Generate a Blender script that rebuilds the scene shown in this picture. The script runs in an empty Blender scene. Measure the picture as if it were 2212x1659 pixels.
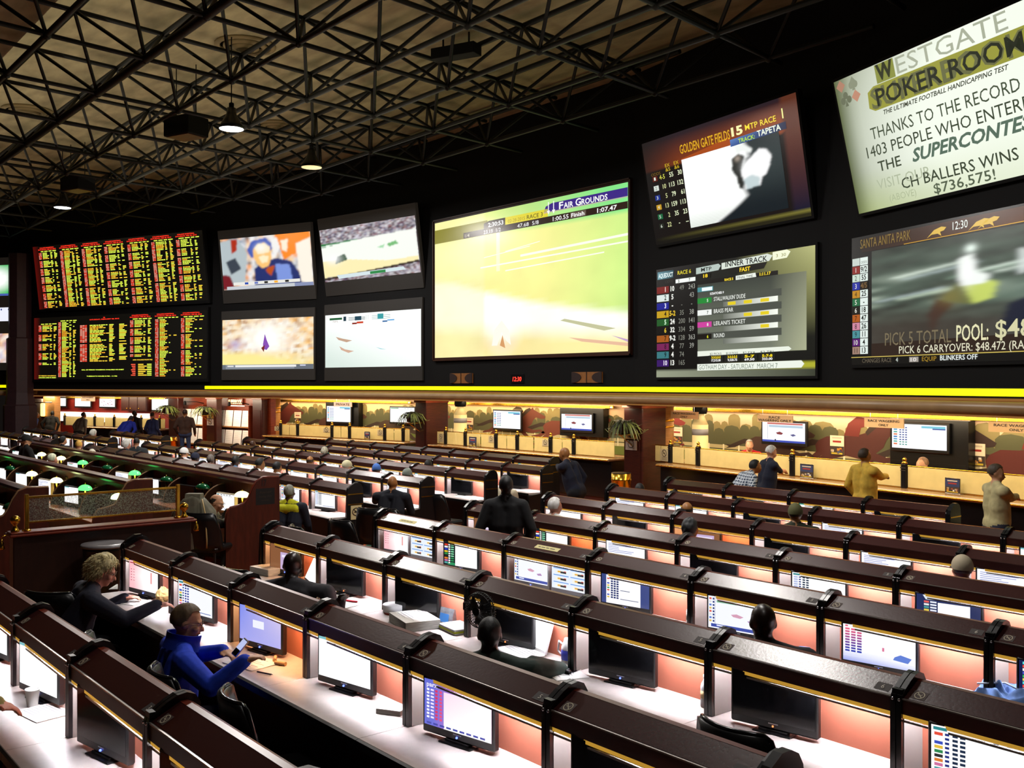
import bpy, math, random
import numpy as np
from mathutils import Vector, Matrix
random.seed(7)
RNG = np.random.RandomState(5)
SC = bpy.context.scene
COL = SC.collection

# ------------------------------------------------------------------ camera, world, exposure
F_PX, CX, CY, EYE = 2150.0, 1106.0, 829.5, 2.84
YAW = math.radians(50.44)
cd = bpy.data.cameras.new('camera')
cam = bpy.data.objects.new('camera', cd)
COL.objects.link(cam)
cam.location = (0, 0, EYE)
cam.rotation_euler = (math.radians(90), 0, YAW)
cd.sensor_fit = 'HORIZONTAL'
cd.sensor_width = 36.0
cd.lens = 36.0 * F_PX / 2212.0
cd.clip_start = 0.05
cd.clip_end = 300
SC.camera = cam
w = bpy.data.worlds.new('dark_hall')
SC.world = w
w.use_nodes = True
w.node_tree.nodes['Background'].inputs[0].default_value = (0.5, 0.4, 0.35, 1)
w.node_tree.nodes['Background'].inputs[1].default_value = 0.012
SC.view_settings.view_transform = 'Standard'
SC.view_settings.look = 'None'
SC.view_settings.exposure = 0.0
SC.view_settings.gamma = 1.0
SC.view_settings.use_curve_mapping = False
cy = SC.cycles
cy.max_bounces = 5
cy.diffuse_bounces = 2
cy.glossy_bounces = 3
cy.transmission_bounces = 4
cy.transparent_max_bounces = 6
cy.caustics_reflective = False
cy.caustics_refractive = False
cy.sample_clamp_indirect = 4.0
cy.use_denoising = True
cy.use_adaptive_sampling = True
cy.adaptive_threshold = 0.03


def area(name, loc, target, sx, sy, watts, color):
    ld = bpy.data.lights.new(name, 'AREA')
    ld.shape = 'RECTANGLE'
    ld.size, ld.size_y = sx, sy
    ld.energy = watts
    ld.color = color
    o = bpy.data.objects.new(name, ld)
    COL.objects.link(o)
    o.location = loc
    d = Vector(target) - Vector(loc)
    o.rotation_euler = d.to_track_quat('-Z', 'Y').to_euler()
    return o


# unseen area lights added below the beige roof deck to brighten it
area('added_roof_fill', (-24, 8, 9.0), (-24, 8.3, 10), 15, 9, 190, (1.0, 0.90, 0.66))
area('added_roof_fill', (-11.5, 8, 9.0), (-11.5, 8.3, 10), 8, 10, 62, (1.0, 0.90, 0.66))
area('added_roof_fill', (-36, 6, 9.0), (-36, 6.3, 10), 8, 7, 44, (1.0, 0.80, 0.55))

# ------------------------------------------------------------------ picture geometry (metres from pixels of the photo)
CR = Vector((math.cos(YAW), math.sin(YAW), 0))
CF = Vector((-math.sin(YAW), math.cos(YAW), 0))
C0 = Vector((0, 0, EYE))


def ray(px, py):
    return CF + CR * ((px - CX) / F_PX) + Vector((0, 0, -(py - CY) / F_PX))


def hit(px, py, P, n):
    d = ray(px, py)
    return C0 + d * ((P - C0).dot(n) / d.dot(n))


def atY(px, py, Y):
    d = ray(px, py)
    return C0 + d * (Y / d.y)


def xY(px, Y):
    return atY(px, CY, Y).x


class Frame:
    """a wall plane: s runs to the right along it, d runs back from it, z up"""
    def __init__(self, x, y, deg):
        self.O = Vector((x, y, 0))
        self.a = math.radians(deg)
        self.e = Vector((math.cos(self.a), math.sin(self.a), 0))
        self.b = Vector((-math.sin(self.a), math.cos(self.a), 0))

    def w(self, s, d=0, z=0):
        return self.O + self.e * s + self.b * d + Vector((0, 0, z))

    def sz(self, px, py, d=0):
        h = hit(px, py, self.O + self.b * d, self.b)
        return (h - self.O).dot(self.e), h.z

    def s(self, px, d=0):
        return self.sz(px, CY, d)[0]


# ------------------------------------------------------------------ materials
def lin(c):
    if isinstance(c, str):
        c = c.lstrip('#')
        c = ''.join(q * 2 for q in c) if len(c) == 3 else c
        c = [int(c[i:i + 2], 16) / 255 for i in (0, 2, 4)]
    return tuple(x / 12.92 if x <= 0.04045 else ((x + 0.055) / 1.055) ** 2.4 for x in c)


MATS = {}


def mat(name, color=(0.5, 0.5, 0.5), rough=0.5, metal=0.0, spec=0.5, emit=None, es=1.0, noise=0.0, scale=8.0,
        stretch=(1, 1, 1), bump=0.0, coat=0.0, mis=True):
    if name in MATS:
        return MATS[name]
    m = bpy.data.materials.new(name)
    MATS[name] = m
    m.use_nodes = True
    nt = m.node_tree
    b = nt.nodes['Principled BSDF']
    c = lin(color)
    b.inputs['Base Color'].default_value = (*c, 1)
    b.inputs['Roughness'].default_value = rough
    b.inputs['Metallic'].default_value = metal
    b.inputs['Specular IOR Level'].default_value = spec
    b.inputs['Coat Weight'].default_value = coat
    if emit is not None:
        b.inputs['Emission Color'].default_value = (*lin(emit), 1)
        b.inputs['Emission Strength'].default_value = es
        m.cycles.emission_sampling = 'AUTO' if mis else 'NONE'
    if noise or bump:
        tc = nt.nodes.new('ShaderNodeTexCoord')
        mp = nt.nodes.new('ShaderNodeMapping')
        mp.inputs['Scale'].default_value = stretch
        nz = nt.nodes.new('ShaderNodeTexNoise')
        nz.inputs['Scale'].default_value = scale
        nz.inputs['Detail'].default_value = 4
        nt.links.new(tc.outputs['Object'], mp.inputs[0])
        nt.links.new(mp.outputs[0], nz.inputs['Vector'])
        if noise:
            rp = nt.nodes.new('ShaderNodeValToRGB')
            rp.color_ramp.elements[0].position = 0.3
            rp.color_ramp.elements[1].position = 0.7
            rp.color_ramp.elements[0].color = (*[x * (1 - noise) for x in c], 1)
            rp.color_ramp.elements[1].color = (*[min(1, x * (1 + noise)) for x in c], 1)
            nt.links.new(nz.outputs['Fac'], rp.inputs[0])
            nt.links.new(rp.outputs[0], b.inputs['Base Color'])
        if bump:
            bp = nt.nodes.new('ShaderNodeBump')
            bp.inputs['Strength'].default_value = bump
            bp.inputs['Distance'].default_value = 0.01
            nt.links.new(nz.outputs['Fac'], bp.inputs['Height'])
            nt.links.new(bp.outputs[0], b.inputs['Normal'])
    return m


def attr_mat(name, emissive, strength=1.0, rough=0.7, mis=True):
    """colour of each face corner comes from the mesh (pictures on screens, painted murals, printed sheets)"""
    if name in MATS:
        return MATS[name]
    m = bpy.data.materials.new(name)
    MATS[name] = m
    m.use_nodes = True
    nt = m.node_tree
    b = nt.nodes['Principled BSDF']
    at = nt.nodes.new('ShaderNodeVertexColor')
    at.layer_name = 'ink'
    if emissive:
        b.inputs['Base Color'].default_value = (0.01, 0.01, 0.01, 1)
        b.inputs['Roughness'].default_value = 0.25
        nt.links.new(at.outputs['Color'], b.inputs['Emission Color'])
        b.inputs['Emission Strength'].default_value = strength
        m.cycles.emission_sampling = 'AUTO' if mis else 'NONE'
    else:
        nt.links.new(at.outputs['Color'], b.inputs['Base Color'])
        b.inputs['Roughness'].default_value = rough
    return m


# ------------------------------------------------------------------ mesh builder
class MB:
    def __init__(self):
        self.v, self.f, self.mi, self.sm = [], [], [], []
        self.cols = None

    def add(self, vs, fs, m=0, smooth=False):
        o = len(self.v)
        self.v.extend(tuple(map(float, p)) for p in vs)
        for f in fs:
            self.f.append(tuple(i + o for i in f))
            self.mi.append(m)
            self.sm.append(smooth)
        return self

    def box(self, x0, x1, y0, y1, z0, z1, m=0):
        return self.add([(x0, y0, z0), (x1, y0, z0), (x1, y1, z0), (x0, y1, z0), (x0, y0, z1), (x1, y0, z1), (x1, y1, z1), (x0, y1, z1)],
                        [(3, 2, 1, 0), (4, 5, 6, 7), (0, 1, 5, 4), (1, 2, 6, 5), (2, 3, 7, 6), (3, 0, 4, 7)], m)

    def rbox(self, x0, x1, y0, y1, z0, z1, r=0.01, m=0):
        """box with chamfered edges"""
        r = min(r, (x1 - x0) / 2.01, (y1 - y0) / 2.01, (z1 - z0) / 2.01)
        vs, idx = [], {}
        for i, (x, sx) in enumerate(((x0, 1), (x1, -1))):
            for j, (y, sy) in enumerate(((y0, 1), (y1, -1))):
                for k, (z, sz) in enumerate(((z0, 1), (z1, -1))):
                    idx[i, j, k, 0] = len(vs); vs.append((x, y + sy * r, z + sz * r))
                    idx[i, j, k, 1] = len(vs); vs.append((x + sx * r, y, z + sz * r))
                    idx[i, j, k, 2] = len(vs); vs.append((x + sx * r, y + sy * r, z))
        F = []
        g = idx
        for i in (0, 1):
            q = [g[i, 0, 0, 0], g[i, 1, 0, 0], g[i, 1, 1, 0], g[i, 0, 1, 0]]
            F.append(q if i else q[::-1])
            q = [g[0, i, 0, 1], g[1, i, 0, 1], g[1, i, 1, 1], g[0, i, 1, 1]]
            F.append(q[::-1] if i else q)
            q = [g[0, 0, i, 2], g[1, 0, i, 2], g[1, 1, i, 2], g[0, 1, i, 2]]
            F.append(q if i else q[::-1])
        for a in (0, 1):
            for c in (0, 1):
                F.append([g[0, a, c, 1], g[1, a, c, 1], g[1, a, c, 2], g[0, a, c, 2]])
                F.append([g[a, 0, c, 0], g[a, 1, c, 0], g[a, 1, c, 2], g[a, 0, c, 2]])
                F.append([g[a, c, 0, 0], g[a, c, 1, 0], g[a, c, 1, 1], g[a, c, 0, 1]])
        for i in (0, 1):
            for j in (0, 1):
                for k in (0, 1):
                    F.append([g[i, j, k, 0], g[i, j, k, 1], g[i, j, k, 2]])
        return self.add(vs, F, m)

    def prism(self, prof, x0, x1, m=0, smooth=False, axis='x', caps=True):
        """closed (a, b) profile pulled along an axis: x -> (x, a, b), y -> (a, y, b), z -> (a, b, z)"""
        def P(t, a, b):
            return (t, a, b) if axis == 'x' else ((a, t, b) if axis == 'y' else (a, b, t))
        n = len(prof)
        vs = [P(x0, a, b) for a, b in prof] + [P(x1, a, b) for a, b in prof]
        fs = [(i, (i + 1) % n, n + (i + 1) % n, n + i) for i in range(n)]
        self.add(vs, fs, m, smooth)
        if caps:
            self.add(vs, [tuple(range(n))[::-1], tuple(range(n, 2 * n))], m)
        return self

    def tube(self, p0, p1, r0, r1=None, n=8, m=0, caps=True):
        p0, p1 = Vector(p0), Vector(p1)
        r1 = r0 if r1 is None else r1
        d = (p1 - p0).normalized()
        a = d.orthogonal().normalized()
        b = d.cross(a)
        vs = []
        for p, r in ((p0, r0), (p1, r1)):
            for i in range(n):
                t = 2 * math.pi * i / n
                vs.append(p + (a * math.cos(t) + b * math.sin(t)) * r)
        fs = [(i, (i + 1) % n, n + (i + 1) % n, n + i) for i in range(n)]
        self.add(vs, fs, m, True)
        if caps:
            self.add(vs, [tuple(range(n))[::-1], tuple(range(n, 2 * n))], m)
        return self

    def path(self, pts, r, n=6, m=0):
        pts = [Vector(p) for p in pts]
        rs = r if isinstance(r, (list, tuple)) else [r] * len(pts)
        vs, prev = [], None
        for i, p in enumerate(pts):
            d = (pts[min(i + 1, len(pts) - 1)] - pts[max(i - 1, 0)]).normalized()
            a = d.orthogonal().normalized() if prev is None else (prev - d * prev.dot(d)).normalized()
            prev = a
            b = d.cross(a)
            for k in range(n):
                t = 2 * math.pi * k / n
                vs.append(p + (a * math.cos(t) + b * math.sin(t)) * rs[i])
        fs = []
        for i in range(len(pts) - 1):
            for k in range(n):
                fs.append((i * n + k, i * n + (k + 1) % n, (i + 1) * n + (k + 1) % n, (i + 1) * n + k))
        fs.append(tuple(range(n))[::-1])
        fs.append(tuple(range((len(pts) - 1) * n, len(pts) * n)))
        return self.add(vs, fs, m, True)

    def lathe(self, prof, cx=0, cy_=0, z0=0, n=16, m=0, smooth=True):
        vs, fs = [], []
        for r, z in prof:
            for i in range(n):
                t = 2 * math.pi * i / n
                vs.append((cx + r * math.cos(t), cy_ + r * math.sin(t), z0 + z))
        for j in range(len(prof) - 1):
            for i in range(n):
                fs.append((j * n + i, j * n + (i + 1) % n, (j + 1) * n + (i + 1) % n, (j + 1) * n + i))
        fs.append(tuple(range(n))[::-1])
        fs.append(tuple(range((len(prof) - 1) * n, len(prof) * n)))
        return self.add(vs, fs, m, smooth)

    def ball(self, c, rx, ry=None, rz=None, n=12, k=8, m=0, M=None):
        ry = rx if ry is None else ry
        rz = rx if rz is None else rz
        c = Vector(c)
        vs, fs = [], []
        for j in range(k + 1):
            ph = math.pi * j / k
            for i in range(n):
                t = 2 * math.pi * i / n
                q = Vector((rx * math.sin(ph) * math.cos(t), ry * math.sin(ph) * math.sin(t), rz * math.cos(ph)))
                vs.append(c + (M @ q if M is not None else q))
        for j in range(k):
            for i in range(n):
                fs.append((j * n + i, (j + 1) * n + i, (j + 1) * n + (i + 1) % n, j * n + (i + 1) % n))
        return self.add(vs, fs, m, True)

    def mesh(self, name, mats):
        me = bpy.data.meshes.new(name)
        me.from_pydata(self.v, [], self.f)
        for x in (mats if isinstance(mats, (list, tuple)) else [mats]):
            me.materials.append(x)
        me.polygons.foreach_set('material_index', self.mi)
        me.polygons.foreach_set('use_smooth', self.sm)
        if self.cols is not None:
            ca = me.color_attributes.new('ink', 'FLOAT_COLOR', 'CORNER')
            ca.data.foreach_set('color', np.array(self.cols, dtype=np.float32).ravel())
        me.update()
        return me

    def build(self, name, mats, parent=None, loc=(0, 0, 0), rz=0.0):
        return link(name, self.mesh(name, mats), parent, loc, rz)


def link(name, me, parent=None, loc=(0, 0, 0), rz=0.0):
    o = bpy.data.objects.new(name, me)
    COL.objects.link(o)
    o.location = loc
    o.rotation_euler = (0, 0, rz)
    if parent is not None:
        o.parent = parent
    return o


def tag(o, label, cat, group=None, kind=None):
    o['label'] = label
    if cat:
        o['category'] = cat
    if group:
        o['group'] = group
    if kind:
        o['kind'] = kind
    return o


def thing(name, label, cat, loc=(0, 0, 0), rz=0.0, group=None):
    return tag(link(name, None, None, loc, rz), label, cat, group)


def struct(o, label=None):
    o['kind'] = 'structure'
    if label:
        o['label'] = label
    return o


def copy_tree(root, loc, rz, label, group=None):
    r = root.copy()
    COL.objects.link(r)
    r.location = loc
    r.rotation_euler = (0, 0, rz)
    r['label'] = label
    if group:
        r['group'] = group
    for ch in list(root.children):
        c = ch.copy()
        COL.objects.link(c)
        c.parent = r
        for g in ch.children:
            d = g.copy()
            COL.objects.link(d)
            d.parent = c
    return r


ORD = ['first', 'second', 'third', 'fourth', 'fifth', 'sixth', 'seventh', 'eighth', 'ninth', 'tenth', 'eleventh', 'twelfth', 'thirteenth', 'fourteenth']

# ------------------------------------------------------------------ lettering
TMP = bpy.data.scenes.new('lettering_bench')
_TX = {}


def text2d(s, bold=0.0, shear=0.0):
    """outline of a line of text: (verts 2d with x from 0, faces, width, height of capitals 0.7)"""
    key = (s, bold, shear)
    if key in _TX:
        return _TX[key]
    cu = bpy.data.curves.new('t', 'FONT')
    cu.body = s
    cu.size = 1.0
    cu.offset = bold
    cu.shear = shear
    cu.resolution_u = 2
    o = bpy.data.objects.new('t', cu)
    TMP.collection.objects.link(o)
    TMP.view_layers[0].update()
    dg = TMP.view_layers[0].depsgraph
    me = o.evaluated_get(dg).to_mesh()
    vs = [(v.co.x, v.co.y) for v in me.vertices]
    fs = [tuple(p.vertices) for p in me.polygons]
    o.evaluated_get(dg).to_mesh_clear()
    bpy.data.objects.remove(o)
    bpy.data.curves.remove(cu)
    if vs:
        x0 = min(v[0] for v in vs)
        vs = [(x - x0, y) for x, y in vs]
        wd = max(v[0] for v in vs)
    else:
        wd = 0.3 * len(s)
    _TX[key] = (vs, fs, wd, 0.73)
    return _TX[key]


class Canvas:
    """a flat picture: u to the right 0..1, v down 0..1, W x H metres; layers lie a hair in front of each other"""
    def __init__(self, W, H, step=0.002):
        self.W, self.H, self.step = W, H, step
        self.mb = MB()
        self.mb.cols = []
        self.n = 0

    def poly(self, pts, col, layer=None, k=1.0):
        """col: one colour or one per corner"""
        self.n += 1
        if layer is None:
            layer = 1
        multi = isinstance(col, list)
        cs = [lin(c) for c in col] if multi else [lin(col)] * len(pts)
        y = -self.step * layer
        self.mb.add([(u * self.W, y, (1 - v) * self.H) for u, v in pts], [tuple(range(len(pts)))[::-1]])
        for c in cs[::-1]:
            self.mb.cols.append((c[0] * k, c[1] * k, c[2] * k, 1))

    def rect(self, u0, v0, u1, v1, col, layer=1, k=1.0):
        self.poly([(u0, v0), (u1, v0), (u1, v1), (u0, v1)], col, layer, k)

    def disc(self, u, v, r, col, layer=1, n=14, k=1.0, ry=None):
        a = self.W / self.H
        ry = r * a if ry is None else ry
        self.poly([(u + r * math.cos(2 * math.pi * i / n), v + ry * math.sin(2 * math.pi * i / n)) for i in range(n)], col, layer, k)

    def text(self, u, v, s, h, col, layer=4, w=None, bold=0.0, shear=0.0, align='l', k=1.0):
        """(u, v) is the baseline start; h capital height as a fraction of H; w fits the line to that width"""
        vs, fs, wd, ch = text2d(s, bold, shear)
        sy = h * self.H / ch
        sx = sy if w is None else w * self.W / max(wd, 1e-3)
        off = {'l': 0, 'c': -0.5, 'r': -1}[align] * wd * sx
        y = -self.step * layer
        self.mb.add([(u * self.W + off + x * sx, y, (1 - v) * self.H + z * sy) for x, z in vs], fs)
        c = lin(col)
        for f in fs:
            for _ in f:
                self.mb.cols.append((c[0] * k, c[1] * k, c[2] * k, 1))

    def grid(self, nu, nv, fn, layer=0, u0=0, v0=0, u1=1, v1=1):
        """picture area coloured by fn(u, v) -> linear rgb, blended between grid points"""
        y = -self.step * layer
        C = [[fn(i / nu, j / nv) for i in range(nu + 1)] for j in range(nv + 1)]
        vs = [((u0 + (u1 - u0) * i / nu) * self.W, y, (1 - (v0 + (v1 - v0) * j / nv)) * self.H) for j in range(nv + 1) for i in range(nu + 1)]
        fs = []
        for j in range(nv):
            for i in range(nu):
                a = j * (nu + 1) + i
                fs.append((a + nu + 1, a + nu + 2, a + 1, a))
                for q in (C[j + 1][i], C[j + 1][i + 1], C[j][i + 1], C[j][i]):
                    self.mb.cols.append((*q, 1))
        self.mb.add(vs, fs)

    def build(self, name, m, parent=None, loc=(0, 0, 0), rz=0.0):
        return self.mb.build(name, m, parent, loc, rz)


class Raster:
    """a soft picture painted from polygons on a pixel grid, then laid on a canvas"""
    def __init__(self, nu, nv, bg='#000000', fn=None):
        self.a = np.zeros((nv + 1, nu + 1, 3))
        self.nu, self.nv = nu, nv
        self.U, self.V = np.meshgrid(np.linspace(0, 1, nu + 1), np.linspace(0, 1, nv + 1))
        if fn:
            for j in range(nv + 1):
                for i in range(nu + 1):
                    self.a[j, i] = fn(i / nu, j / nv)
        else:
            self.a[:] = lin(bg)

    def poly(self, pts, col, k=1.0):
        c = np.array(lin(col)) * k
        m = np.zeros(self.U.shape, dtype=bool)
        n = len(pts)
        for i in range(n):
            (x0, y0), (x1, y1) = pts[i], pts[(i + 1) % n]
            if y0 == y1:
                continue
            m ^= ((self.V >= min(y0, y1)) & (self.V < max(y0, y1)) & (self.U < x0 + (self.V - y0) * (x1 - x0) / (y1 - y0)))
        self.a[m] = c
        return self

    def blob(self, u, v, ru, rv, col, amt=1.0, k=1.0):
        w_ = np.clip(amt * np.exp(-(((self.U - u) / ru) ** 2 + ((self.V - v) / rv) ** 2)), 0, 1)[..., None]
        self.a = self.a * (1 - w_) + np.array(lin(col)) * k * w_
        return self

    def blur(self, n=1, across=0):
        for _ in range(n):
            p = np.pad(self.a, ((1, 1), (1, 1), (0, 0)), mode='edge')
            self.a = (p[1:-1, 1:-1] * 2 + p[:-2, 1:-1] + p[2:, 1:-1] + p[1:-1, :-2] + p[1:-1, 2:]) / 6
        for _ in range(across):
            p = np.pad(self.a, ((0, 0), (1, 1), (0, 0)), mode='edge')
            self.a = (p[:, 1:-1] + p[:, :-2] + p[:, 2:]) / 3
        return self

    def lay(self, cv, layer=0, u0=0, v0=0, u1=1, v1=1):
        cv.grid(self.nu, self.nv, lambda u, v: tuple(self.a[int(round(v * self.nv)), int(round(u * self.nu))]), layer, u0, v0, u1, v1)


def noise2(n, m, seed, blur=1):
    """smooth random field 0..1 with n x m cells"""
    r = np.random.RandomState(seed).rand(m + 1, n + 1)
    def f(u, v):
        x, y = u * (n - 1e-6), v * (m - 1e-6)
        i, j = int(x), int(y)
        a, b = x - i, y - j
        return (r[j, i] * (1 - a) + r[j, i + 1] * a) * (1 - b) + (r[j + 1, i] * (1 - a) + r[j + 1, i + 1] * a) * b
    return f


def mix(a, b, t):
    t = max(0.0, min(1.0, t))
    return tuple(x * (1 - t) + y * t for x, y in zip(a, b))

# ------------------------------------------------------------------ the shell of the hall
black = mat('black_paint', '#0b0b0c', 0.75, spec=0.2)
blackgloss = mat('black_lacquer', '#0a0a0c', 0.3)
darkwood = mat('dark_mahogany', '#3a140d', 0.35, noise=0.35, scale=6, stretch=(1, 1, 8))
redwood = mat('red_mahogany', '#7a3018', 0.35, noise=0.3, scale=5, stretch=(1, 1, 9))
tanwood = mat('tan_wood', '#b07a45', 0.4, noise=0.2, scale=4, stretch=(1, 1, 10))
brass = mat('brass', '#d9a93a', 0.22, metal=1.0, noise=0.1, scale=20)
chrome = mat('chrome', '#c8c8cc', 0.2, metal=1.0)

FY = [(-4, .15), (1.6, .14), (3.2, .115), (4.8, .075), (6.37, .06), (7.95, .015), (9.5, 0), (28, 0)]


def zf(Y):
    for (a, za), (b, zb) in zip(FY, FY[1:]):
        if Y <= b:
            return za + (zb - za) * max(0, (Y - a)) / (b - a)
    return 0.0


carpet = mat('carpet', '#402018', 0.95)
nt = carpet.node_tree
b = nt.nodes['Principled BSDF']
tc = nt.nodes.new('ShaderNodeTexCoord')
vo = nt.nodes.new('ShaderNodeTexVoronoi')
vo.inputs['Scale'].default_value = 4.0
rp = nt.nodes.new('ShaderNodeValToRGB')
rp.color_ramp.interpolation = 'CONSTANT'
E = rp.color_ramp.elements
E[0].color = (*lin('#c2571a'), 1)
E[1].position = 0.25
E[1].color = (*lin('#8a1c12'), 1)
for p, c in ((.45, '#b8802c'), (.6, '#1d2f4a'), (.75, '#3d1410'), (.9, '#2f5a48')):
    q = E.new(p)
    q.color = (*lin(c), 1)
sep = nt.nodes.new('ShaderNodeSeparateColor')
nt.links.new(tc.outputs['Object'], vo.inputs['Vector'])
nt.links.new(vo.outputs['Color'], sep.inputs[0])
nt.links.new(sep.outputs[0], rp.inputs[0])
nt.links.new(rp.outputs[0], b.inputs['Base Color'])

m = MB()
for (a, za), (c, zb) in zip(FY, FY[1:]):
    m.add([(-62, a, za), (10, a, za), (10, c, zb), (-62, c, zb)], [(0, 1, 2, 3)])
m.add([(-62, -4, -.2), (10, -4, -.2), (10, 28, -.2), (-62, 28, -.2)], [(3, 2, 1, 0)])
struct(m.build('floor', carpet))

CEIL = 9.85
roof = mat('roof_deck', '#9c9070', 0.9, noise=0.28, scale=1.3, stretch=(1, 2.5, 1))
m = MB().box(-62, 10, -4, 28, CEIL, CEIL + .2)
struct(m.build('ceiling', roof))

UP = [(-52.0, 4.2), (-42.27, 10.24), (-28.91, 15.64), (-23.78, 16.5), (-15.6, 16.5), (-10.04, 15.59), (-1.2, 12.5)]
UPN = ['far_left', 'left', 'centre_left', 'back', 'centre_right', 'right']
FAC = []
for (p, q), nm in zip(zip(UP, UP[1:]), UPN):
    d = Vector((q[0] - p[0], q[1] - p[1], 0))
    fr = Frame(p[0], p[1], math.degrees(math.atan2(d.y, d.x)))
    fr.len = d.length
    FAC.append(fr)
    m = MB().box(-0.02, d.length + 0.02, 0, 0.3, 2.62, CEIL)
    struct(m.build('wall_' + nm, black, None, fr.w(0), fr.a))
FL, F0, F1, F2, F3, F4 = FAC


def offset_line(pts, d):
    """polyline moved d metres into the hall (towards the viewer's side)"""
    out = []
    for i, p in enumerate(pts):
        ns = []
        for a, c in ((i - 1, i), (i, i + 1)):
            if 0 <= a and c < len(pts):
                t = Vector((pts[c][0] - pts[a][0], pts[c][1] - pts[a][1])).normalized()
                ns.append(Vector((t.y, -t.x)))
        n = sum(ns, Vector((0, 0))).normalized()
        k = d / max(0.3, n.dot(ns[0]))
        out.append((p[0] + n.x * k, p[1] + n.y * k))
    return out


def ribbon(name, pts, d0, d1, z0, z1, m, parent=None):
    A, B = offset_line(pts, d0), offset_line(pts, d1)
    mb = MB()
    n = len(pts)
    vs = [(x, y, z) for z in (z0, z1) for L in (A, B) for x, y in L]
    fs = []
    for i in range(n - 1):
        a0, b0, a1, b1 = i, n + i, 2 * n + i, 3 * n + i
        fs += [(b0, b0 + 1, b1 + 1, b1), (a0 + 1, a0, a1, a1 + 1), (a1, b1, b1 + 1, a1 + 1), (a0, a0 + 1, b0 + 1, b0)]
    fs += [(0, n, 3 * n, 2 * n), (n - 1, 3 * n - 1, 4 * n - 1, 2 * n - 1)]
    mb.add(vs, [f[::-1] for f in fs])
    return mb.build(name, m, parent)


# low ceiling over the betting windows, and the round bulkhead moulding along its front
soffit_m = mat('soffit_gold', '#b98a4c', 0.28, metal=0.6, noise=0.3, scale=3)
ribbon('ceiling_bays', UP, -0.02, -5.5, 2.44, 2.60, soffit_m)
bpy.data.objects['ceiling_bays']['kind'] = 'structure'
tube_m = mat('moulding_tan', '#a5835a', 0.35, noise=0.12, scale=3)
P = offset_line(UP, 0.10)
s445 = F0.s(90)
mb = MB()
mb.path([(x, y, 2.49) for x, y in [tuple(F0.w(s445, -.10)[:2])] + P[2:]], 0.10, 14)
struct(mb.build('trim_1', tube_m), 'round tan moulding along the front of the low ceiling')
mb = MB().path([(P[0][0], P[0][1], 2.49), tuple(FL.w(FL.len - .75, -.1)[:2]) + (2.49,)], 0.10, 14)
struct(mb.build('trim_2', tube_m))
gold_edge = mat('gold_edge', '#c98f35', 0.15, metal=1.0, emit='#ffb060', es=0.25, noise=0.5, scale=2, mis=False)  # weak emission stands in for bright reflections along the gold strip
ribbon('trim_3', UP[1:], 0.05, -0.05, 2.595, 2.635, gold_edge)['kind'] = 'structure'
ribbon('trim_4', UP[1:], 0.07, -0.1, 2.36, 2.39, gold_edge)['kind'] = 'structure'

# yellow band of light under the big screens
yel = mat('yellow_led', '#d8d800', 0.5, emit='#f2f000', es=1.0)
t = thing('light_band', 'long glowing yellow light band running under the big screens', 'light', F0.w(F0.s(445), 0, 2.7))
inv = Matrix.Translation(-t.location)
line = [tuple(F0.w(F0.s(445))[:2])] + UP[2:]
o = ribbon('lit_face', line, 0.06, 0.045, 2.665, 2.775, yel, t)
o.matrix_parent_inverse = inv
o = ribbon('housing', line, 0.045, 0.0, 2.64, 2.80, blackgloss, t)
o.matrix_parent_inverse = inv
t = thing('light_band', 'short yellow light band beyond the dark column at the far end', 'light', FL.w(0, 0, 2.7), FL.a)
MB().box(0, FL.len - .7, -.06, -.045, 2.665 - 2.7 + .03, .105).build('lit_face', yel, t)
MB().box(0, FL.len - .7, -.045, 0, -.05, .13).build('housing', blackgloss, t)

# dark octagonal column
colm = mat('plum_column', '#3b2329', 0.6, noise=0.15)
m = MB().lathe([(0.62, 0), (0.62, 2.0), (.55, 2.05), (0.5, 2.5), (0.5, 4.6), (.42, 4.65), (.42, 7.9)], n=8, smooth=False)
struct(m.build('column', colm, None, F0.w(0.02, -.35), 0.3), 'dark octagonal column left of the red number boards')

# wall behind the betting windows and the ends of the low storey
cream = mat('cream_plaster', '#c9a878', 0.7, noise=0.06)
BAY0, BAYR, BAY1, BAY2, BAY3 = Frame(-46.3, 11.83, 18.7), Frame(-38.5, 14.55, 8.7), Frame(-32.3, 15.44, 11.3), Frame(-24.2, 16.83, 0), Frame(-15.66, 16.83, -9.4)
BAY0.len, BAYR.len, BAY1.len, BAY2.len, BAY3.len = 8.05, 5.97, 7.34, 8.2, 12.5
redwall = mat('red_lacquer_wall', '#7c1d16', 0.45, noise=0.15)
struct(MB().box(-6, BAY0.len + .2, 2.3, 2.5, 0, 2.44).build('wall_teller_far', redwall, None, BAY0.w(0), BAY0.a))
struct(MB().box(-.1, BAYR.len, .45, .65, 0, 2.44).build('wall_racks', redwood, None, BAYR.w(0), BAYR.a))
struct(MB().box(-3.0, 5.45, 2.32, 2.5, 0, 2.44).build('wall_mural_one', cream, None, BAY1.w(0), BAY1.a))
struct(MB().box(-3.4, 5.95, 2.32, 2.5, 0, 2.44).build('wall_mural_two', cream, None, BAY2.w(0), 0))
struct(MB().box(-3.1, 10, 2.32, 2.5, 0, 2.44).build('wall_mural_three', cream, None, BAY3.w(0), BAY3.a))

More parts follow.
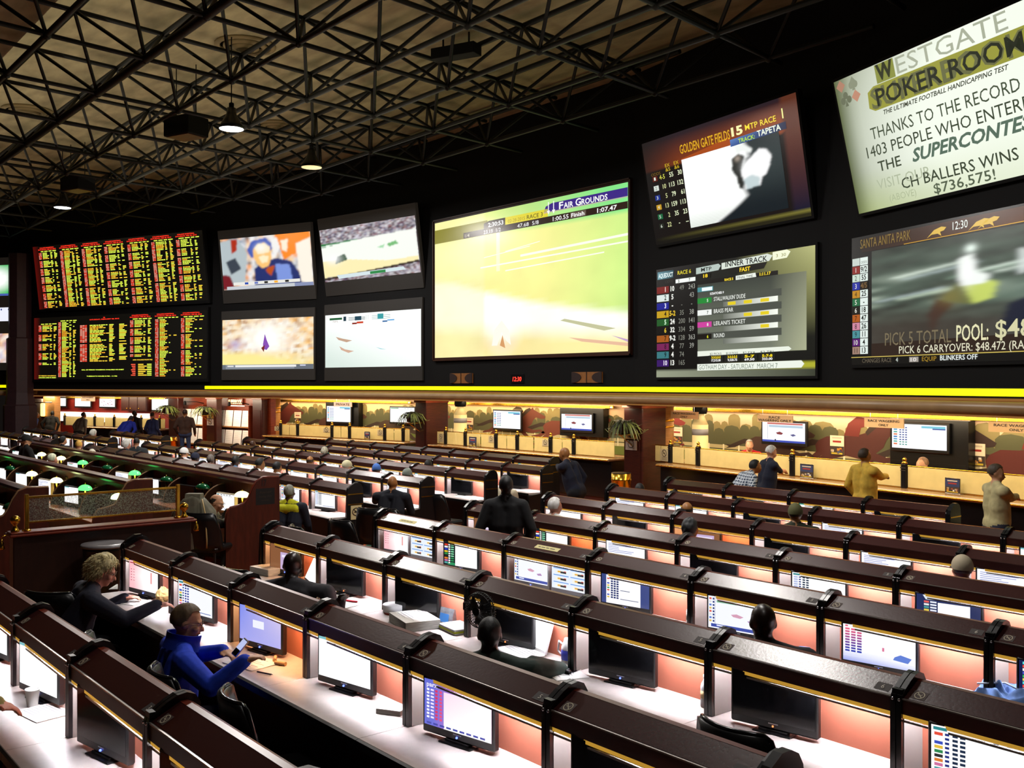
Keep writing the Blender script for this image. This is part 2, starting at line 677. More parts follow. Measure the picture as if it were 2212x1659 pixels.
# cove lights along the top of the painted walls and downlights in the low ceiling
cove_m = mat('cove_tube', '#fff0d0', 0.5, emit='#ffd28a', es=13.0)
cove_w = mat('cove_tube_white', '#fff6ea', 0.5, emit='#ffdfb0', es=13.0)
for fr, nm, s0, s1, cm, off in ((BAY0, 'over the far ticket desk', .2, 7.6, cove_w, 2.3), (BAY1, 'over the first horse mural', .4, 7.3, cove_m, 2.3),
                           (BAY2, 'over the second horse mural', .2, 8.2, cove_m, 2.8), (BAY3, 'over the longest horse mural', .4, 11.5, cove_w, 2.8)):
    t = thing('cove_light', 'glowing cove light strip ' + nm, 'light', fr.w(s0 - off, 2.12, 2.22), fr.a, 'cove lights over the ticket windows')
    MB().box(0, s1 - s0, -.05, .05, -.02, .01).build('diffuser', cm, t)
    MB().box(-.03, s1 - s0 + .03, -.08, -.052, -.03, .035).box(-.03, s1 - s0 + .03, .052, .08, -.03, .035).build('housing', brass, t)
    L = s1 - s0
    mid = fr.w((s0 + s1) / 2, -.2, 2.34)
    area('window_downlight', mid, fr.w((s0 + s1) / 2, .5, 1.1), L, .25, 17 * L, (1.0, .80, .52))
    area('wall_washer', fr.w((s0 + s1) / 2 - off, 1.3, 2.34), fr.w((s0 + s1) / 2 - off, 2.3, 1.2), L, .2, 9 * L, (1.0, .78, .5))
bpy.data.objects['window_downlight'].data.color = (1, .85, .62)
area('rack_light', BAYR.w(3, -.9, 2.34), BAYR.w(3, .45, 1.2), 5, .2, 110, (1, .82, .6))

# ------------------------------------------------------------------ roof space frame
steel = mat('black_green_steel', '#050807', 0.5, spec=0.25, noise=0.2)
NX, NY, DX, DY, X0, Y0, ZB, ZT = 18, 10, 2.70, 1.70, -1.6, 2.85, 8.62, 9.64


def bn(i, j):
    return Vector((X0 - DX * i - .2 * (j - 2), Y0 + DY * j, ZB))


def tn(i, j):
    return Vector((X0 - DX * (i - .5) - .2 * (j - 2.5), Y0 + DY * (j - .5), ZT))


def facet_y(x):
    for p, q in zip(UP, UP[1:]):
        if p[0] <= x <= q[0]:
            return p[1] + (q[1] - p[1]) * (x - p[0]) / (q[0] - p[0])
    return 12 if x > -2 else 4


def inside(p, mgn=.25):
    return p.y < facet_y(p.x) - mgn


sf = thing('space_frame', 'dark steel space frame truss hanging under the beige roof', 'truss', (X0 - 22, 8, ZB))
sf_inv = Matrix.Translation(-sf.location)


def frame_part(name, mb):
    if mb.v:
        o = mb.build(name, steel, sf)
        o.matrix_parent_inverse = sf_inv


def clip(a, b):
    """keep the part of a chord inside the hall"""
    n = 24
    pts = [a.lerp(b, k / n) for k in range(n + 1)]
    pts = [p for p in pts if inside(p)]
    return (pts[0], pts[-1]) if len(pts) > 1 else None


for j in range(NY):
    for fn, nm, r in ((bn, 'bottom_chord', .05), (tn, 'top_chord', .055)):
        c = clip(fn(NX, j), fn(0, j))
        if c:
            rr = .085 if (nm == 'bottom_chord' and j == 2) else r
            frame_part(nm, MB().tube(c[0], c[1], rr, n=6))
for i in range(NX + 1):
    for fn, nm, r in ((bn, 'bottom_chord', .045), (tn, 'top_chord', .05)):
        c = clip(fn(i, -1), fn(i, NY))
        if c:
            frame_part(nm, MB().tube(c[0], c[1], r, n=6))
web = MB()
for i in range(NX):
    for j in range(NY):
        p = bn(i, j)
        if not inside(p):
            continue
        web.ball(p, .09, n=6, k=4)
        for di in (0, 1):
            for dj in (0, 1):
                q = tn(i + di, j + dj)
                if inside(q, .1):
                    web.tube(p, q, .036, n=5, caps=False)
o = web.build('diagonal_web', steel, sf)
o.matrix_parent_inverse = sf_inv
o['kind'] = 'stuff'


def on_ceiling(px, py, z=CEIL):
    return hit(px, py, Vector((0, 0, z)), Vector((0, 0, 1)))


# high-bay lamps
lamp_on = mat('lamp_lit', '#ffffff', 0.4, emit='#f4f8ff', es=9.0)
lamp_dim = mat('lamp_amber', '#ffffff', 0.4, emit='#ffe2a0', es=1.1)
for (px, py, D, mt, lab) in ((500, 279, 20, lamp_on, 'bright white high-bay lamp hanging beside the black ceiling box'),
                             (673, 362, 23.4, lamp_dim, 'dimmer amber high-bay lamp hanging nearest the video wall'),
                             (135, 449, 30, lamp_on, 'small bright high-bay lamp above the red number boards')):
    p = C0 + ray(px, py) * D
    t = thing('pendant_lamp', lab, 'lamp', p)
    MB().lathe([(.02, .42), (.09, .42), (.10, .30), (.13, .24), (.21, .10), (.25, 0), (.245, 0), (.2, .09), (.12, .2), (.02, .2)], n=20).build('shade', blackgloss, t)
    MB().lathe([(.005, .0), (.235, .0), (.235, .015), (.005, .02)], n=20, z0=.0).build('lens', mt, t)
    MB().tube((0, 0, .4), (0, 0, CEIL - p.z), .012, n=5).build('cord', black, t)
    MB().lathe([(.05, .42), (.05, .52), (.01, .54)], n=10).build('ballast', black, t)
for x, y, wt, sz in ((-7.9, 7.2, 260, .9), (-10.0, 9.3, 220, .9), (-19.0, 8.2, 560, .9), (-31.7, 8.7, 300, .8), (-26, 12.5, 300, .8), (-15.5, 12.0, 120, .8), (-3.6, 3.4, 60, .9)):  # some match hanging lamps; others are unseen, added for light and sheen on hoods
    area('high_bay_and_fill', (x, y, 7.95), (x, y, 0), sz, sz, wt, (1, .95, .90))
# black boxes (loudspeakers) and round air diffusers up there
amber = mat('amber_grille', '#50200c', 0.4, noise=0.3)  # dark amber tone of the grille faces
for px, py, D, wd, hg, lab in ((402, 276, 22, .78, .42, 'large black loudspeaker box hung in the truss beside the lamp'),
                               (168, 397, 29, .8, .42, 'black loudspeaker box hung above the number boards')):
    p = C0 + ray(px, py) * D
    t = thing('loudspeaker', lab, 'loudspeaker', p, math.radians(20))
    MB().rbox(-wd / 2, wd / 2, -.3, .3, -hg / 2, hg / 2, .02).build('cabinet', black, t)
    MB().box(-wd / 2 + .05, wd / 2 - .05, -.25, .25, -hg / 2 - .012, -hg / 2).build('grille', amber, t)
    for sx in (-1, 1):
        MB().tube((sx * wd * .4, 0, hg / 2), (sx * wd * .4, 0, CEIL - p.z), .012, n=5).build('hanger', black, t)
p = on_ceiling(985, 112, 9.5)
t = thing('duct_box', 'flat black duct box under the roof above the big screen', 'duct', p, .4)
MB().rbox(-.5, .5, -.16, .16, -.12, .1, .01).build('body', black, t)
MB().tube((-.3, 0, .1), (-.3, 0, CEIL - p.z), .02, n=5).build('hanger', black, t)
MB().tube((.3, 0, .1), (.3, 0, CEIL - p.z), .02, n=5).build('hanger', black, t)
diff_m = mat('diffuser_beige', '#7d6a42', 0.6)
for px, py, lab in ((60, 238, 'round air diffuser left of the first truss chord'), (600, 271, 'round air diffuser between the two hanging lamps'),
                    (530, 97, 'round air diffuser at the top of the roof')):
    p = on_ceiling(px, py)
    p.z -= .004
    t = thing('air_diffuser', lab, 'air vent', p)
    for k, r in enumerate((.62, .45, .28)):
        MB().lathe([(r, 0), (r, -.03 - .02 * k), (r - .09, -.05 - .03 * k), (r - .11, -.045 - .03 * k), (r - .1, 0)], n=24).build('ring', diff_m, t)

# ------------------------------------------------------------------ the big screens
glow = attr_mat('screen_glow', True, 1.0)
glow_quiet = attr_mat('screen_glow_small', True, 1.0, mis=False)
paint = attr_mat('printed', False)
letter_m = mat('letterbox_bars', '#1a1816', 0.6, emit='#302a24', es=.35, mis=False)
charcoal = mat('charcoal_surround', '#1d1714', 0.6, noise=0.15)
brownframe = mat('brown_frame', '#3d1f10', 0.4)


def screen(label, fr, corners, tilt=0.0, off=-.06, frame=.05, frame_mat=None, name='video_screen', cat='screen', housing=None, thick=.12):
    """a flat screen on (or leaning out from) a wall facet; returns (thing, Canvas, place) with the real size of the panel"""
    tau = math.radians(tilt)
    n = -fr.b * math.cos(tau) - Vector((0, 0, 1)) * math.sin(tau)
    up = Vector((0, 0, 1)) * math.cos(tau) - fr.b * math.sin(tau)
    base = fr.w(0, off)
    bz = sum(hit(*corners[k], base, fr.b).z for k in (2, 3)) / 2
    P0 = base + Vector((0, 0, bz))
    q = []
    for c in corners:
        h = hit(c[0], c[1], P0, n)
        q.append(((h - P0).dot(fr.e), (h - P0).dot(up)))
    s0, s1 = (q[0][0] + q[3][0]) / 2, (q[1][0] + q[2][0]) / 2
    w0, w1 = (q[2][1] + q[3][1]) / 2, (q[0][1] + q[1][1]) / 2
    loc = P0 + fr.e * s0 + up * w0
    W, H = s1 - s0, w1 - w0
    t = thing(name, label, cat, loc, fr.a)
    t.rotation_euler = (tau, 0, fr.a)
    hb = housing or (frame, frame, frame, frame)   # left right bottom top
    m = MB()
    m.box(-hb[0], W + hb[1], .004, thick, -hb[2], H + hb[3])
    m.build('housing', frame_mat or (letter_m if housing and name == 'video_screen' else black), t)
    if frame_mat:
        m = MB()
        e = .035
        for a in ((-frame, -frame + e, -frame, H + frame), (W + frame - e, W + frame, -frame, H + frame)):
            m.box(a[0], a[1], -.03, .004, a[2], a[3])
        m.box(-frame, W + frame, -.03, .004, -frame, -frame + e).box(-frame, W + frame, -.03, .004, H + frame - e, H + frame)
        m.build('bezel', frame_mat, t)
    cv = Canvas(W, H)
    return t, cv


# --- centre screen: a race in bright sun
t, cv = screen('huge centre video screen showing a washed-out FAIR GROUNDS horse race', F2, ((941, 482), (1357, 394), (1356, 759), (938, 773)), frame=.09, frame_mat=brownframe)
n1, n2 = noise2(14, 10, 3), noise2(30, 22, 4)
yel_, grn_, wht_, org_ = lin('#fbfa9a'), lin('#b6f080'), (1.1, 1.1, 1.0), lin('#fff0a0')


def race(u, v):
    c = mix(lin('#f6f290'), lin('#86e88a'), (u - .2) * 1.3 + .8 * (.15 - v))
    if v > .16:
        c = mix(lin('#fdf79a'), lin('#c2f488'), (u - .60) * 1.9)
    top = .42 + .36 * max(0, u - .12) + .05 * math.sin(3 * u)
    band = (v - top) / .05
    c = mix(c, wht_, band)
    low = .72 + .12 * u
    c = mix(c, lin('#fff0a6'), (v - low) / .12)
    if u < .3:
        c = mix(c, lin('#fdf7b8'), .5)
    d = math.hypot((u - .40) / .10, (v - .84) / .16)
    c = mix(c, (1.1, 1.08, .98), 1.2 - d)
    c = mix(c, lin('#f2c88a'), .5 * max(0, 1 - math.hypot((u - .40) / .18, (v - .93) / .1)))
    k = .93 + .12 * n1(u, v) + .05 * n2(u, v)
    return tuple(x * k for x in c)


cv.grid(48, 32, race, 0)
for v0, v1, u0, u1 in ((.15, .155, .35, 1), (.33, .345, .5, 1), (.375, .385, .28, 1), (.42, .428, .42, .9), (.31, .315, .3, .55), (.29, .295, .42, .6)):
    cv.poly([(u0, v0), (u1, v0 - .03), (u1, v1 - .03), (u0, v1)], '#fffff0', 1)
cv.rect(.37, .10, .39, .42, '#fdfcc8', 1)
cv.poly([(.72, .78), (.95, .86), (.90, .87), (.70, .79)], '#c9c9a0', 1)
cv.poly([(.74, .90), (1, .95), (1, .97), (.8, .93)], '#eec0a0', 1)
cv.poly([(.93, .9), (1, .93), (1, .945)], '#c9a6d0', 1)
cv.poly([(.345, .93), (.36, .82), (.40, .76), (.44, .83), (.45, .93), (.425, .9), (.40, .84), (.375, .93)], '#fffdf0', 2)
cv.poly([(.39, .93), (.405, .86), (.42, .95)], '#dba06a', 2)
cv.rect(0, .055, .32, .155, '#8a8420', 2)
cv.poly([(.30, .075), (.33, .062), (.42, .062), (.42, .112), (.30, .112)], '#2a1a12', 3)
cv.poly([(.42, .062), (.64, .062), (.64, .112), (.42, .112)], '#e6d838', 3)
cv.poly([(.63, .045), (.66, .030), (1, .030), (1, .082), (.62, .082)], '#3c2585', 3)
cv.rect(.18, .112, 1, .155, '#2a160e', 3)
cv.rect(.62, .083, 1, .0875, '#caa0b0', 4)
cv.text(.325, .105, '2:30:53', .030, '#ffffff', w=.085, bold=.02)
cv.text(.435, .103, '02-28-2015', .024, '#a89018', w=.09)
cv.text(.535, .103, 'RACE 3', .028, '#1c1408', w=.08)
cv.text(.695, .079, 'F', .046, '#ffffff', w=.02, bold=.02)
cv.text(.717, .079, 'AIR', .036, '#ffffff', w=.045, bold=.02)
cv.text(.772, .079, 'G', .046, '#ffffff', w=.026, bold=.02)
cv.text(.800, .079, 'ROUNDS', .036, '#ffffff', w=.115, bold=.02)
for u in (.642, .667):
    cv.poly([(u, .02), (u + .004, .02), (u + .004, .075), (u + .01, .075), (u + .002, .10), (u - .006, .075), (u, .075)], '#ffffff', 5)
cv.text(.19, .148, '1/4', .026, '#e8e0d0', w=.026)
cv.text(.30, .148, '23.19  1/2', .026, '#ffffff', w=.095)
cv.text(.485, .148, '47.68  5/8', .026, '#ffffff', w=.11)
cv.text(.665, .148, '1:00.55', .028, '#ffffff', w=.075, bold=.01)
cv.rect(.748, .117, .82, .151, '#6a5a50', 4)
cv.text(.753, .146, 'Finish', .026, '#ffffff', w=.06, bold=.02, layer=5)
cv.text(.87, .148, '1:07.47', .028, '#ffffff', w=.085, bold=.02)
cv.build('picture', glow, t)

# --- the four sports screens
def crowd(seed, pal, nu=40, nv=26, k=1.0):
    r = np.random.RandomState(seed)
    f = [noise2(nu, nv, seed + i) for i in range(len(pal))]
    L = [lin(c) for c in pal]
    def fn(u, v):
        s = [g(u, v) ** 4 for g in f]
        z = sum(s)
        return tuple(k * sum(a * c[i] for a, c in zip(s, L)) / z for i in range(3))
    return fn


t, cv = screen('upper sports screen showing a man in a navy shirt, beside the number boards', F0, ((473, 518), (671, 500), (676.5, 616), (486, 627)), tilt=6.5, off=-.10,
               housing=(.08, .05, .45, .3), frame_mat=None)
bg = crowd(11, ['#ffffff', '#e9eef5', '#28303c', '#ff9a30', '#ffd9a0', '#8a9ab0'], 22, 14)
R = Raster(110, 66, fn=bg)
for pts, c in (([(0, .05), (.2, 0), (.3, .3), (.25, .9), (0, .9)], '#b8c4c8'), ([(.05, .45), (.16, .38), (.22, .6), (.1, .7)], '#3c4450'), ([(.62, 0), (1, 0), (1, .35), (.8, .4), (.7, .5), (.66, .2)], '#ff8c1e'),
               ([(.68, .12), (.76, .1), (.74, .34), (.69, .3)], '#fff0d8'), ([(.84, .2), (1, .1), (1, 1), (.86, .9)], '#fff6e6'), ([(.30, .25), (.36, .08), (.52, .04), (.60, .2), (.55, .35), (.34, .4)], '#4660b8'),
               ([(.36, 1), (.37, .62), (.45, .52), (.62, .44), (.78, .52), (.86, .75), (.88, 1)], '#23306e'), ([(.60, .55), (.76, .58), (.78, .9), (.62, .92)], '#7f98e0'),
               ([(.37, .25), (.42, .15), (.50, .13), (.56, .22), (.57, .42), (.53, .58), (.46, .62), (.40, .52), (.37, .40)], '#ffc878'), ([(.385, .22), (.43, .14), (.51, .14), (.56, .24), (.54, .33), (.42, .34)], '#ffefc8'),
               ([(.42, .40), (.48, .37), (.54, .40), (.52, .50), (.46, .52)], '#fff2c8'), ([(.49, .66), (.53, .60), (.60, .58), (.55, .78)], '#c0501a'), ([(.57, .1), (.64, .05), (.67, .25), (.6, .45)], '#f6f4f0'),
               ([(0, .7), (.08, .72), (.14, 1), (0, 1)], '#7a1c26'), ([(.12, .02), (.2, .02), (.18, .25), (.12, .3)], '#b03018')):
    R.poly(pts, c)
R.blur(2)
R.blob(.46, .22, .06, .08, '#ffffff', .7).lay(cv)
cv.rect(.12, .86, .86, .92, '#ecebe4', 5)
for u, c in ((.25, '#3050b0'), (.36, '#6a7ac0'), (.47, '#202020'), (.58, '#ffb030'), (.7, '#202020')):
    cv.rect(u, .87, u + .04, .91, c, 6)
cv.rect(.04, .935, .8, 1, '#c9ced4', 5)
cv.rect(.8, .935, 1, 1, '#8a94b8', 5)
cv.build('picture', glow, t)

t, cv = screen('upper sports screen showing a green basketball court and crowd', F1, ((690.2, 497.4), (897.3, 466), (907.9, 588.3), (702.5, 610)), tilt=8.5, off=-.10, housing=(.05, .05, .45, .36))
cv.grid(70, 40, crowd(21, ['#301418', '#e8e4f0', '#8a3028', '#ffffff', '#4a4a78', '#141018'], 60, 44), 0)
R = Raster(120, 72, fn=crowd(21, ['#301418', '#e8e4f0', '#8a3028', '#ffffff', '#4a4a78', '#141018'], 60, 44))
R.blur(0, 1)
for pts, c in (([(0, .30), (1, .22), (1, .80), (0, .92)], '#fbfff6'), ([(0, .27), (.42, .26), (0, .345)], '#1f7a3c'), ([(0, .31), (.4, .275), (.4, .285), (0, .33)], '#f0fff0'),
               ([(0, .6), (.3, .62), (.7, .72), (1, .7), (1, .80), (0, .92)], '#fff2b8'), ([(.17, .54), (.25, .5), (.275, .62), (.13, .68)], '#3a5a40'), ([(.70, .42), (.79, .385), (.82, .44), (.72, .48)], '#7ac07a'),
               ([(.6, .46), (.68, .42), (.66, .49)], '#a8e0b0'), ([(0, .93), (.6, .84), (1, .77), (1, .81), (.6, .87), (0, .97)], '#2a1a14')):
    R.poly(pts, c)
R.blur(1).blob(.12, .58, .08, .1, '#ffffff', .8).lay(cv, 1)
cv.poly([(.14, .89), (.84, .86), (.86, .92), (.16, .96)], '#d8e8ec', 4)
cv.poly([(.5, .885), (.66, .88), (.66, .93), (.5, .935)], '#2f8a4a', 5)
cv.build('picture', glow, t)

t, cv = screen('lower sports screen showing an orange and purple basketball crowd', F0, ((480.8, 690.9), (677.8, 684.7), (676.5, 797.6), (480.3, 797.6)), off=-.06, housing=(.05, .05, .36, .3))
cf = crowd(31, ['#fff6e0', '#ffb43c', '#fffdf4', '#b0702a', '#ffe0a8', '#fff0d0'], 26, 18)
def ball(u, v):
    c = cf(u, v)
    c = mix(c, lin('#a08ad0'), .7 * max(0, 1 - math.hypot((u - .15) / .16, (v - .5) / .16)))
    c = mix(c, (1.1, 1.1, 1.05), 1.3 * max(0, 1 - math.hypot((u - .5) / .35, (v - .4) / .5)))
    c = mix(c, lin('#fff09a'), (v - .62) / .1 * (.6 + .4 * math.cos(u * 3)))
    return c
cv.grid(44, 28, ball, 0)
cv.poly([(.46, .5), (.48, .3), (.50, .42), (.53, .55), (.50, .62), (.46, .6)], '#8a50b8', 1)
cv.poly([(.44, .58), (.48, .52), (.47, .66)], '#7a2a20', 2)
cv.rect(.04, .905, .8, .99, '#8a929c', 3)
cv.rect(0, .905, 1, 1, '#6a727c', 2)
cv.rect(.15, .915, .82, .955, '#f2f2f0', 4)
cv.rect(.06, .92, .13, .95, '#e0e0e0', 4)
cv.rect(.86, .915, .92, .94, '#d0d4ea', 4)
cv.build('picture', glow, t)

t, cv = screen('lower sports screen showing a nearly white ice rink', F1, ((702.7, 681.7), (910, 666.9), (908.9, 789.7), (702.7, 795.2)), off=-.06, housing=(.05, .05, .42, .34))
def ice(u, v):
    return mix((1.05, 1.1, 1.06), lin('#dcebe2'), (v - .45) * 1.2 - u * .9 + .5)
cv.grid(12, 8, ice, 0)
for pts, c in (([(.12, .42), (.2, .46), (.30, .5), (.24, .53), (.15, .48)], '#c9a58c'), ([(.16, .6), (.22, .66), (.32, .7), (.26, .73), (.18, .67)], '#d8b098'), ([(.55, .64), (.66, .69), (.6, .68)], '#a8dce4')):
    cv.poly(pts, c, 1)
cv.rect(.05, .06, .19, .1, '#206038', 1)
cv.text(.09, .145, 'NFL', .035, '#b09090', w=.06)
cv.rect(.205, .045, .235, .13, '#1c3a4a', 1)
for k in range(3):
    cv.rect(.26, .07 + .022 * k, .44, .078 + .022 * k, '#1f4656', 1)
    cv.rect(.51, .06 + .03 * k, .70, .066 + .03 * k, '#2a8a8a', 1)
cv.rect(.33, .055, .40, .13, '#20485a', 2)
cv.rect(.57, .035, .63, .13, '#38a0a6', 2)
cv.rect(.45, .04, .452, .13, '#305060', 1)
cv.rect(.47, .04, .472, .13, '#305060', 1)
cv.rect(.30, .17, .35, .2, '#8a2010', 1)
cv.rect(.35, .155, .42, .19, '#d04020', 1)
cv.rect(.62, .165, .67, .19, '#2060a0', 1)
cv.rect(.67, .15, .74, .17, '#4aa0e0', 1)
cv.build('picture', glow, t)

# --- red and yellow number boards
def led_board(label, corners, tilt, cols, seed, low):
    t, cv = screen(label, F0, corners, tilt=tilt, off=-.12, housing=(.12, .06, .1, .1), name='number_board', cat='scoreboard', frame_mat=None)
    r = random.Random(seed)
    cv.rect(0, 0, 1, 1, '#0c0a06', 0)
    cv.poly([(0, 0), (.04, 0), (.04, 1), (0, 1)], ['#5a0c08', '#0c0a06', '#0c0a06', '#5a0c08'], 1)
    R, Y, Gn, O = '#ff3420', '#ffd23c', '#e6ff52', '#ffaa2a'
    k = 1.25
    rh = .0215
    for c, (u0, u1, v0, v1, mode) in enumerate(cols):
        w = u1 - u0
        if mode == 'head' or mode == 'half':
            cv.text(u0 + w * .45, v0 + .018, 'COLLEGE BASKETBALL', .016, R, w=w * .75, align='c', k=1.6, bold=.03)
            cv.text(u0 + w * .45, v0 + .045, 'SATURDAY, FEB 28, 2015', .016, R, w=w * .92, align='c', k=1.6, bold=.03)
            v = v0 + .06
        elif mode == 'nhl':
            cv.text(u0 + w * .5, v0 + .018, 'NHL', .016, R, align='c', k=1.6, bold=.03)
            cv.text(u0 + w * .5, v0 + .045, 'SATURDAY, FEBRUARY 28, 2015', .016, R, w=w * .6, align='c', k=1.6, bold=.03)
            v = v0 + .12
        else:
            v = v0
        if mode != 'nhl':
            x = u0 + .12 * w
            while x < u0 + w * .95:
                q = .03 * r.uniform(.4, 1)
                cv.rect(x, v, min(x + q, u1), v + rh * .6, Gn, 2, k)
                x += q + .006
            v += rh * 1.3
        i = 0
        gap = r.choice([9, 11, 50]) if mode == 'half' else r.choice([6, 14, 40, 60])
        while v < v1 - rh:
            i += 1
            if i % gap == 0:
                v += rh * (1.0 if mode != 'blk' else 2)
                continue
            h = rh * .62
            c1 = R
            for q in range(3):
                cv.rect(u0 + q * w * .05, v, u0 + q * w * .05 + w * .042, v + h, '#ff9a84' if r.random() < .55 else '#ff4a34', 2, k)
            cc = Y if r.random() < .5 else Gn
            ln = w * r.uniform(.15, .36)
            x = u0 + .2 * w
            while x < u0 + .2 * w + ln:
                q = w * r.uniform(.03, .09)
                cv.rect(x, v, x + q, v + h, O if cc == Y and r.random() < .4 else cc, 2, k)
                x += q + w * .012
            if mode != 'half' or r.random() < .15:
                if r.random() < .85:
                    cv.rect(u0 + .60 * w, v, u0 + .60 * w + w * r.uniform(.05, .12), v + h, cc, 2, k)
                if r.random() < .8:
                    cv.rect(u0 + .80 * w, v, u0 + .80 * w + w * r.uniform(.06, .16), v + h, cc, 2, k)
            v += rh
    return t, cv


cols = [(.035 + .137 * i, .035 + .137 * i + .124, .02 + 0 * i, .99 if i else .99, 'head') for i in range(7)]
t, cv = led_board('upper red and yellow LED number board of college basketball odds', ((74, 534), (440, 496), (447, 653), (82, 665)), 7, cols, 3, False)
cv.build('picture', glow_quiet, t)
cols = [(.03, .15, .10, .78, 'blk'), (.155, .27, .06, .97, 'x'), (.29, .58, .03, .74, 'nhl'), (.585, .71, .02, .68, 'head'), (.725, .85, .02, .97, 'half'), (.865, .985, .02, .97, 'half')]
t, cv = led_board('lower red and yellow LED number board with sparser columns', ((74, 684), (447, 673), (447, 818), (74, 820)), 0, cols, 9, True)
cv.text(.03, .95, '1ST PERIOD WAGERING', .016, '#ffd23c', w=.11, k=1.3, bold=.03)
cv.text(.03, .98, 'UPDATED LINES IN GREEN', .016, '#e6ff52', w=.11, k=1.3, bold=.03)
cv.text(.30, .86, 'NHL 1ST PERIOD WAGERING AVAILABLE ON SHEET', .016, '#e6ff52', w=.25, k=1.3, bold=.03)
cv.text(.33, .96, "TUESDAY'S HOURS 8 PM - 11 PM", .016, '#e6ff52', w=.18, k=1.3, bold=.03)
cv.text(.60, .715, 'ADD COLLEGE PROPS PRE', .016, '#ffd23c', w=.11, k=1.3, bold=.03)
for i in range(7):
    cv.rect(.59 + .004 * (i % 3), .77 + .027 * i, .615, .785 + .027 * i, '#ff5a40', 2, 1.2)
    cv.rect(.63, .77 + .027 * i, .66 + .006 * ((i * 3) % 5), .785 + .027 * i, '#ffd23c', 2, 1.2)
    cv.rect(.68, .77 + .027 * i, .705, .785 + .027 * i, '#e6ff52', 2, 1.2)
cv.build('picture', glow_quiet, t)

# --- right-hand screens
t, cv = screen('upper screen headed GOLDEN GATE FIELDS showing a pale horse in the dark', F3, ((1383, 310), (1717, 203), (1757, 480), (1419, 518)), tilt=10.5, off=-.10)
def gg(u, v):
    c = mix(lin('#201420'), lin('#8a3c10'), (v - .02) / .17 * (.3 + .9 * u)) if v < .28 else lin('#120a08')
    c = mix(c, (.004, .003, .003), (.25 - u) * 3)
    if u > .9:
        c = mix(lin('#5a2a1a'), lin('#14122a'), (v - .3) * 1.6)
    if v > .93:
        c = mix(lin('#0a0806'), lin('#7a7430'), u * (1 if v < .965 else .1))
    return c
cv.grid(40, 40, gg, 0)
def horse(u, v):
    c = (1.1, 1.12, 1.1)
    d = (u - .62) + .25 * max(0, v - .6)
    dark = mix(lin('#0f1a20'), lin('#3c4848'), .3 + .3 * math.sin(5 * v))
    e = .60 - .35 * max(0, v - .72) / .28 + .03 * math.sin(9 * v)
    if v < .22:
        e += .03
    c = mix(c, dark, (u - e) / .06)
    c = mix(c, lin('#a8b8a4'), max(0, (v - .72)) * 2.2 * (1 - .5 * math.sin(60 * (u - v)) ** 2) if u < e else 0)
    return c
R = Raster(100, 84, fn=horse)
R.poly([(.56, .0), (.66, .03), (.74, .12), (.72, .17), (.64, .12), (.58, .12)], '#f4f8f4')
R.poly([(.53, .18), (.60, .14), (.66, .19), (.63, .28), (.60, .38), (.63, .48), (.60, .62), (.565, .60), (.55, .44), (.515, .34)], '#2a2c28')
R.poly([(.60, .40), (.66, .29), (.73, .22), (.80, .15), (.86, .17), (.91, .27), (.88, .40), (.84, .50), (.80, .52), (.77, .62), (.70, .62), (.63, .64), (.62, .52)], '#ffffff')
R.poly([(.62, .50), (.70, .46), (.78, .52), (.76, .62), (.64, .64)], '#c8d8da')
R.blur(2).blob(.585, .2, .03, .04, '#c8b8a8', .6).blob(.72, .33, .08, .08, '#ffffff', .9, 1.1)
R.lay(cv, 2, .27, .26, .885, .90)
cv.poly([(.27, .26), (.60, .26), (.60, .19), (.27, .25)], '#a84a16', 1)
cv.text(.27, .205, 'GOLDEN GATE FIELDS', .085, '#e8b020', w=.335, bold=.01, layer=4)
cv.text(.615, .19, '15', .075, '#fff6b0', w=.07, bold=.04)
cv.text(.70, .175, 'MTP', .05, '#ffe23a', w=.075, bold=.008)
cv.text(.79, .175, 'RACE', .05, '#ffe23a', w=.09, bold=.008)
cv.text(.915, .17, '1', .085, '#ffffa0', bold=.01)
cv.poly([(.60, .215), (.93, .20), (.93, .26), (.60, .275)], ['#5a80c0', '#182040', '#182040', '#3a5a9a'], 3)
cv.text(.65, .262, 'TRACK:', .036, '#b0e040', w=.1, bold=.02)
cv.text(.765, .255, 'TAPETA', .05, '#f4ffe8', w=.135, bold=.02)
cv.text(.04, .335, 'ODDS', .03, '#7a5a18', w=.07)
for u, s in ((.150, '&5'), (.215, '&6')):
    cv.text(u, .285, 'EX', .034, '#d8b828', w=.034)
    cv.text(u, .325, s, .034, '#d8b828', w=.034)
rows_ = [('1', '#5a1a10', '4-5', '55', '30'), ('2', '#d8e0d8', '10', '113', '132'), ('3', '#18308a', '5', '79', '61'), ('4', '#c89a28', '13', '159', '113'), ('5', '#1c6a40', '2', '35', '23'), ('6', '#20241c', '22', '-', '--')]
for i, (a, c, o_, x, y) in enumerate(rows_):
    v = .385 + .092 * i
    cv.rect(.045, v - .045, .082, v + .005, c, 3)
    cv.text(.063, v - .005, a, .032, '#e8f0e0' if i != 1 else '#305030', align='c', w=.012, layer=5)
    cv.text(.137, v, o_, .046, '#f0f4b0' if i else '#e8e85a', align='r')
    cv.text(.200, v, x, .046, '#f0f8d0', align='r', bold=.01)
    cv.text(.262, v, y, .046, '#f0f8d0', align='r', bold=.01)
cv.build('picture', glow, t)

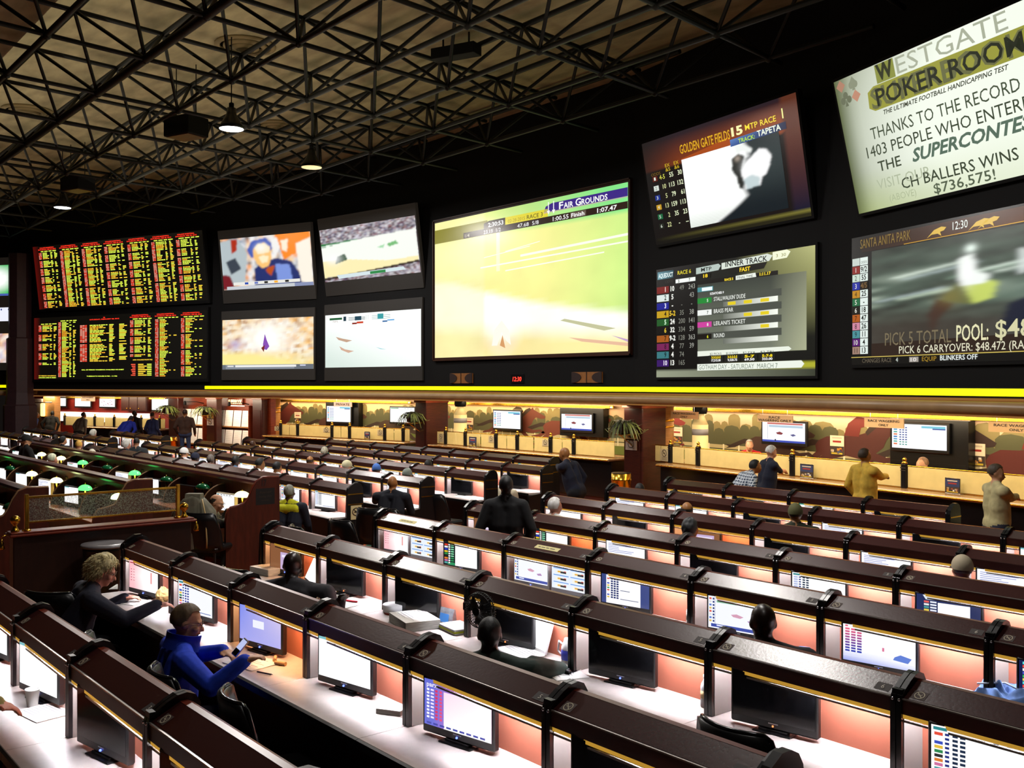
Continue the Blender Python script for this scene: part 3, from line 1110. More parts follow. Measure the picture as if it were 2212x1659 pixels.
t, cv = screen('lower screen headed INNER TRACK with horse names and a numbered odds column', F3, ((1419, 583), (1762, 529), (1760, 812), (1417, 815)), off=-.06)
def aq(u, v):
    c = mix(lin('#0b0906'), lin('#e6e890'), (u - .55) * 1.8 * max(0, 1.1 - v * 1.6))
    c = mix(c, lin('#20241c'), .4) if u > .3 else lin('#090706')
    if v > .94:
        c = mix(lin('#9aa088'), lin('#3c4032'), u)
    elif v > .885 and u > .3:
        c = mix(lin('#14120a'), lin('#b0b030'), (u - .4) * 1.8)
    elif v > .8 and u > .3:
        c = lin('#141410')
    return c
cv.grid(40, 40, aq, 0)
def pan(u, v):
    return mix(mix(lin('#3a3f38'), lin('#7a8070'), v), lin('#b8bc98'), (u - .7) * 3 * (.4 + v * .5))
cv.grid(20, 16, pan, 1, .3, .19, .955, .80)
cv.poly([(.01, .025), (.13, .025), (.13, .095), (.01, .095)], ['#5a8a98', '#1c4450', '#14323a', '#6aa0ac'], 2)
cv.text(.018, .082, 'AQUEDUCT', .042, '#f0ffff', w=.108, bold=.02)
cv.text(.16, .075, 'RACE 6', .036, '#e8d838', w=.095, bold=.01)
cv.poly([(.29, .04), (.44, .03), (.455, .05), (.44, .085), (.29, .095)], '#b8c8c0', 3)
cv.text(.325, .078, 'MTP', .034, '#0c100c', w=.07, bold=.012)
cv.poly([(.46, .03), (.74, .01), (.77, .03), (.75, .07), (.46, .085)], '#dde6da', 3)
cv.text(.485, .068, 'INNER TRACK', .046, '#0a0c0a', w=.255, bold=.015)
cv.poly([(.77, .005), (.85, 0), (.87, .02), (.85, .065), (.77, .07)], '#f4f8d8', 3)
cv.text(.79, .05, '3  30', .026, '#8a8a40', w=.055)
cv.poly([(.49, .085), (.74, .075), (.72, .125), (.52, .135)], '#14120c', 4)
cv.text(.575, .125, 'FAST', .034, '#ffd820', w=.065, bold=.03, layer=5)
cv.poly([(.325, .1), (.39, .1), (.385, .14), (.33, .14)], '#0c0a08', 4)
cv.text(.34, .133, '18', .030, '#ffd820', w=.03, bold=.03, layer=5)
cv.text(.07, .135, 'ODDS', .024, '#3c3a34', w=.055)
cv.rect(.145, .115, .285, .15, '#f8fff8', 3)
cv.text(.165, .145, '5', .026, '#101010', bold=.03)
cv.text(.24, .145, '7', .026, '#101010', bold=.03)
aqr = [('1', '#7a1410', '10', '49', '243', '#ffe8e0'), ('2', '#dce8e4', '5', '', '43', '#101410'), ('3', '#141a90', '-', '-', '-', '#e8ecff'), ('4', '#c8a014', '5-2', '35', '38', '#201804'),
       ('5', '#1c5a24', '24', '200', '141', '#d8ffd8'), ('6', '#0a0806', '32', '334', '59', '#e8c838'), ('7', '#a85a18', '9-2', '128', '363', '#201004'), ('8', '#7a2058', '4', '77', '39', '#3a0a28'),
       ('9', '#3a7a80', '4', '74', '', '#0c2024'), ('10', '#3a1468', '13', '165', '', '#f4ecff')]
for i, (a, c, o_, x, y, tc_) in enumerate(aqr):
    v = .215 + .075 * i
    cv.rect(.005, v - .05, .095, v + .012, c, 3)
    cv.text(.07, v, a, .046, tc_, align='c', bold=.02, layer=5)
    cv.text(.122, v, o_, .047, '#f8f8f0' if o_ != '5-2' else '#e8c030', align='c', bold=.03)
    if x:
        cv.text(.19, v, x, .046, '#8a8a80', align='c')
    if y:
        cv.text(.26, v, y, .046, '#a8a8a0', align='c')
cv.rect(.3, .155, .8, .19, '#100c08', 2)
cv.text(.48, .185, 'RACE 5', .02, '#ffe030', w=.055, bold=.04)
cv.poly([(.55, .155), (.67, .15), (.675, .185), (.55, .19)], '#eef4ea', 3)
cv.text(.56, .182, 'FINAL TIME', .02, '#202018', w=.095)
cv.text(.695, .18, '1:11.17', .024, '#ffe030', w=.065, bold=.04)
cv.rect(.3, .215, .405, .255, '#4a9098', 3)
cv.rect(.33, .22, .40, .25, '#f4ffff', 4)
cv.text(.385, .29, 'SCRATCHES: 9', .02, '#ffffff', w=.09, bold=.03)
for i, (a, c, nme) in enumerate((('5', '#1f8a34', "STALLWALKIN' DUDE"), ('7', '#f4f8f4', 'BRASS PEAR'), ('8', '#d040a0', "LEILANI'S TICKET"), ('6', '#14100a', 'ROUND'))):
    v = .345 + .105 * i
    cv.rect(.3, v - .045, .82, v + .012, '#4c5048', 2)
    cv.rect(.3, v - .035, .395, v + .012, c, 3)
    cv.text(.365, v + .002, a, .026, '#f8f820' if i == 3 else ('#103010' if i == 1 else '#f0fff0'), bold=.03, layer=5)
    cv.text(.41, v + .002, nme, .036, '#f4f8f0', w=.2 if i in (0, 2) else (.125 if i == 1 else .07), bold=.005)
    cv.poly([(.47, v + .018), (.8, v + .012), (.8, v + .055), (.47, v + .06)], ['#6a6e64', '#fbfff4', '#fbfff4', '#6a6e64'], 3)
    for q in range(i, 3):
        cv.rect(.49 + .1 * q + .01, v + .022, .55 + .1 * q, v + .05, '#e8d020', 4)
cv.poly([(.3, .775), (.86, .765), (.875, .785), (.86, .8), (.3, .82)], '#eef4e6', 3)
for i, (a, p1, p2) in enumerate((('$2 PICK5', '3-3-2-5-5', '17,315.00'), ('$0.50 PICK5', '3-3-2-5-5', '9,320.75'), ('$2 EXA', '5-7', '69.50'), ('$2 TRI', '5-7-8', '333.00'))):
    u = .385 + .105 * i
    cv.rect(u - .008, .815, u + .085, .875, '#1c1e1a', 4)
    cv.text(u, .812, a, .02, '#304030', w=.075, layer=5)
    cv.text(u + .04, .843, p1, .022, '#ffe020', align='c', w=.06, bold=.04, layer=5)
    cv.text(u + .04, .868, p2, .02, '#ffffff', align='c', w=.06, bold=.03, layer=5)
cv.poly([(.3, .868 + .02), (.93, .868 + .01), (.945, .905), (.93, .935), (.3, .945)], '#f0f6ea', 6)
cv.text(.31, .935, 'GOTHAM DAY - SATURDAY  MARCH 7', .042, '#7a8a7a', w=.49, layer=7)
cv.build('picture', glow, t)

t, cv = screen('upper pale green screen thanking the SUPERCONTEST entrants, WINS $736,575', F4, ((1800, 175), (2400, -78), (2400, 340), (1855, 457)), tilt=13.5, off=-.10)
def pk(u, v):
    c = mix(lin('#6a7448'), lin('#f8fff0'), math.sqrt(max(0, u)) * 1.5 - .1 + .2 * math.sin(3 * v))
    c = mix(c, lin('#b8c878'), max(0, v - .7) * (1.3 - u) * 1.5)
    return mix(c, lin('#58623c'), .8 * max(0, .08 - u) / .08)
cv.grid(30, 20, pk, 0)
for u, v, c, kind in ((.03, .05, '#b08068', 'd'), (.09, .06, '#8a9078', 's'), (.045, .155, '#6a7058', 'c'), (.095, .155, '#c08a70', 'd')):
    if kind == 'd':
        cv.poly([(u, v - .045), (u + .022, v), (u, v + .045), (u - .022, v)], c, 1)
    elif kind == 's':
        cv.disc(u - .01, v + .01, .012, c, 1)
        cv.disc(u + .01, v + .01, .012, c, 1)
        cv.poly([(u, v - .05), (u + .02, v), (u - .02, v)], c, 1)
        cv.poly([(u, v), (u + .008, v + .05), (u - .008, v + .05)], c, 1)
    else:
        for du, dv in ((0, -.03), (-.015, .005), (.015, .005)):
            cv.disc(u + du, v + dv, .012, c, 1)
        cv.poly([(u, v), (u + .008, v + .05), (u - .008, v + .05)], c, 1)
cv.rect(.20, .005, .285, .135, '#8a9040', 1)
cv.text(.205, .115, 'W', .11, '#2a2e18', w=.075, bold=.04)
cv.text(.295, .125, 'ESTGATE', .12, '#aab09a', w=.43)
cv.poly([(.15, .17), (.18, .14), (.78, .14), (.80, .17), (.79, .29), (.76, .31), (.17, .31), (.145, .28)], '#9a9a3c', 2)
cv.text(.16, .295, 'SUPERBOOK', .145, '#6a6c44', w=.62, bold=.02, layer=3)
cv.text(.185, .285, 'POKER ROOM', .125, '#24281a', w=.58, bold=.012, layer=4)
cv.text(.205, .355, 'THE ULTIMATE FOOTBALL HANDICAPPING TEST', .032, '#3c4030', w=.50, bold=.02, shear=.3)
cv.text(.13, .50, 'THANKS TO THE RECORD', .088, '#45503c', w=.60)
cv.text(.095, .62, '1403 PEOPLE WHO ENTERED', .085, '#3c4634', w=.695)
cv.text(.135, .735, 'THE', .075, '#404a38', w=.105, bold=.01)
cv.text(.29, .735, 'SUPERCONTEST', .09, '#5a7060', w=.505, bold=.03, shear=.3)
cv.text(.115, .86, 'VISIT OUR', .075, '#b2bca0', w=.24)
cv.text(.16, .965, '(ABOVE)', .05, '#b0bb98', w=.12)
cv.text(.225, .90, 'CH BALLERS WINS', .08, '#3c4634', w=.46, bold=.005)
cv.text(.355, .985, '$736,575!', .07, '#56614c', w=.24, bold=.01)
cv.build('picture', glow, t)

t, cv = screen('lower dark screen headed SANTA ANITA PARK 12:30 with a blurred jockey', F4, ((1840, 507), (2420, 408), (2420, 774), (1840, 788)), off=-.06)
nn, ns = noise2(10, 26, 41), noise2(50, 34, 42)
def sa(u, v):
    k = nn(u * .6, min(.999, max(0, v + .12 * u)))
    c = mix(lin('#18201a'), lin('#6a8070'), k * (1.2 - abs(v - .45) * 2.2))
    c = mix(c, lin('#e8f4e0'), 1.6 * max(0, k - .5) * max(0, 1 - abs(v - .42 + .12 * u) * 5))
    if v > .55:
        c = mix(c, lin('#38322c'), (v - .55) * 5)
    c = mix(c, lin('#203050'), .8 * max(0, u - .62) * 2 if v > .45 else 0)
    return mix(c, (.5, .55, .45), .08 * ns(u, v))
cv.rect(0, 0, 1, 1, '#0b0a08', 0)
R = Raster(120, 84, fn=sa)
for k_ in range(26):
    rq = random.Random(k_)
    v_ = .22 + .28 * rq.random()
    u_ = rq.random()
    R.poly([(u_, v_), (u_ + .35, v_ - .07), (u_ + .35, v_ - .055), (u_, v_ + .012)], rq.choice(['#d8ecd0', '#8aa890', '#2c3c30', '#f0fff0', '#46584a', '#b8c8c8']))
R.blur(1, 3)
R.poly([(.34, .54), (.40, .42), (.48, .34), (.55, .42), (.55, .52), (.46, .60)], '#6a7040')
R.poly([(.44, .44), (.50, .37), (.58, .44), (.56, .56), (.48, .60)], '#c8d868')
R.poly([(.42, .20), (.48, .17), (.49, .32), (.55, .37), (.53, .43), (.43, .44), (.42, .34)], '#f8fff8')
R.poly([(.32, .52), (.28, .66), (.30, .84), (.33, .7), (.40, .58)], '#4a2c20')
R.poly([(.62, .62), (.76, .54), (1, .50), (1, .84), (.58, .84)], '#161c30')
R.poly([(.66, .18), (.70, .2), (.69, .38), (.66, .40)], '#d8e0dc')
R.blur(1, 3).blob(.47, .125, .025, .035, '#f0fff4', .95).blob(.455, .32, .03, .10, '#ffffff', .9).blob(.38, .52, .06, .08, '#8a7a40', .5).blob(.2, .75, .25, .18, '#3c342c', .6)
R.lay(cv, 1, .10, .13, 1, .93)
cv.poly([(.05, .02), (1, .015), (1, .115), (.05, .125)], ['#1a0c04', '#5a2a08', '#6a380c', '#201006'], 2)
cv.poly([(.25, .118), (1, .108), (1, .114), (.25, .122)], '#e8b030', 3)
cv.text(.045, .095, 'SANTA ANITA PARK', .075, '#8a7030', w=.235)
cv.text(.455, .085, '12:30', .058, '#f4fff4', w=.058)
for u in (.40, .565, .60):
    cv.poly([(u - .05, .11), (u - .02, .06), (u + .01, .045), (u + .03, .055), (u + .02, .075), (u + .005, .08), (u + .01, .11), (u - .005, .09), (u - .03, .09)], '#e0b848', 4)
sr = [('', '#c8d4cc', ''), ('1', '#8a1c14', '9/2'), ('2', '#c8dccc', '55'), ('3', '#1828a0', '4/5'), ('4', '#c08818', '25'), ('5', '#1c6a40', '-'), ('6', '#14140c', '18'), ('7', '#b05a14', '47'), ('8', '#d088a0', '26'),
      ('9', '#4a9098', '11'), ('10', '#5a1870', '4'), ('11', '#a08070', '13')]
for i, (a, c, o_) in enumerate(sr):
    v = .165 + .063 * i
    cv.rect(.005, v, .042, v + .058, c, 3)
    cv.rect(.044, v, .082, v + .058, '#e4f0ea' if i != 3 else '#181208', 3)
    if a:
        cv.text(.023, v + .048, a, .04, '#101010' if i in (2, 4, 7, 8, 9, 11) else '#f4f4e8', align='c', layer=5)
        cv.text(.063, v + .048, o_, .042, '#101410' if i != 3 else '#7a5a30', align='c', bold=.02, layer=5)
cv.text(.063, .212, 'ODDS', .02, '#404840', align='c', w=.03)
cv.poly([(.10, .84), (1, .82), (1, .93), (.10, .94)], '#2e2018', 4)
cv.text(.165, .86, 'PICK 5 TOTAL', .10, '#7a6e54', w=.285, layer=5)
cv.text(.47, .855, 'POOL:', .115, '#e8e4b8', w=.12, layer=5, bold=.01)
cv.text(.615, .845, '$48,472', .12, '#d8d4a8', w=.27, layer=5, bold=.01)
cv.text(.23, .925, 'PICK 6 CARRYOVER: $48.472 (RACE 8)', .058, '#e8e4c8', w=.56, layer=6)
cv.rect(0, .938, 1, .944, '#d8c060', 5)
cv.text(.055, .985, 'CHANGES RACE', .034, '#6a6050', w=.14, layer=5)
cv.text(.215, .985, '4', .034, '#e0e8e0', layer=5)
cv.rect(.275, .952, .315, .99, '#a09890', 5)
cv.text(.282, .985, '10', .028, '#f4f0ec', w=.024, layer=6)
cv.text(.33, .985, 'EQUIP', .034, '#b08a28', w=.06, layer=5)
cv.text(.405, .983, 'BLINKERS OFF', .036, '#f0f8f4', w=.145, layer=5, bold=.01)
cv.build('picture', glow, t)

# --- screens beyond the dark column, cut by the edge of the photo
t, cv = screen('small green screen at the far left beyond the dark column', FL, ((-40, 578), (37, 568), (45, 636), (-40, 642)), off=-.06, housing=(.1, .05, .3, .3))
cv.grid(8, 8, lambda u, v: mix(lin('#3cc060'), (1.05, 1.05, 1.05), 1.6 - 3.2 * math.hypot(u - .45, v - .45)), 0)
cv.rect(.2, .93, 1, 1, '#4a60b0', 1)
cv.build('picture', glow, t)
t, cv = screen('small bluish white screen at the far left between two others', FL, ((-40, 668), (37, 661), (40, 695), (-40, 693)), off=-.06, housing=(.1, .05, .2, .2))
cv.rect(0, 0, 1, 1, '#eef2ff', 0)
cv.disc(.55, .15, .02, '#304080', 1)
cv.disc(.75, .15, .02, '#304080', 1)
cv.build('picture', glow, t)
t, cv = screen('small orange and white screen at the far left above the yellow band', FL, ((-40, 722), (46, 719), (47, 784), (-40, 783)), off=-.06, housing=(.1, .05, .3, .3))
cv.grid(16, 12, crowd(51, ['#fff0dc', '#ffc890', '#ffffff', '#d08a50', '#7a5ab0'], 12, 10), 0)
cv.build('picture', glow, t)

# --- under the centre screen: clock and two brown grilles
seg = mat('red_digits', '#300404', 0.4, emit='#ff3a2a', es=2.2, mis=False)
s0, z0 = F2.sz(1107, 821, -.05)
t = thing('wall_clock', 'small red digital clock reading 12:30 under the centre screen', 'clock', F2.w(s0 + .15, -.02, z0 - .03), 0)
MB().rbox(-.26, .26, 0, .05, -.06, .19, .01).build('case', blackgloss, t)
vs, fs, wd, ch = text2d('12:30', .02, .15)
MB().add([(-.18 + x * .36 / wd, -.004, y * .12 / .73) for x, y in vs], fs).build('digits', seg, t)
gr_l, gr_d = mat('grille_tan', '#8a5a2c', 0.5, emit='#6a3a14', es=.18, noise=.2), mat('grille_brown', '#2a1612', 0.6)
for px0, px1, py0, py1, lab in ((971, 1019, 806, 828, 'brown patterned speaker grille left of the red clock'), (1234, 1299, 803, 827, 'brown patterned speaker grille right of the red clock')):
    s0, za = F2.sz(px0, py1, -.05)
    s1, zb = F2.sz(px1, py0, -.05)
    W, H = s1 - s0, zb - za
    t = thing('speaker_grille', lab, 'speaker', F2.w(s0, -.03, za), 0)
    MB().box(0, W, 0, .05, 0, H).build('panel', gr_l, t)
    for k, cx_ in enumerate((0, W)):
        pts = [(cx_, 0)] + [(cx_ + (1 if k == 0 else -1) * W * .32 * math.sin(a), H / 2 - H / 2 * math.cos(a)) for a in [math.pi * q / 10 for q in range(11)]] + [(cx_, H)]
        pts = [(x, z) for x, z in pts]
        MB().prism([(x, z) for x, z in (pts if k == 0 else pts[::-1])], -.015, 0, axis='y').build('disc', gr_d, t)
    MB().box(W / 2 - .01, W / 2 + .01, -.012, 0, 0, H).build('divider', gr_d, t)

# ------------------------------------------------------------------ rows of hooded betting carrels
PW = 1.22
hood_m = mat('hood_brown', '#3e1a18', 0.27, spec=0.5, noise=0.10, scale=60, bump=0.05)
fascia_m = mat('fascia_brown', '#3a1812', 0.35, noise=0.25, scale=4, stretch=(1, 6, 6))
edge_m = mat('bullnose_red', '#6e2a1a', 0.3, noise=0.2, scale=5, stretch=(1, 6, 6))
lac = mat('divider_lacquer', '#101012', 0.28)
side_m = mat('divider_liner', '#8c8884', 0.5)
top_m = mat('worktop_laminate', '#d2c8c2', 0.38, noise=0.06, scale=14)
salmon = mat('salmon_panel', '#bd6f58', 0.55, noise=0.08, scale=3)
rear_m = mat('rear_board', '#1c0f0d', 0.5)
strip_m = mat('gold_strip', '#d0a040', 0.25, metal=0.8, emit='#e8b040', es=0.55, noise=0.45, scale=1.6, stretch=(1, 1, 1), mis=False)  # weak emission puts the hood lamp's glow into the gold itself
thin_m = mat('silver_line', '#d8d0c8', 0.25, metal=0.7)
tube_on = mat('carrel_tube', '#ffffff', 0.5, emit='#f6f6ff', es=105.0)
tube_warm = mat('carrel_tube_warm', '#ffffff', 0.5, emit='#ffc488', es=75.0)

ROOF_A = math.atan2(.065, .13)
hood = MB().prism([(0.0, 1.16), (0.0, 1.135), (.2, 1.135), (.2, 1.19), (.175, 1.218), (.13, 1.225)], .03, PW - .03).mesh('hood', [hood_m])
bull = MB().prism([(.13, 1.2262), (.165, 1.2275), (.19, 1.215), (.206, 1.195), (.206, 1.15), (.2005, 1.15), (.2005, 1.19), (.175, 1.2185)], .03, PW - .03).mesh('bullnose', [edge_m])
fas = MB().prism([(-.012, 1.158), (-.012, 1.078), (.012, 1.078), (.012, 1.158)], .03, PW - .03).mesh('fascia', [fascia_m])
silv = MB().box(.03, PW - .03, -.0145, -.006, 1.152, 1.159).mesh('edge_highlight', [thin_m])  # silver strip stands in for the highlight on the fascia's top edge
strp = MB().prism([(-.006, 1.078), (-.006, 1.056), (.004, 1.052), (.012, 1.078)], .03, PW - .03).box(.03, PW - .03, -.004, .006, 1.036, 1.047, 1).mesh('gold_glow_strip', [strip_m, thin_m])
tub = MB().box(.10, PW - .10, .045, .075, 1.10, 1.118).mesh('lamp', [tube_on])
tubw = MB().box(.10, PW - .10, .045, .075, 1.10, 1.118).mesh('lamp', [tube_warm])
bp_ = MB().box(.03, PW - .03, .185, .2, .75, 1.135).mesh('back_panel', [salmon])
desk = MB().prism([(-.335, .722), (-.33, .716), (.185, .716), (.185, .75), (-.33, .75), (-.335, .744)], .002, PW - .002).mesh('worktop', [top_m])
dedge = MB().prism([(-.352, .70), (-.352, .744), (-.3355, .7495), (-.3355, .70)], .002, PW - .002).mesh('worktop_edge', [lac])
rear = MB().box(.0, PW, .2, .216, .02, 1.15).box(.0, PW, .10, .116, .02, .71).mesh('rear_board', [rear_m])
cap_prof = [(-.022, .751), (-.022, 1.135), (-.012, 1.172), (.02, 1.20), (.07, 1.232), (.12, 1.256), (.165, 1.262), (.205, 1.246), (.23, 1.205), (.236, 1.12), (.236, .751)]
def cap_mesh(x0, x1, name):
    m = MB()
    for a, b in ((x0, (x0 + x1) / 2 - .003), ((x0 + x1) / 2 + .003, x1)):
        m.prism(cap_prof, a, b)
    m.box(x0 + .004, x1 - .004, -.01, .22, .76, 1.2)
    for x in (x0 + .013, x1 - .013):
        m.ball((x, -.02, 1.15), .009, n=6, k=4, m=1)
    return m.mesh(name, [lac, chrome])
divi = cap_mesh(-.031, .031, 'divider')
liner = MB().box(.0312, .034, .0, .185, .752, 1.1).mesh('side_liner', [side_m])
liner2 = MB().box(PW - .034, PW - .0312, .0, .185, .752, 1.1).mesh('side_liner', [side_m])
endp = MB()
endp.prism([(-.36, 0), (-.36, .70), (-.05, .74), (-.035, 1.14), (-.02, 1.19), (.03, 1.235), (.1, 1.275), (.16, 1.275), (.21, 1.25), (.24, 1.2), (.25, 1.1), (.25, 0)], 0, .045)
endp = endp.mesh('end_panel', [lac])
brs = [MB().box(.0455, .05, -.03, .245, z, z + .016).mesh('brass_strip', [brass]) for z in (.93, 1.09)]
nosm = Canvas(.13, .17)
nosm.rect(0, 0, 1, 1, '#e8d29a', 0)
def no_smoking(cv, u, v, r, ink, layer=2, bg=None):
    a = cv.W / cv.H
    n = 20
    for i in range(n):
        t0, t1 = 2 * math.pi * i / n, 2 * math.pi * (i + 1) / n
        cv.poly([(u + r * math.cos(t0), v + r * a * math.sin(t0)), (u + r * math.cos(t1), v + r * a * math.sin(t1)), (u + .82 * r * math.cos(t1), v + .82 * r * a * math.sin(t1)), (u + .82 * r * math.cos(t0), v + .82 * r * a * math.sin(t0))], ink, layer)
    d = .68 * r
    cv.poly([(u - d - .06 * r, v - (d - .06 * r) * a), (u - d + .06 * r, v - (d + .06 * r) * a), (u + d + .06 * r, v + (d - .06 * r) * a), (u + d - .06 * r, v + (d + .06 * r) * a)], ink, layer + 1)
    cv.rect(u - .5 * r, v - .06 * r, u + .45 * r, v + .12 * r, ink, layer + 1)
    cv.poly([(u + .45 * r, v - .1 * r), (u + .5 * r, v - .45 * r), (u + .42 * r, v - .45 * r), (u + .38 * r, v - .1 * r)], ink, layer + 1)
no_smoking(nosm, .5, .45, .38, '#201810')
nosm_m = nosm.mb.mesh('no_smoking_sign', [paint])


def on_roof(cv, x, up0):
    """lay a small canvas on the sloping hood, x from the left, up0 metres up the slope"""
    R = Matrix.Rotation(ROOF_A - math.pi / 2, 3, 'X')
    o = Vector((x, up0 * math.cos(ROOF_A), 1.16 + up0 * math.sin(ROOF_A) + .0015))
    cv.mb.v = [tuple(R @ Vector(p) + o) for p in cv.mb.v]
    return cv.mb


c = Canvas(.075, .06, .0006)
c.rect(0, 0, 1, 1, '#4a3630', 0)
no_smoking(c, .5, .5, .36, '#c8bca0')
plaq_ns = on_roof(c, .06, .012).mesh('no_smoking_plaque', [paint])
plaq_no = []
for k in range(12):
    c = Canvas(.085, .055, .0006)
    c.rect(0, 0, 1, 1, '#3c322e', 0)
    c.text(.5, .78, str(k + 1), .55, '#d8d0c0', align='c')
    plaq_no.append(on_roof(c, PW - .06 - .085, .014).mesh('number_plaque', [paint]))
c = Canvas(.34, .055, .0006)
c.rect(0, 0, 1, 1, '#e8dc9a', 0)
for u, ww in ((.12, .1), (.25, .16), (.45, .13), (.62, .2)):
    c.rect(u, .4, u + ww, .6, '#5a5030', 1)
note_m = on_roof(c, .42, .03).mesh('paper_notice', [paint])


def carrel(x, y, k, label, near, last_right=False, last_left=False, warm=False, outer=False, note=False):
    z = zf(y)
    t = thing('betting_carrel', label, 'carrel', (x, y, z), 0, 'hooded betting carrels')
    parts = [('hood', hood), ('bullnose', bull), ('fascia', fas), ('gold_glow_strip', strp), ('lamp', tubw if warm else tub), ('back_panel', bp_), ('worktop', desk), ('worktop_edge', dedge), ('rear_board', rear), ('side_liner', liner), ('side_liner', liner2)]
    if near:
        parts += [('edge_highlight', silv), ('no_smoking_plaque', plaq_ns), ('number_plaque', plaq_no[k])]
    if note:
        parts.append(('paper_notice', note_m))
    for nm, me in parts:
        link(nm, me, t)
    if not outer:
        link('divider', divi, t)
    if last_right:
        e = link('end_panel', endp, t, (PW, 0, 0))
        for q in brs:
            link('brass_strip', q, e)
        if outer is False and last_right == 'sign':
            s = link('no_smoking_sign', nosm_m, e, (.051, .02, .70), math.radians(90))
            s.scale = (1.5, 1, 1.3)
        link('divider', divi, t, (PW, 0, 0)) if not outer else None
    if last_left:
        link('end_panel', endp, t, (-.045, 0, 0))
    return t


# ------------------------------------------------------------------ monitors
bez = mat('monitor_black', '#121214', 0.3)
bez_s = mat('monitor_silver', '#9a9aa0', 0.35)
off_m = mat('screen_off', '#16171b', 0.12, spec=0.6)
led_b = mat('power_blue', '#102040', 0.4, emit='#5a70ff', es=4.0, mis=False)
led_o = mat('power_orange', '#402010', 0.4, emit='#ff7a40', es=3.0, mis=False)
MW, MH = .54, .315


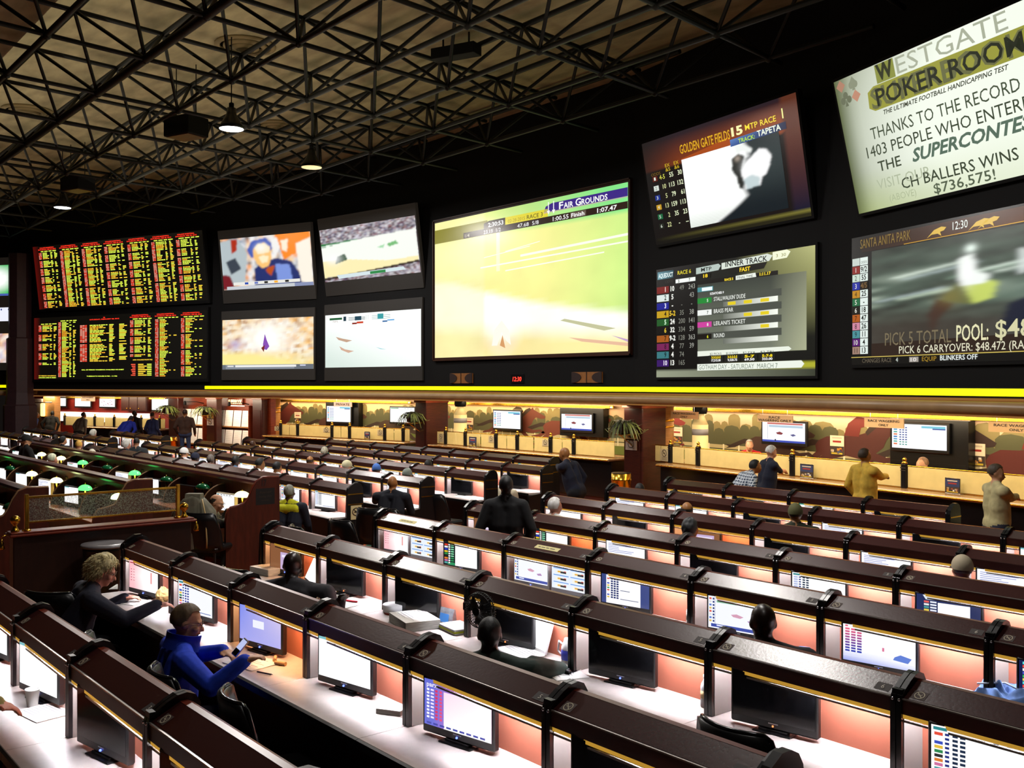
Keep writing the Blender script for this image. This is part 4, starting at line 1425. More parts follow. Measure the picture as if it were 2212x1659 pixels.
def mon_pic(kind, seed=0):
    cv = Canvas(.505, .255, .0008)
    r = random.Random(seed)
    if kind == 'white':
        cv.rect(0, 0, 1, 1, '#ffffff', 0, 1.15)
        cv.poly([(0, 0), (.35, 0), (.3, .06), (0, .06)], '#7ac0c8' if seed % 2 else '#3a9a80', 1)
        for q in range(5):
            cv.rect(.3 + .1 * q, .07, .35 + .1 * q, .09, '#30508a', 1)
    elif kind == 'table':
        bg = '#f4f6ff' if seed % 2 else '#ffffff'
        cv.rect(0, 0, 1, 1, bg, 0, 1.05)
        side = ['#e8503c', '#ffffff', '#3a50c0', '#e8c040', '#2f8a50', '#303030', '#e08030', '#d070a0', '#50a0a8']
        for i in range(9):
            v = .13 + .085 * i
            cv.rect(.03, v, .11, v + .06, side[i] if seed % 3 else '#b8c4ea', 1)
            cv.rect(.13, v, .17, v + .045, '#203080', 1)
            for q in range(2):
                cv.rect(.2 + .07 * q, v, .25 + .07 * q, v + .05, '#2a3a9a' if seed % 2 else '#20304a', 1)
        cv.rect(.02, .03, .15, .09, '#2f8a90', 1)
        for q in range(4):
            cv.rect(.22 + .16 * q, .04, .31 + .16 * q + .02 * r.random(), .075, '#202830', 1)
            cv.rect(.45 + .12 * q, .12, .5 + .12 * q, .14, '#50607a', 1)
        cv.rect(.4, .9, .96, .93, '#8090c0', 1)
    elif kind == 'bars':
        cv.rect(0, 0, 1, 1, '#3c4a86', 0)
        cv.rect(.1, .02, .82, 1, '#fbfbff', 1, 1.05)
        for i in range(9):
            v = .12 + .08 * i
            cv.rect(.12, v, .17, v + .05, ['#e05040', '#f0f0f0', '#5060c0', '#e0c040', '#40a060'][i % 5], 2)
            for q in range(3):
                cv.rect(.2 + .06 * q, v, .245 + .06 * q, v + .055, '#22306a', 2)
        cv.rect(.3, .03, .75, .07, '#30303a', 2)
        cv.rect(.4, .5, .6, .52, '#2a3a6a', 2)
        cv.rect(.4, .8, .78, .82, '#2a3a6a', 2)
    elif kind == 'dark':
        cv.rect(0, 0, 1, 1, '#26305e', 0)
        cv.poly([(.1, .02), (.55, .0), (.5, .14), (.15, .16)], '#e8f0f8', 1)
        cv.rect(.34, .22, .84, 1, '#ffffff', 1, 1.05)
        for i in range(8):
            v = .2 + .09 * i
            cv.rect(.12, v, .2, v + .06, ['#e8605a', '#f0f0f0', '#50a0a0', '#e8d050'][i % 4], 1)
            cv.rect(.22, v, .32, v + .05, '#f0f4ff', 1)
        cv.rect(.5, .06, .9, .1, '#c8d4f0', 1)
    elif kind == 'aq':
        cv.rect(0, 0, 1, 1, '#10181c', 0)
        cv.rect(.34, .14, .97, 1, '#ffffff', 1, 1.05)
        cv.rect(.32, .02, .98, .12, '#e8eef0', 1)
        cv.rect(.6, .04, .8, .08, '#303a3a', 2)
        for i in range(9):
            v = .12 + .095 * i
            cv.rect(.02, v, .12, v + .07, ['#e0402c', '#f4f4f4', '#2c3cc0', '#e8c030', '#2f9a4a', '#202020', '#e87a28', '#d070b0', '#50a8a8'][i], 1)
            cv.rect(.14, v, .19, v + .06, '#ffffff', 1)
            cv.rect(.21, v, .30, v + .05, '#8ae0b0' if i < 6 else '#2fa060', 1)
        cv.rect(.12, .9, .34, 1, '#20905a', 1)
    elif kind == 'race':
        cv.rect(0, 0, 1, 1, '#f4f6ff', 0, 1.05)
        for i in range(8):
            cv.rect(.02, .05 + .1 * i, .06, .11 + .1 * i, ['#e06050', '#e0e0e0', '#6080d0', '#e0c060'][i % 4], 1)
            cv.rect(.08, .05 + .1 * i, .11, .11 + .1 * i, '#304080', 1)
        cv.rect(.12, .0, .125, .9, '#30407a', 1)
        cv.rect(.15, .03, .6, .09, '#d88080', 1)
        cv.rect(.15, .1, .5, .18, '#8ac0a0', 1)
        cv.poly([(.4, .5), (.5, .46), (.62, .52), (.56, .58), (.44, .56)], '#d8a0b8', 1)
        cv.poly([(.68, .62), (.8, .58), (.84, .66), (.72, .68)], '#b890c0', 1)
        cv.rect(.05, .86, 1, .96, '#3c4ea8', 1)
        cv.rect(.15, .88, .3, .92, '#e8ecff', 2)
    elif kind == 'bluebox':
        cv.grid(6, 6, lambda u, v: mix(lin('#8090f0'), lin('#e8d8f0'), .7 * u * (1.2 - v) + .25 * v), 0)
        cv.rect(.33, .36, .60, .58, '#f2f4ff', 1)
    elif kind == 'pink':
        cv.grid(6, 6, lambda u, v: mix((1.1, 1.1, 1.08), lin('#ffc0c8'), 1.1 - u * 2.2 + .6 * abs(v - .5)), 0)
        for i in range(5):
            cv.rect(.06, .3 + .1 * i, .1, .33 + .1 * i, '#c05068', 1)
            cv.rect(.14, .3 + .1 * i, .2, .32 + .1 * i, '#d07080', 1)
        cv.rect(.03, .06, .2, .1, '#b04050', 1)
        cv.rect(.75, .3, .8, .7, '#f0a0a0', 1)
    elif kind == 'parx':
        cv.grid(8, 6, lambda u, v: mix(lin('#6a70d8'), lin('#e080c8'), u * 1.6 - .2), 0)
        cv.poly([(.3, .2), (1, .2), (1, 1), (.3, 1)], ['#ffe0f4', '#ffffff', '#ffffff', '#ffffff'], 1)
        cv.text(.04, .15, 'parx', .10, '#f4f0ff', w=.17, bold=.02, layer=3)
        for i in range(9):
            v = .2 + .075 * i
            cv.rect(.04, v, .08, v + .045, '#ffffff', 2)
            cv.rect(.1, v, .15, v + .04, '#f8e8ff', 2)
            cv.rect(.17, v, .21, v + .05, '#e03a6a', 2)
            cv.rect(.235, v, .275, v + .05, '#e85080', 2)
        for q in range(9):
            cv.rect(.04 + .1 * q, .93, .11 + .1 * q, .97, '#3c44a8', 2)
        cv.rect(.5, .06, .8, .1, '#fff0ff', 2)
    elif kind == 'redblue':
        cv.grid(8, 6, lambda u, v: mix((1.05, 1.05, 1.1), lin('#5070e0'), (v - .72) * 2.4 + .3 * (.25 - u)), 0)
        for i in range(9):
            v = .1 + .075 * i
            for q in range(3):
                cv.rect(.03 + .085 * q, v, .095 + .085 * q, v + .05, mix_hex('#f06080', '#3040b0', i / 8), 1)
        cv.rect(.03, .02, .07, .06, '#e05070', 1)
        cv.poly([(.72, .7), (.8, .62), (.95, .68), (.9, .82), (.7, .78)], '#6080d8', 1)
        cv.rect(.55, .5, .58, .6, '#e080a0', 1)
        cv.rect(.0, .86, 1, .87, '#e8ecff', 1)
    elif kind == 'colors':
        cv.rect(0, 0, 1, 1, '#182050', 0)
        for i in range(12):
            v = .03 + .08 * i
            cv.rect(.04, v, .3, v + .06, ['#60e0e0', '#f05040', '#f8f8f8', '#5060d0', '#40c060', '#f0e060'][i % 6], 1)
            for q in range(4):
                cv.rect(.36 + .15 * q, v, .46 + .15 * q, v + .05, '#e8f0ff', 1)
    elif kind == 'brown':
        cv.rect(0, 0, 1, 1, '#8a5a3a', 0)
        cv.rect(.35, .3, .85, 1, '#c8b0d8', 1)
        cv.rect(.45, .6, .7, .8, '#6a50a0', 2)
        cv.rect(.4, .4, .8, .5, '#f0e8ff', 2)
    elif kind == 'lines':
        cv.rect(0, 0, 1, 1, '#fbfcff', 0, 1.1)
        for i in range(6):
            cv.rect(.05, .1 + .07 * i, .3 + .5 * r.random(), .12 + .07 * i, '#5a68c0', 1)
        for i in range(4):
            cv.rect(.2, .6 + .08 * i, .28, .64 + .08 * i, '#203090', 1)
    elif kind == 'tiles':
        cv.rect(0, 0, 1, 1, '#eaf2ff', 0)
        cv.rect(.02, .03, .98, .17, '#b8cdf6', 1)
        cv.rect(.08, .06, .25, .13, '#d05a5a', 2)
        for i in range(3):
            for q in range(2):
                u, v = .05 + .48 * q, .22 + .26 * i
                cv.rect(u, v, u + .43, v + .035, '#6aa0e8', 1)
                cv.rect(u + .05, v + .09, u + .38, v + .2, '#f4f4ea', 1)
                cv.rect(u + .12, v + .11, u + .2, v + .17, '#e8b040', 2)
                cv.rect(u + .2, v + .12, u + .36, v + .19, '#2a2c30', 2)
                cv.rect(u + .3, v + .1, u + .36, v + .13, '#d04040', 2)
    return cv


def mix_hex(a, b, t):
    f = lambda h: [int(h[i:i + 2], 16) for i in (1, 3, 5)]
    return '#' + ''.join('%02x' % int(x * (1 - t) + y * t) for x, y in zip(f(a), f(b)))


housing = MB().rbox(0, MW, 0, .045, 0, MH, .008).mesh('bezel', [bez])
housing_s = MB().rbox(0, MW, 0, .045, 0, MH, .008).mesh('bezel', [bez_s])
standm = MB().prism([(.18, -.005), (.36, -.005), (.36, .03), (.18, .03)], -.02, .0, axis='z').box(.23, .31, .045, .065, -.02, .14).rbox(.15, .39, -.03, .12, -.0215, -.013, .004).mesh('stand', [bez])
badge = mat('badge_silver', '#d8d8dc', 0.3)
ledb = MB().ball((MW / 2, -.004, .02), .007, n=6, k=4).box(MW / 2 - .03, MW / 2 + .03, -.001, 0, .030, .036, 1).mesh('power_light', [led_b, badge])
ledo = MB().ball((MW / 2, -.004, .02), .006, n=6, k=4).box(MW / 2 - .03, MW / 2 + .03, -.001, 0, .030, .036, 1).mesh('power_light', [led_o, badge])
offp = MB().box(.0175, MW - .0175, -.002, 0, .045, .30).mesh('screen', [off_m])
_PIC = {}
MON_TXT = {'white': 'showing a blank white page', 'table': 'showing a white odds table', 'bars': 'showing a table between dark blue side bars', 'dark': 'showing a dark blue race page',
           'aq': 'showing a coloured odds column on white', 'race': 'showing a live race picture', 'bluebox': 'showing plain blue with a white box', 'pink': 'showing a pinkish white page',
           'parx': 'showing a purple parx odds page', 'redblue': 'showing a red and blue odds table', 'colors': 'showing bright coloured rows on blue', 'brown': 'showing a brown and lilac page',
           'lines': 'showing lines of blue text', 'tiles': 'showing rows of blue race tiles', 'off': 'switched off, dark and glossy'}


def monitor(x, y, z, kind, label, near=True, ang=11, seed=0, silver=False, sx=1.0):
    t = thing('monitor', label, 'monitor', (x, y, z + .022), math.radians(ang), 'betting carrel monitors')
    t.scale = (sx, 1, 1)
    link('bezel', housing_s if silver else housing, t)
    if kind == 'off':
        link('screen', offp, t)
    else:
        key = (kind, seed % 4)
        if key not in _PIC:
            cv = mon_pic(kind, seed % 4)
            cv.mb.v = [(a + .0175, b - .001, c_ + .045) for a, b, c_ in cv.mb.v]
            _PIC[key] = cv.mb.mesh('picture', [glow_quiet])
        link('screen', _PIC[key], t)
    link('stand', standm, t)
    if near:
        link('power_light', ledo if kind == 'off' and seed % 2 else ledb, t)
    return t


YR = {'Z': 1.626, 'A': 3.206, 'B': 4.786, 'C': 6.366, 'D': 7.946, 'E': 9.526, 'F': 11.106, 'G': 12.686, 'H': 14.27}
# (row, x of the aisle-end post, number of carrels, screens from the aisle end)
MAIN = [('Z', -8.24, 4, ['white', 'white', 'off', 'off']),
        ('A', -9.70, 6, ['pink', 'table', 'bluebox', 'white', 'parx', 'off']),
        ('B', -10.00, 7, ['brown', 'off', 'off', 'off', 'off', 'off', 'table']),
        ('C', -10.26, 7, ['pair', 'aq', 'pair', 'bars', 'race', 'redblue', 'colors']),
        ('D', -10.56, 7, ['brown', 'aq', 'lines', 'off', 'table', 'dark', 'white']),
        ('E', -10.80, 7, ['white', 'off', 'brown', 'off', 'lines', 'lines', 'white']),
        ('F', -11.08, 6, ['lines', 'white', 'off', 'lines', 'off', 'white']),
        ('G', -11.28, 4, ['off', 'off', 'white', 'off'])]
ROWNO = {k: i for i, (k, *_r) in enumerate(MAIN)}
for row, x0, n, kinds in MAIN:
    y = YR[row]
    rn = ORD[ROWNO[row]]
    for k in range(n):
        near = y < 9
        warm = (row, k) in (('D', 1), ('E', 2), ('B', 0), ('A', 2))
        carrel(x0 + PW * k, y, k, f'brown hooded carrel, {ORD[k]} from the aisle end of the main block\'s {rn} row', near,
               last_left=(k == 0), last_right=(k == n - 1), warm=warm, note=(row, k) in (('C', 0), ('C', 2)))
        kd = kinds[k]
        zz = zf(y) + .75
        tail = f'main block, {rn} row, {ORD[k]} carrel'
        if kd == 'pair':
            monitor(x0 + PW * k + .10, y + .03, zz, 'pink' if k == 0 else 'race', 'silver-framed monitor, aisle side of a pair, ' + tail, True, 4, k, True, .92)
            monitor(x0 + PW * k + .63, y + .06, zz, 'tiles', 'tile-page monitor, far side of a pair, ' + tail, False, 4, 0, True, .92)
        else:
            monitor(x0 + PW * k + .17, y - .02, zz, kd, f'monitor {MON_TXT[kd]}, {tail}', near, 10, k)

LEFTB = [('D', -13.65, 11), ('E', -13.94, 11), ('F', -14.19, 11), ('G', -14.45, 11), ('H', -16.0, 8)]
FARB = [('D', -30.2, 9), ('E', -30.2, 8), ('F', -30.2, 4)]
rr = random.Random(4)
for blk, nm in ((LEFTB, 'left'), (FARB, 'far left')):
    for i, (row, xr, n) in enumerate(blk):
        y = YR[row]
        for k in range(n):
            x = xr - PW * (k + 1)
            carrel(x, y, k, f'brown hooded carrel, {ORD[k]} from the aisle end of the {nm} block\'s {ORD[i]} row', False,
                   last_right=('sign' if (nm, row) == ('left', 'D') else True) if k == 0 else False, last_left=(k == n - 1))
            kd = rr.choice(['white', 'white', 'off', 'table', 'lines', 'off', 'white'])
            if (nm, row, k) in (('left', 'F', 0),):
                kd = 'off'
            if (nm, row) == ('left', 'D') and k < 3:
                kd = 'table'
            monitor(x + .17, y - .02, zf(y) + .75, kd, f'monitor {MON_TXT[kd]}, {nm} block, {ORD[i]} row, {ORD[k]} carrel', False, 10, k)

# ------------------------------------------------------------------ chairs
vinyl = mat('black_vinyl', '#0e0f11', 0.35, noise=0.2, scale=12)
piping = mat('chair_trim', '#2a2b2e', 0.12, metal=0.4)
seatm = MB().rbox(-.25, .25, -.24, .24, .40, .49, .03).mesh('seat', [vinyl])
m = MB()
N = 12
outer, inner = [], []
def back_pt(u, v, r):
    a = (u - .5) * 2.1
    rad = .30 + r
    hgt = .44 + (.515 * (1 - .55 * max(0, abs(u - .5) * 2 - .72) / .28 * (abs(u - .5) * 2 > .72))) * v
    lean = -.06 * v
    return (rad * math.sin(a), .06 - rad * math.cos(a) + lean - .02, hgt)
vs, fs = [], []
V = 5
for r in (0, .05):
    for j in range(V + 1):
        for i in range(N + 1):
            vs.append(back_pt(i / N, j / V, r))
S = (V + 1) * (N + 1)
for j in range(V):
    for i in range(N):
        a = j * (N + 1) + i
        fs.append((a, a + 1, a + N + 2, a + N + 1))
        fs.append((S + a + 1, S + a, S + a + N + 1, S + a + N + 2))
for i in range(N):
    a = V * (N + 1) + i
    fs.append((a, a + 1, S + a + 1, S + a))
    fs.append((i + 1, i, S + i, S + i + 1))
for j in range(V):
    for i in (0, N):
        a = j * (N + 1) + i
        q = (a, a + N + 1, S + a + N + 1, S + a)
        fs.append(q if i == 0 else q[::-1])
m.add(vs, fs, 0, True)
backm = m.mesh('backrest', [vinyl])
trimm = MB().path([Vector(back_pt(0, j / 4, .025)) for j in range(5)] + [Vector(back_pt(i / 16, 1, .025)) + Vector((0, 0, .006)) for i in range(1, 16)] + [Vector(back_pt(1, 1 - j / 4, .025)) for j in range(5)], .013, 6).mesh('trim', [piping])
legm = MB().tube((0, 0, 0), (0, 0, .41), .014, .018, 8).mesh('leg', [piping])
chair_proto = thing('tub_chair', 'black tub chair in the aisle', 'chair', (0, 0, 0), 0, 'black tub chairs')
link('seat', seatm, chair_proto)
bk = link('backrest', backm, chair_proto)
link('trim', trimm, bk)
for sx in (-.2, .2):
    for sy in (-.2, .2):
        link('leg', legm, chair_proto, (sx, sy, 0))
_first = [True]


def chair(x, y, deg, label):
    z = zf(y)
    if _first[0]:
        _first[0] = False
        chair_proto.location = (x, y, z)
        chair_proto.rotation_euler = (0, 0, math.radians(deg))
        chair_proto['label'] = label
        return chair_proto
    return copy_tree(chair_proto, (x, y, z), math.radians(deg), label)


# ------------------------------------------------------------------ panelled desk rows with green lamps
panel_m = mat('wall_panelling', '#5a2a12', 0.38, noise=0.4, scale=5, stretch=(9, 9, 1))
rail_m = mat('plum_rail', '#4c2426', 0.25, noise=0.15)
st_top = mat('station_top', '#8a5228', 0.35, noise=0.2, scale=4, stretch=(1, 8, 8))
arch_m = mat('arch_wood', '#2c130b', 0.32, noise=0.3, scale=6, stretch=(1, 1, 8))
arch_e = mat('arch_edge', '#a07a58', 0.25)  # pale tone puts the highlight along the wing edges into the colour
SW = 1.6
st_wall = MB().box(0, SW, .28, .31, 0, 1.26).mesh('back_wall', [panel_m])
st_rail = MB().prism([(.20, 1.26), (.19, 1.29), (.21, 1.32), (.30, 1.335), (.38, 1.32), (.40, 1.29), (.39, 1.26)], 0, SW).mesh('top_rail', [rail_m])
st_desk = MB().rbox(0, SW, -.28, .28, .715, .75, .008).mesh('worktop', [st_top])
st_mod = MB().box(0, SW, .1, .12, 0, .715).mesh('modesty_board', [arch_m])
ap = [(.28, .75)] + [(.28 - .40 * math.sin(a), .75 + .42 * math.cos(a) * (1 if a < 1.57 else 0) + 0) for a in [math.pi / 2 * (1 - q / 10) for q in range(11)]]
st_arch = MB().prism(ap, -.02, .02).mesh('wing', [arch_m])
st_edge = MB().path([(0, y_, z_ + .002) for y_, z_ in ap[1:]], .012, 6).mesh('wing_edge', [arch_e])
sign_cv = Canvas(.16, .10, .001)
sign_cv.rect(0, 0, 1, 1, '#14100c', 0)
sign_cv.rect(.2, .3, .8, .42, '#b09a50', 1)
sign_cv.rect(.3, .58, .7, .68, '#b09a50', 1)
st_sign = sign_cv.mb.mesh('sign_plate', [paint])
gsh = mat('green_glass', '#0f5a34', 0.12, spec=0.8)
gsh_on = mat('green_glass_lit', '#20a050', 0.15, emit='#58ff70', es=2.2)
ysh_on = mat('pale_glass_lit', '#d8e890', 0.2, emit='#f4ffb0', es=4.0)
bulb = mat('banker_bulb', '#ffffff', 0.4, emit='#ffd070', es=110.0)


def shade_mesh(mt):
    mb = MB()
    n, k = 16, 6
    vs, fs = [], []
    for sc_ in (1.0, .93):
        for j in range(k + 1):
            ph = math.pi / 2 * j / k
            for i in range(n):
                t = 2 * math.pi * i / n
                vs.append((.17 * sc_ * math.sin(ph) * math.cos(t), .095 * sc_ * math.sin(ph) * math.sin(t), .33 + .085 * sc_ * math.cos(ph)))
    S_ = (k + 1) * n
    for j in range(k):
        for i in range(n):
            a, b_, c_, d = j * n + i, j * n + (i + 1) % n, (j + 1) * n + (i + 1) % n, (j + 1) * n + i
            fs.append((a, d, c_, b_))
            fs.append((S_ + a, S_ + b_, S_ + c_, S_ + d))
    for i in range(n):
        a, b_ = k * n + i, k * n + (i + 1) % n
        fs.append((a, S_ + a, S_ + b_, b_))
    mb.add(vs, fs, 0, True)
    return mb.mesh('lamp_shade', [mt])


shades = {'off': shade_mesh(gsh), 'on': shade_mesh(gsh_on), 'bright': shade_mesh(ysh_on)}
lampbase = MB().lathe([(.075, 0), (.078, .012), (.05, .022), (.016, .03), (.012, .2), (.02, .22), (.012, .24), (.012, .33)], n=14).mesh('stem', [brass])
lampbulb = MB().tube((-.09, 0, .345), (.09, 0, .345), .014, n=8).mesh('bulb', [bulb])
finial = MB().ball((0, 0, .425), .014, n=8, k=6).tube((.17, 0, .335), (.2, 0, .335), .006).mesh('finial', [brass])


def banker_lamp(x, y, z, mode, label):
    t = thing('desk_lamp', label, 'lamp', (x, y, z), math.radians(6), 'green banker lamps')
    link('stem', lampbase, t)
    s = link('lamp_shade', shades[mode], t)
    link('finial', finial, s)
    if mode != 'off':
        link('bulb', lampbulb, t)
    return t


SROWS = [('A', -14.0, 3, 'front'), ('B', -14.6, 7, 'middle'), ('C', -13.75, 9, 'rear')]
LMODE = {('C', 0): 'bright', ('C', 3): 'on', ('C', 5): 'on', ('C', 7): 'bright', ('C', 6): 'bright', ('B', 3): 'bright', ('B', 0): 'bright', ('B', 1): 'on', ('B', 2): 'bright', ('B', 5): 'on'}
beige = mat('beige_plastic', '#cfc0a0', 0.45)
housing_b = MB().rbox(0, MW, 0, .06, 0, MH, .012).mesh('bezel', [beige])
for row, xr, n, nm in SROWS:
    y = YR[row]
    z = zf(y)
    for k in range(n):
        x = xr - SW * (k + 1)
        t = thing('desk_station', f'panelled wooden desk station, {ORD[k]} from the aisle in the {nm} green-lamp row', 'desk', (x, y, z), 0, 'green-lamp desk stations')
        link('back_wall', st_wall, t)
        link('top_rail', st_rail, t)
        link('worktop', st_desk, t)
        link('modesty_board', st_mod, t)
        a = link('wing', st_arch, t, (.02, 0, 0))
        link('wing_edge', st_edge, a)
        link('sign_plate', st_sign, t, (SW * .62, .278, 1.06))
        mode = LMODE.get((row, k), 'off')
        banker_lamp(x + SW * (.74 if (row, k) == ('C', 0) else .80), y + .06, z + .75, mode, f'{dict(off="dark green", on="glowing green", bright="brightly lit pale")[mode]} banker lamp, {ORD[k]} station of the {nm} lamp row')
        kd = {('C', 0): 'table', ('C', 7): 'white', ('B', 3): 'white', ('C', 5): 'race'}.get((row, k)) or ['white', 'off', 'lines'][(k * 5 + len(row + nm)) % 3]
        mo = monitor(x + SW * .22, y + .0, z + .75, kd, f'monitor {MON_TXT[kd]} at the {ORD[k]} station, {nm} lamp row', False, 8, k)
        if (k + n) % 3 == 0:
            for ch in mo.children:
                if ch.name.startswith('bezel'):
                    ch.data = housing_b

# ------------------------------------------------------------------ betting windows under the low ceiling
def horse_shape(cv, U, x0, y0, x1, y1, col, rider=None, layer=4):
    """galloping horse silhouette between photo pixels; x0 tail side, x1 head side"""
    def P(pts):
        return [U(x0 + (x1 - x0) * a, y0 + (y1 - y0) * b) for a, b in pts]
    def rev(p):
        return p
    body = [(.16, .34), (.24, .27), (.38, .28), (.52, .26), (.62, .20), (.70, .06), (.76, .0), (.79, -.06), (.81, .02), (.88, .10), (1.0, .24), (.98, .30), (.92, .31), (.84, .26), (.80, .34), (.77, .48), (.70, .58),
            (.80, .66), (.92, .64), (.99, .74), (.96, .78), (.90, .71), (.78, .76), (.66, .70), (.72, .84), (.84, .92), (.82, .98), (.68, .92), (.58, .70), (.42, .62), (.32, .66), (.20, .74), (.12, .88), (.02, .96), (.0, .91),
            (.08, .82), (.14, .68), (.20, .60), (.10, .72), (-.02, .74), (-.02, .69), (.08, .64), (.14, .54), (.13, .42)]
    tail = [(.17, .34), (.10, .32), (.02, .38), (-.08, .46), (-.16, .44), (-.1, .5), (-.14, .54), (-.02, .52), (.08, .44), (.15, .42)]
    mane = [(.60, .20), (.66, .04), (.74, -.05), (.76, .02), (.68, .16), (.62, .26)]
    cv.poly(P(body), col, layer)
    cv.poly(P(tail), '#2c1a12', layer - 1)
    cv.poly(P(mane), '#2c1a12', layer + 1)
    if rider:
        cv.poly(P([(.40, .26), (.44, .04), (.52, -.08), (.60, -.06), (.64, .08), (.56, .12), (.54, .28)]), rider, layer + 1)
        cv.poly(P([(.57, -.12), (.60, -.2), (.66, -.2), (.68, -.1), (.63, -.04)]), '#c8b090', layer + 2)


def mural(fr, s0, s1, label, draw):
    W, z0, H = s1 - s0, .95, 1.46
    cv = Canvas(W, H, .0012)
    def U(px, py):
        s, z = fr.sz(px, py, 2.28)
        return ((s - s0) / W, 1 - (z - z0) / H)
    draw(cv, U)
    t = thing('wall_mural', label, 'mural', fr.w(s0, 2.30, z0), fr.a)
    MB().box(0, W, 0.0005, .018, 0, H).build('panel', cream, t)
    cv.build('painting', paint, t)
    return t


def clip01(pts):
    return [(min(1, max(0, u)), min(1, max(0, v))) for u, v in pts]


def backdrop(cv, U, sky0, sky1, seed, pxr):
    cv.grid(16, 10, lambda u, v: mix(lin(sky0), lin(sky1), v * 1.6), 0)
    r = random.Random(seed)
    for lay, (c, b0, amp) in enumerate((('#80754a', .36, .12), ('#4e5032', .44, .1))):
        pts = [(0, .86)]
        u = 0.0
        while u < 1:
            w_ = r.uniform(.02, .05)
            b1 = b0 - amp * r.uniform(-.6, 1)
            for q in range(5):
                a = math.pi * q / 4
                pts.append((min(1, u + w_ * (1 - math.cos(a)) / 2), b1 - .07 * math.sin(a)))
            u += w_
        pts.append((1, .86))
        cv.poly(pts, c, 1 + lay * .4)
    cv.rect(0, .70, 1, .76, '#b8ac80', 2)
    cv.rect(0, .78, 1, .84, '#c8bc90', 2)
    for i in range(24):
        cv.rect(i / 24, .69, i / 24 + .004, .84, '#e8e0c0', 2.2)
    cv.rect(0, .84, 1, 1, '#66742c', 2)


def draw1(cv, U):
    backdrop(cv, U, '#f4d0a8', '#d8b080', 3, None)
    horse_shape(cv, U, 520, 872, 655, 950, '#5c1f18', '#3a3028')
    horse_shape(cv, U, 672, 884, 792, 950, '#4a2a20', '#7a2a1c')
    horse_shape(cv, U, 800, 890, 930, 955, '#3c2818')
def draw2(cv, U):
    backdrop(cv, U, '#ecc8a8', '#c8a880', 5, None)
    horse_shape(cv, U, 850, 884, 972, 950, '#6a281c')
    horse_shape(cv, U, 1045, 884, 1178, 952, '#5e2a1c', '#3c3020')
    horse_shape(cv, U, 1150, 888, 1320, 965, '#6a3020', '#502018')
def draw3(cv, U):
    backdrop(cv, U, '#e8c8b0', '#b09870', 8, None)
    horse_shape(cv, U, 1300, 890, 1480, 985, '#7a2420')
    horse_shape(cv, U, 1590, 918, 1760, 1010, '#3a2018', '#4a2018')
    horse_shape(cv, U, 1730, 910, 1960, 1030, '#4a1c16', '#6a2018')
    horse_shape(cv, U, 1900, 925, 2152, 1060, '#2c1812', '#50201a')
    horse_shape(cv, U, 2090, 930, 2380, 1085, '#561a14', '#7a281c')


mural(BAY1, -2.3, 5.4, 'painted racing mural behind the first ticket windows, with the PRIVATE screen', draw1)
mural(BAY2, -3.2, 5.85, 'painted racing mural behind the middle ticket windows', draw2)
mural(BAY3, -3.0, 9.5, 'painted racing mural behind the race wagering windows', draw3)

counter_m = mat('counter_black', '#0d0c0e', 0.3)
ctop_m = mat('counter_stone', '#8a6a48', 0.25, noise=0.2)
frost = mat('frosted_glass', '#d6c284', 0.35, spec=0.6, noise=0.06, scale=5)
kick_m = mat('counter_base', '#3a1712', 0.4, noise=.2)
postm = MB().rbox(-.05, .05, -.05, .05, 0, .42, .015).mesh('post', [lac])
pcap = MB().lathe([(.045, .42), (.05, .44), (.02, .455), (.035, .475), (.038, .495), (.02, .52), (.004, .53)], n=10).mesh('cap', [brass])
pband = MB().box(-.052, .052, -.053, -.049, .34, .36).box(-.052, .052, -.053, -.049, .30, .31).mesh('band', [chrome])


def pilaster(px0, px1, fr, d, label, depth=.5):
    s0, s1 = fr.s(px0, d), fr.s(px1, d)
    W = s1 - s0
    t = thing('pilaster', label, 'pilaster', fr.w(s0, d), fr.a)
    MB().rbox(0, W, 0, depth, 0, 2.38, .02).build('shaft', darkwood, t)
    MB().rbox(-.03, W + .03, -.03, depth, 0, .16, .01).build('plinth', darkwood, t)
    MB().rbox(-.03, W + .03, -.04, depth, 2.28, 2.42, .015).build('capital', redwood, t)
    MB().rbox(W * .14, W * .86, -.012, 0, .25, 1.9, .006).build('raised_panel', darkwood, t)
    return t, s0, s1


leafm = mat('fern_leaf', '#5f6a34', 0.5, noise=.4, scale=10)
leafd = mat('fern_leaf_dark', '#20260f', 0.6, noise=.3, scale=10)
potm = mat('dark_pot', '#1a110c', 0.5)


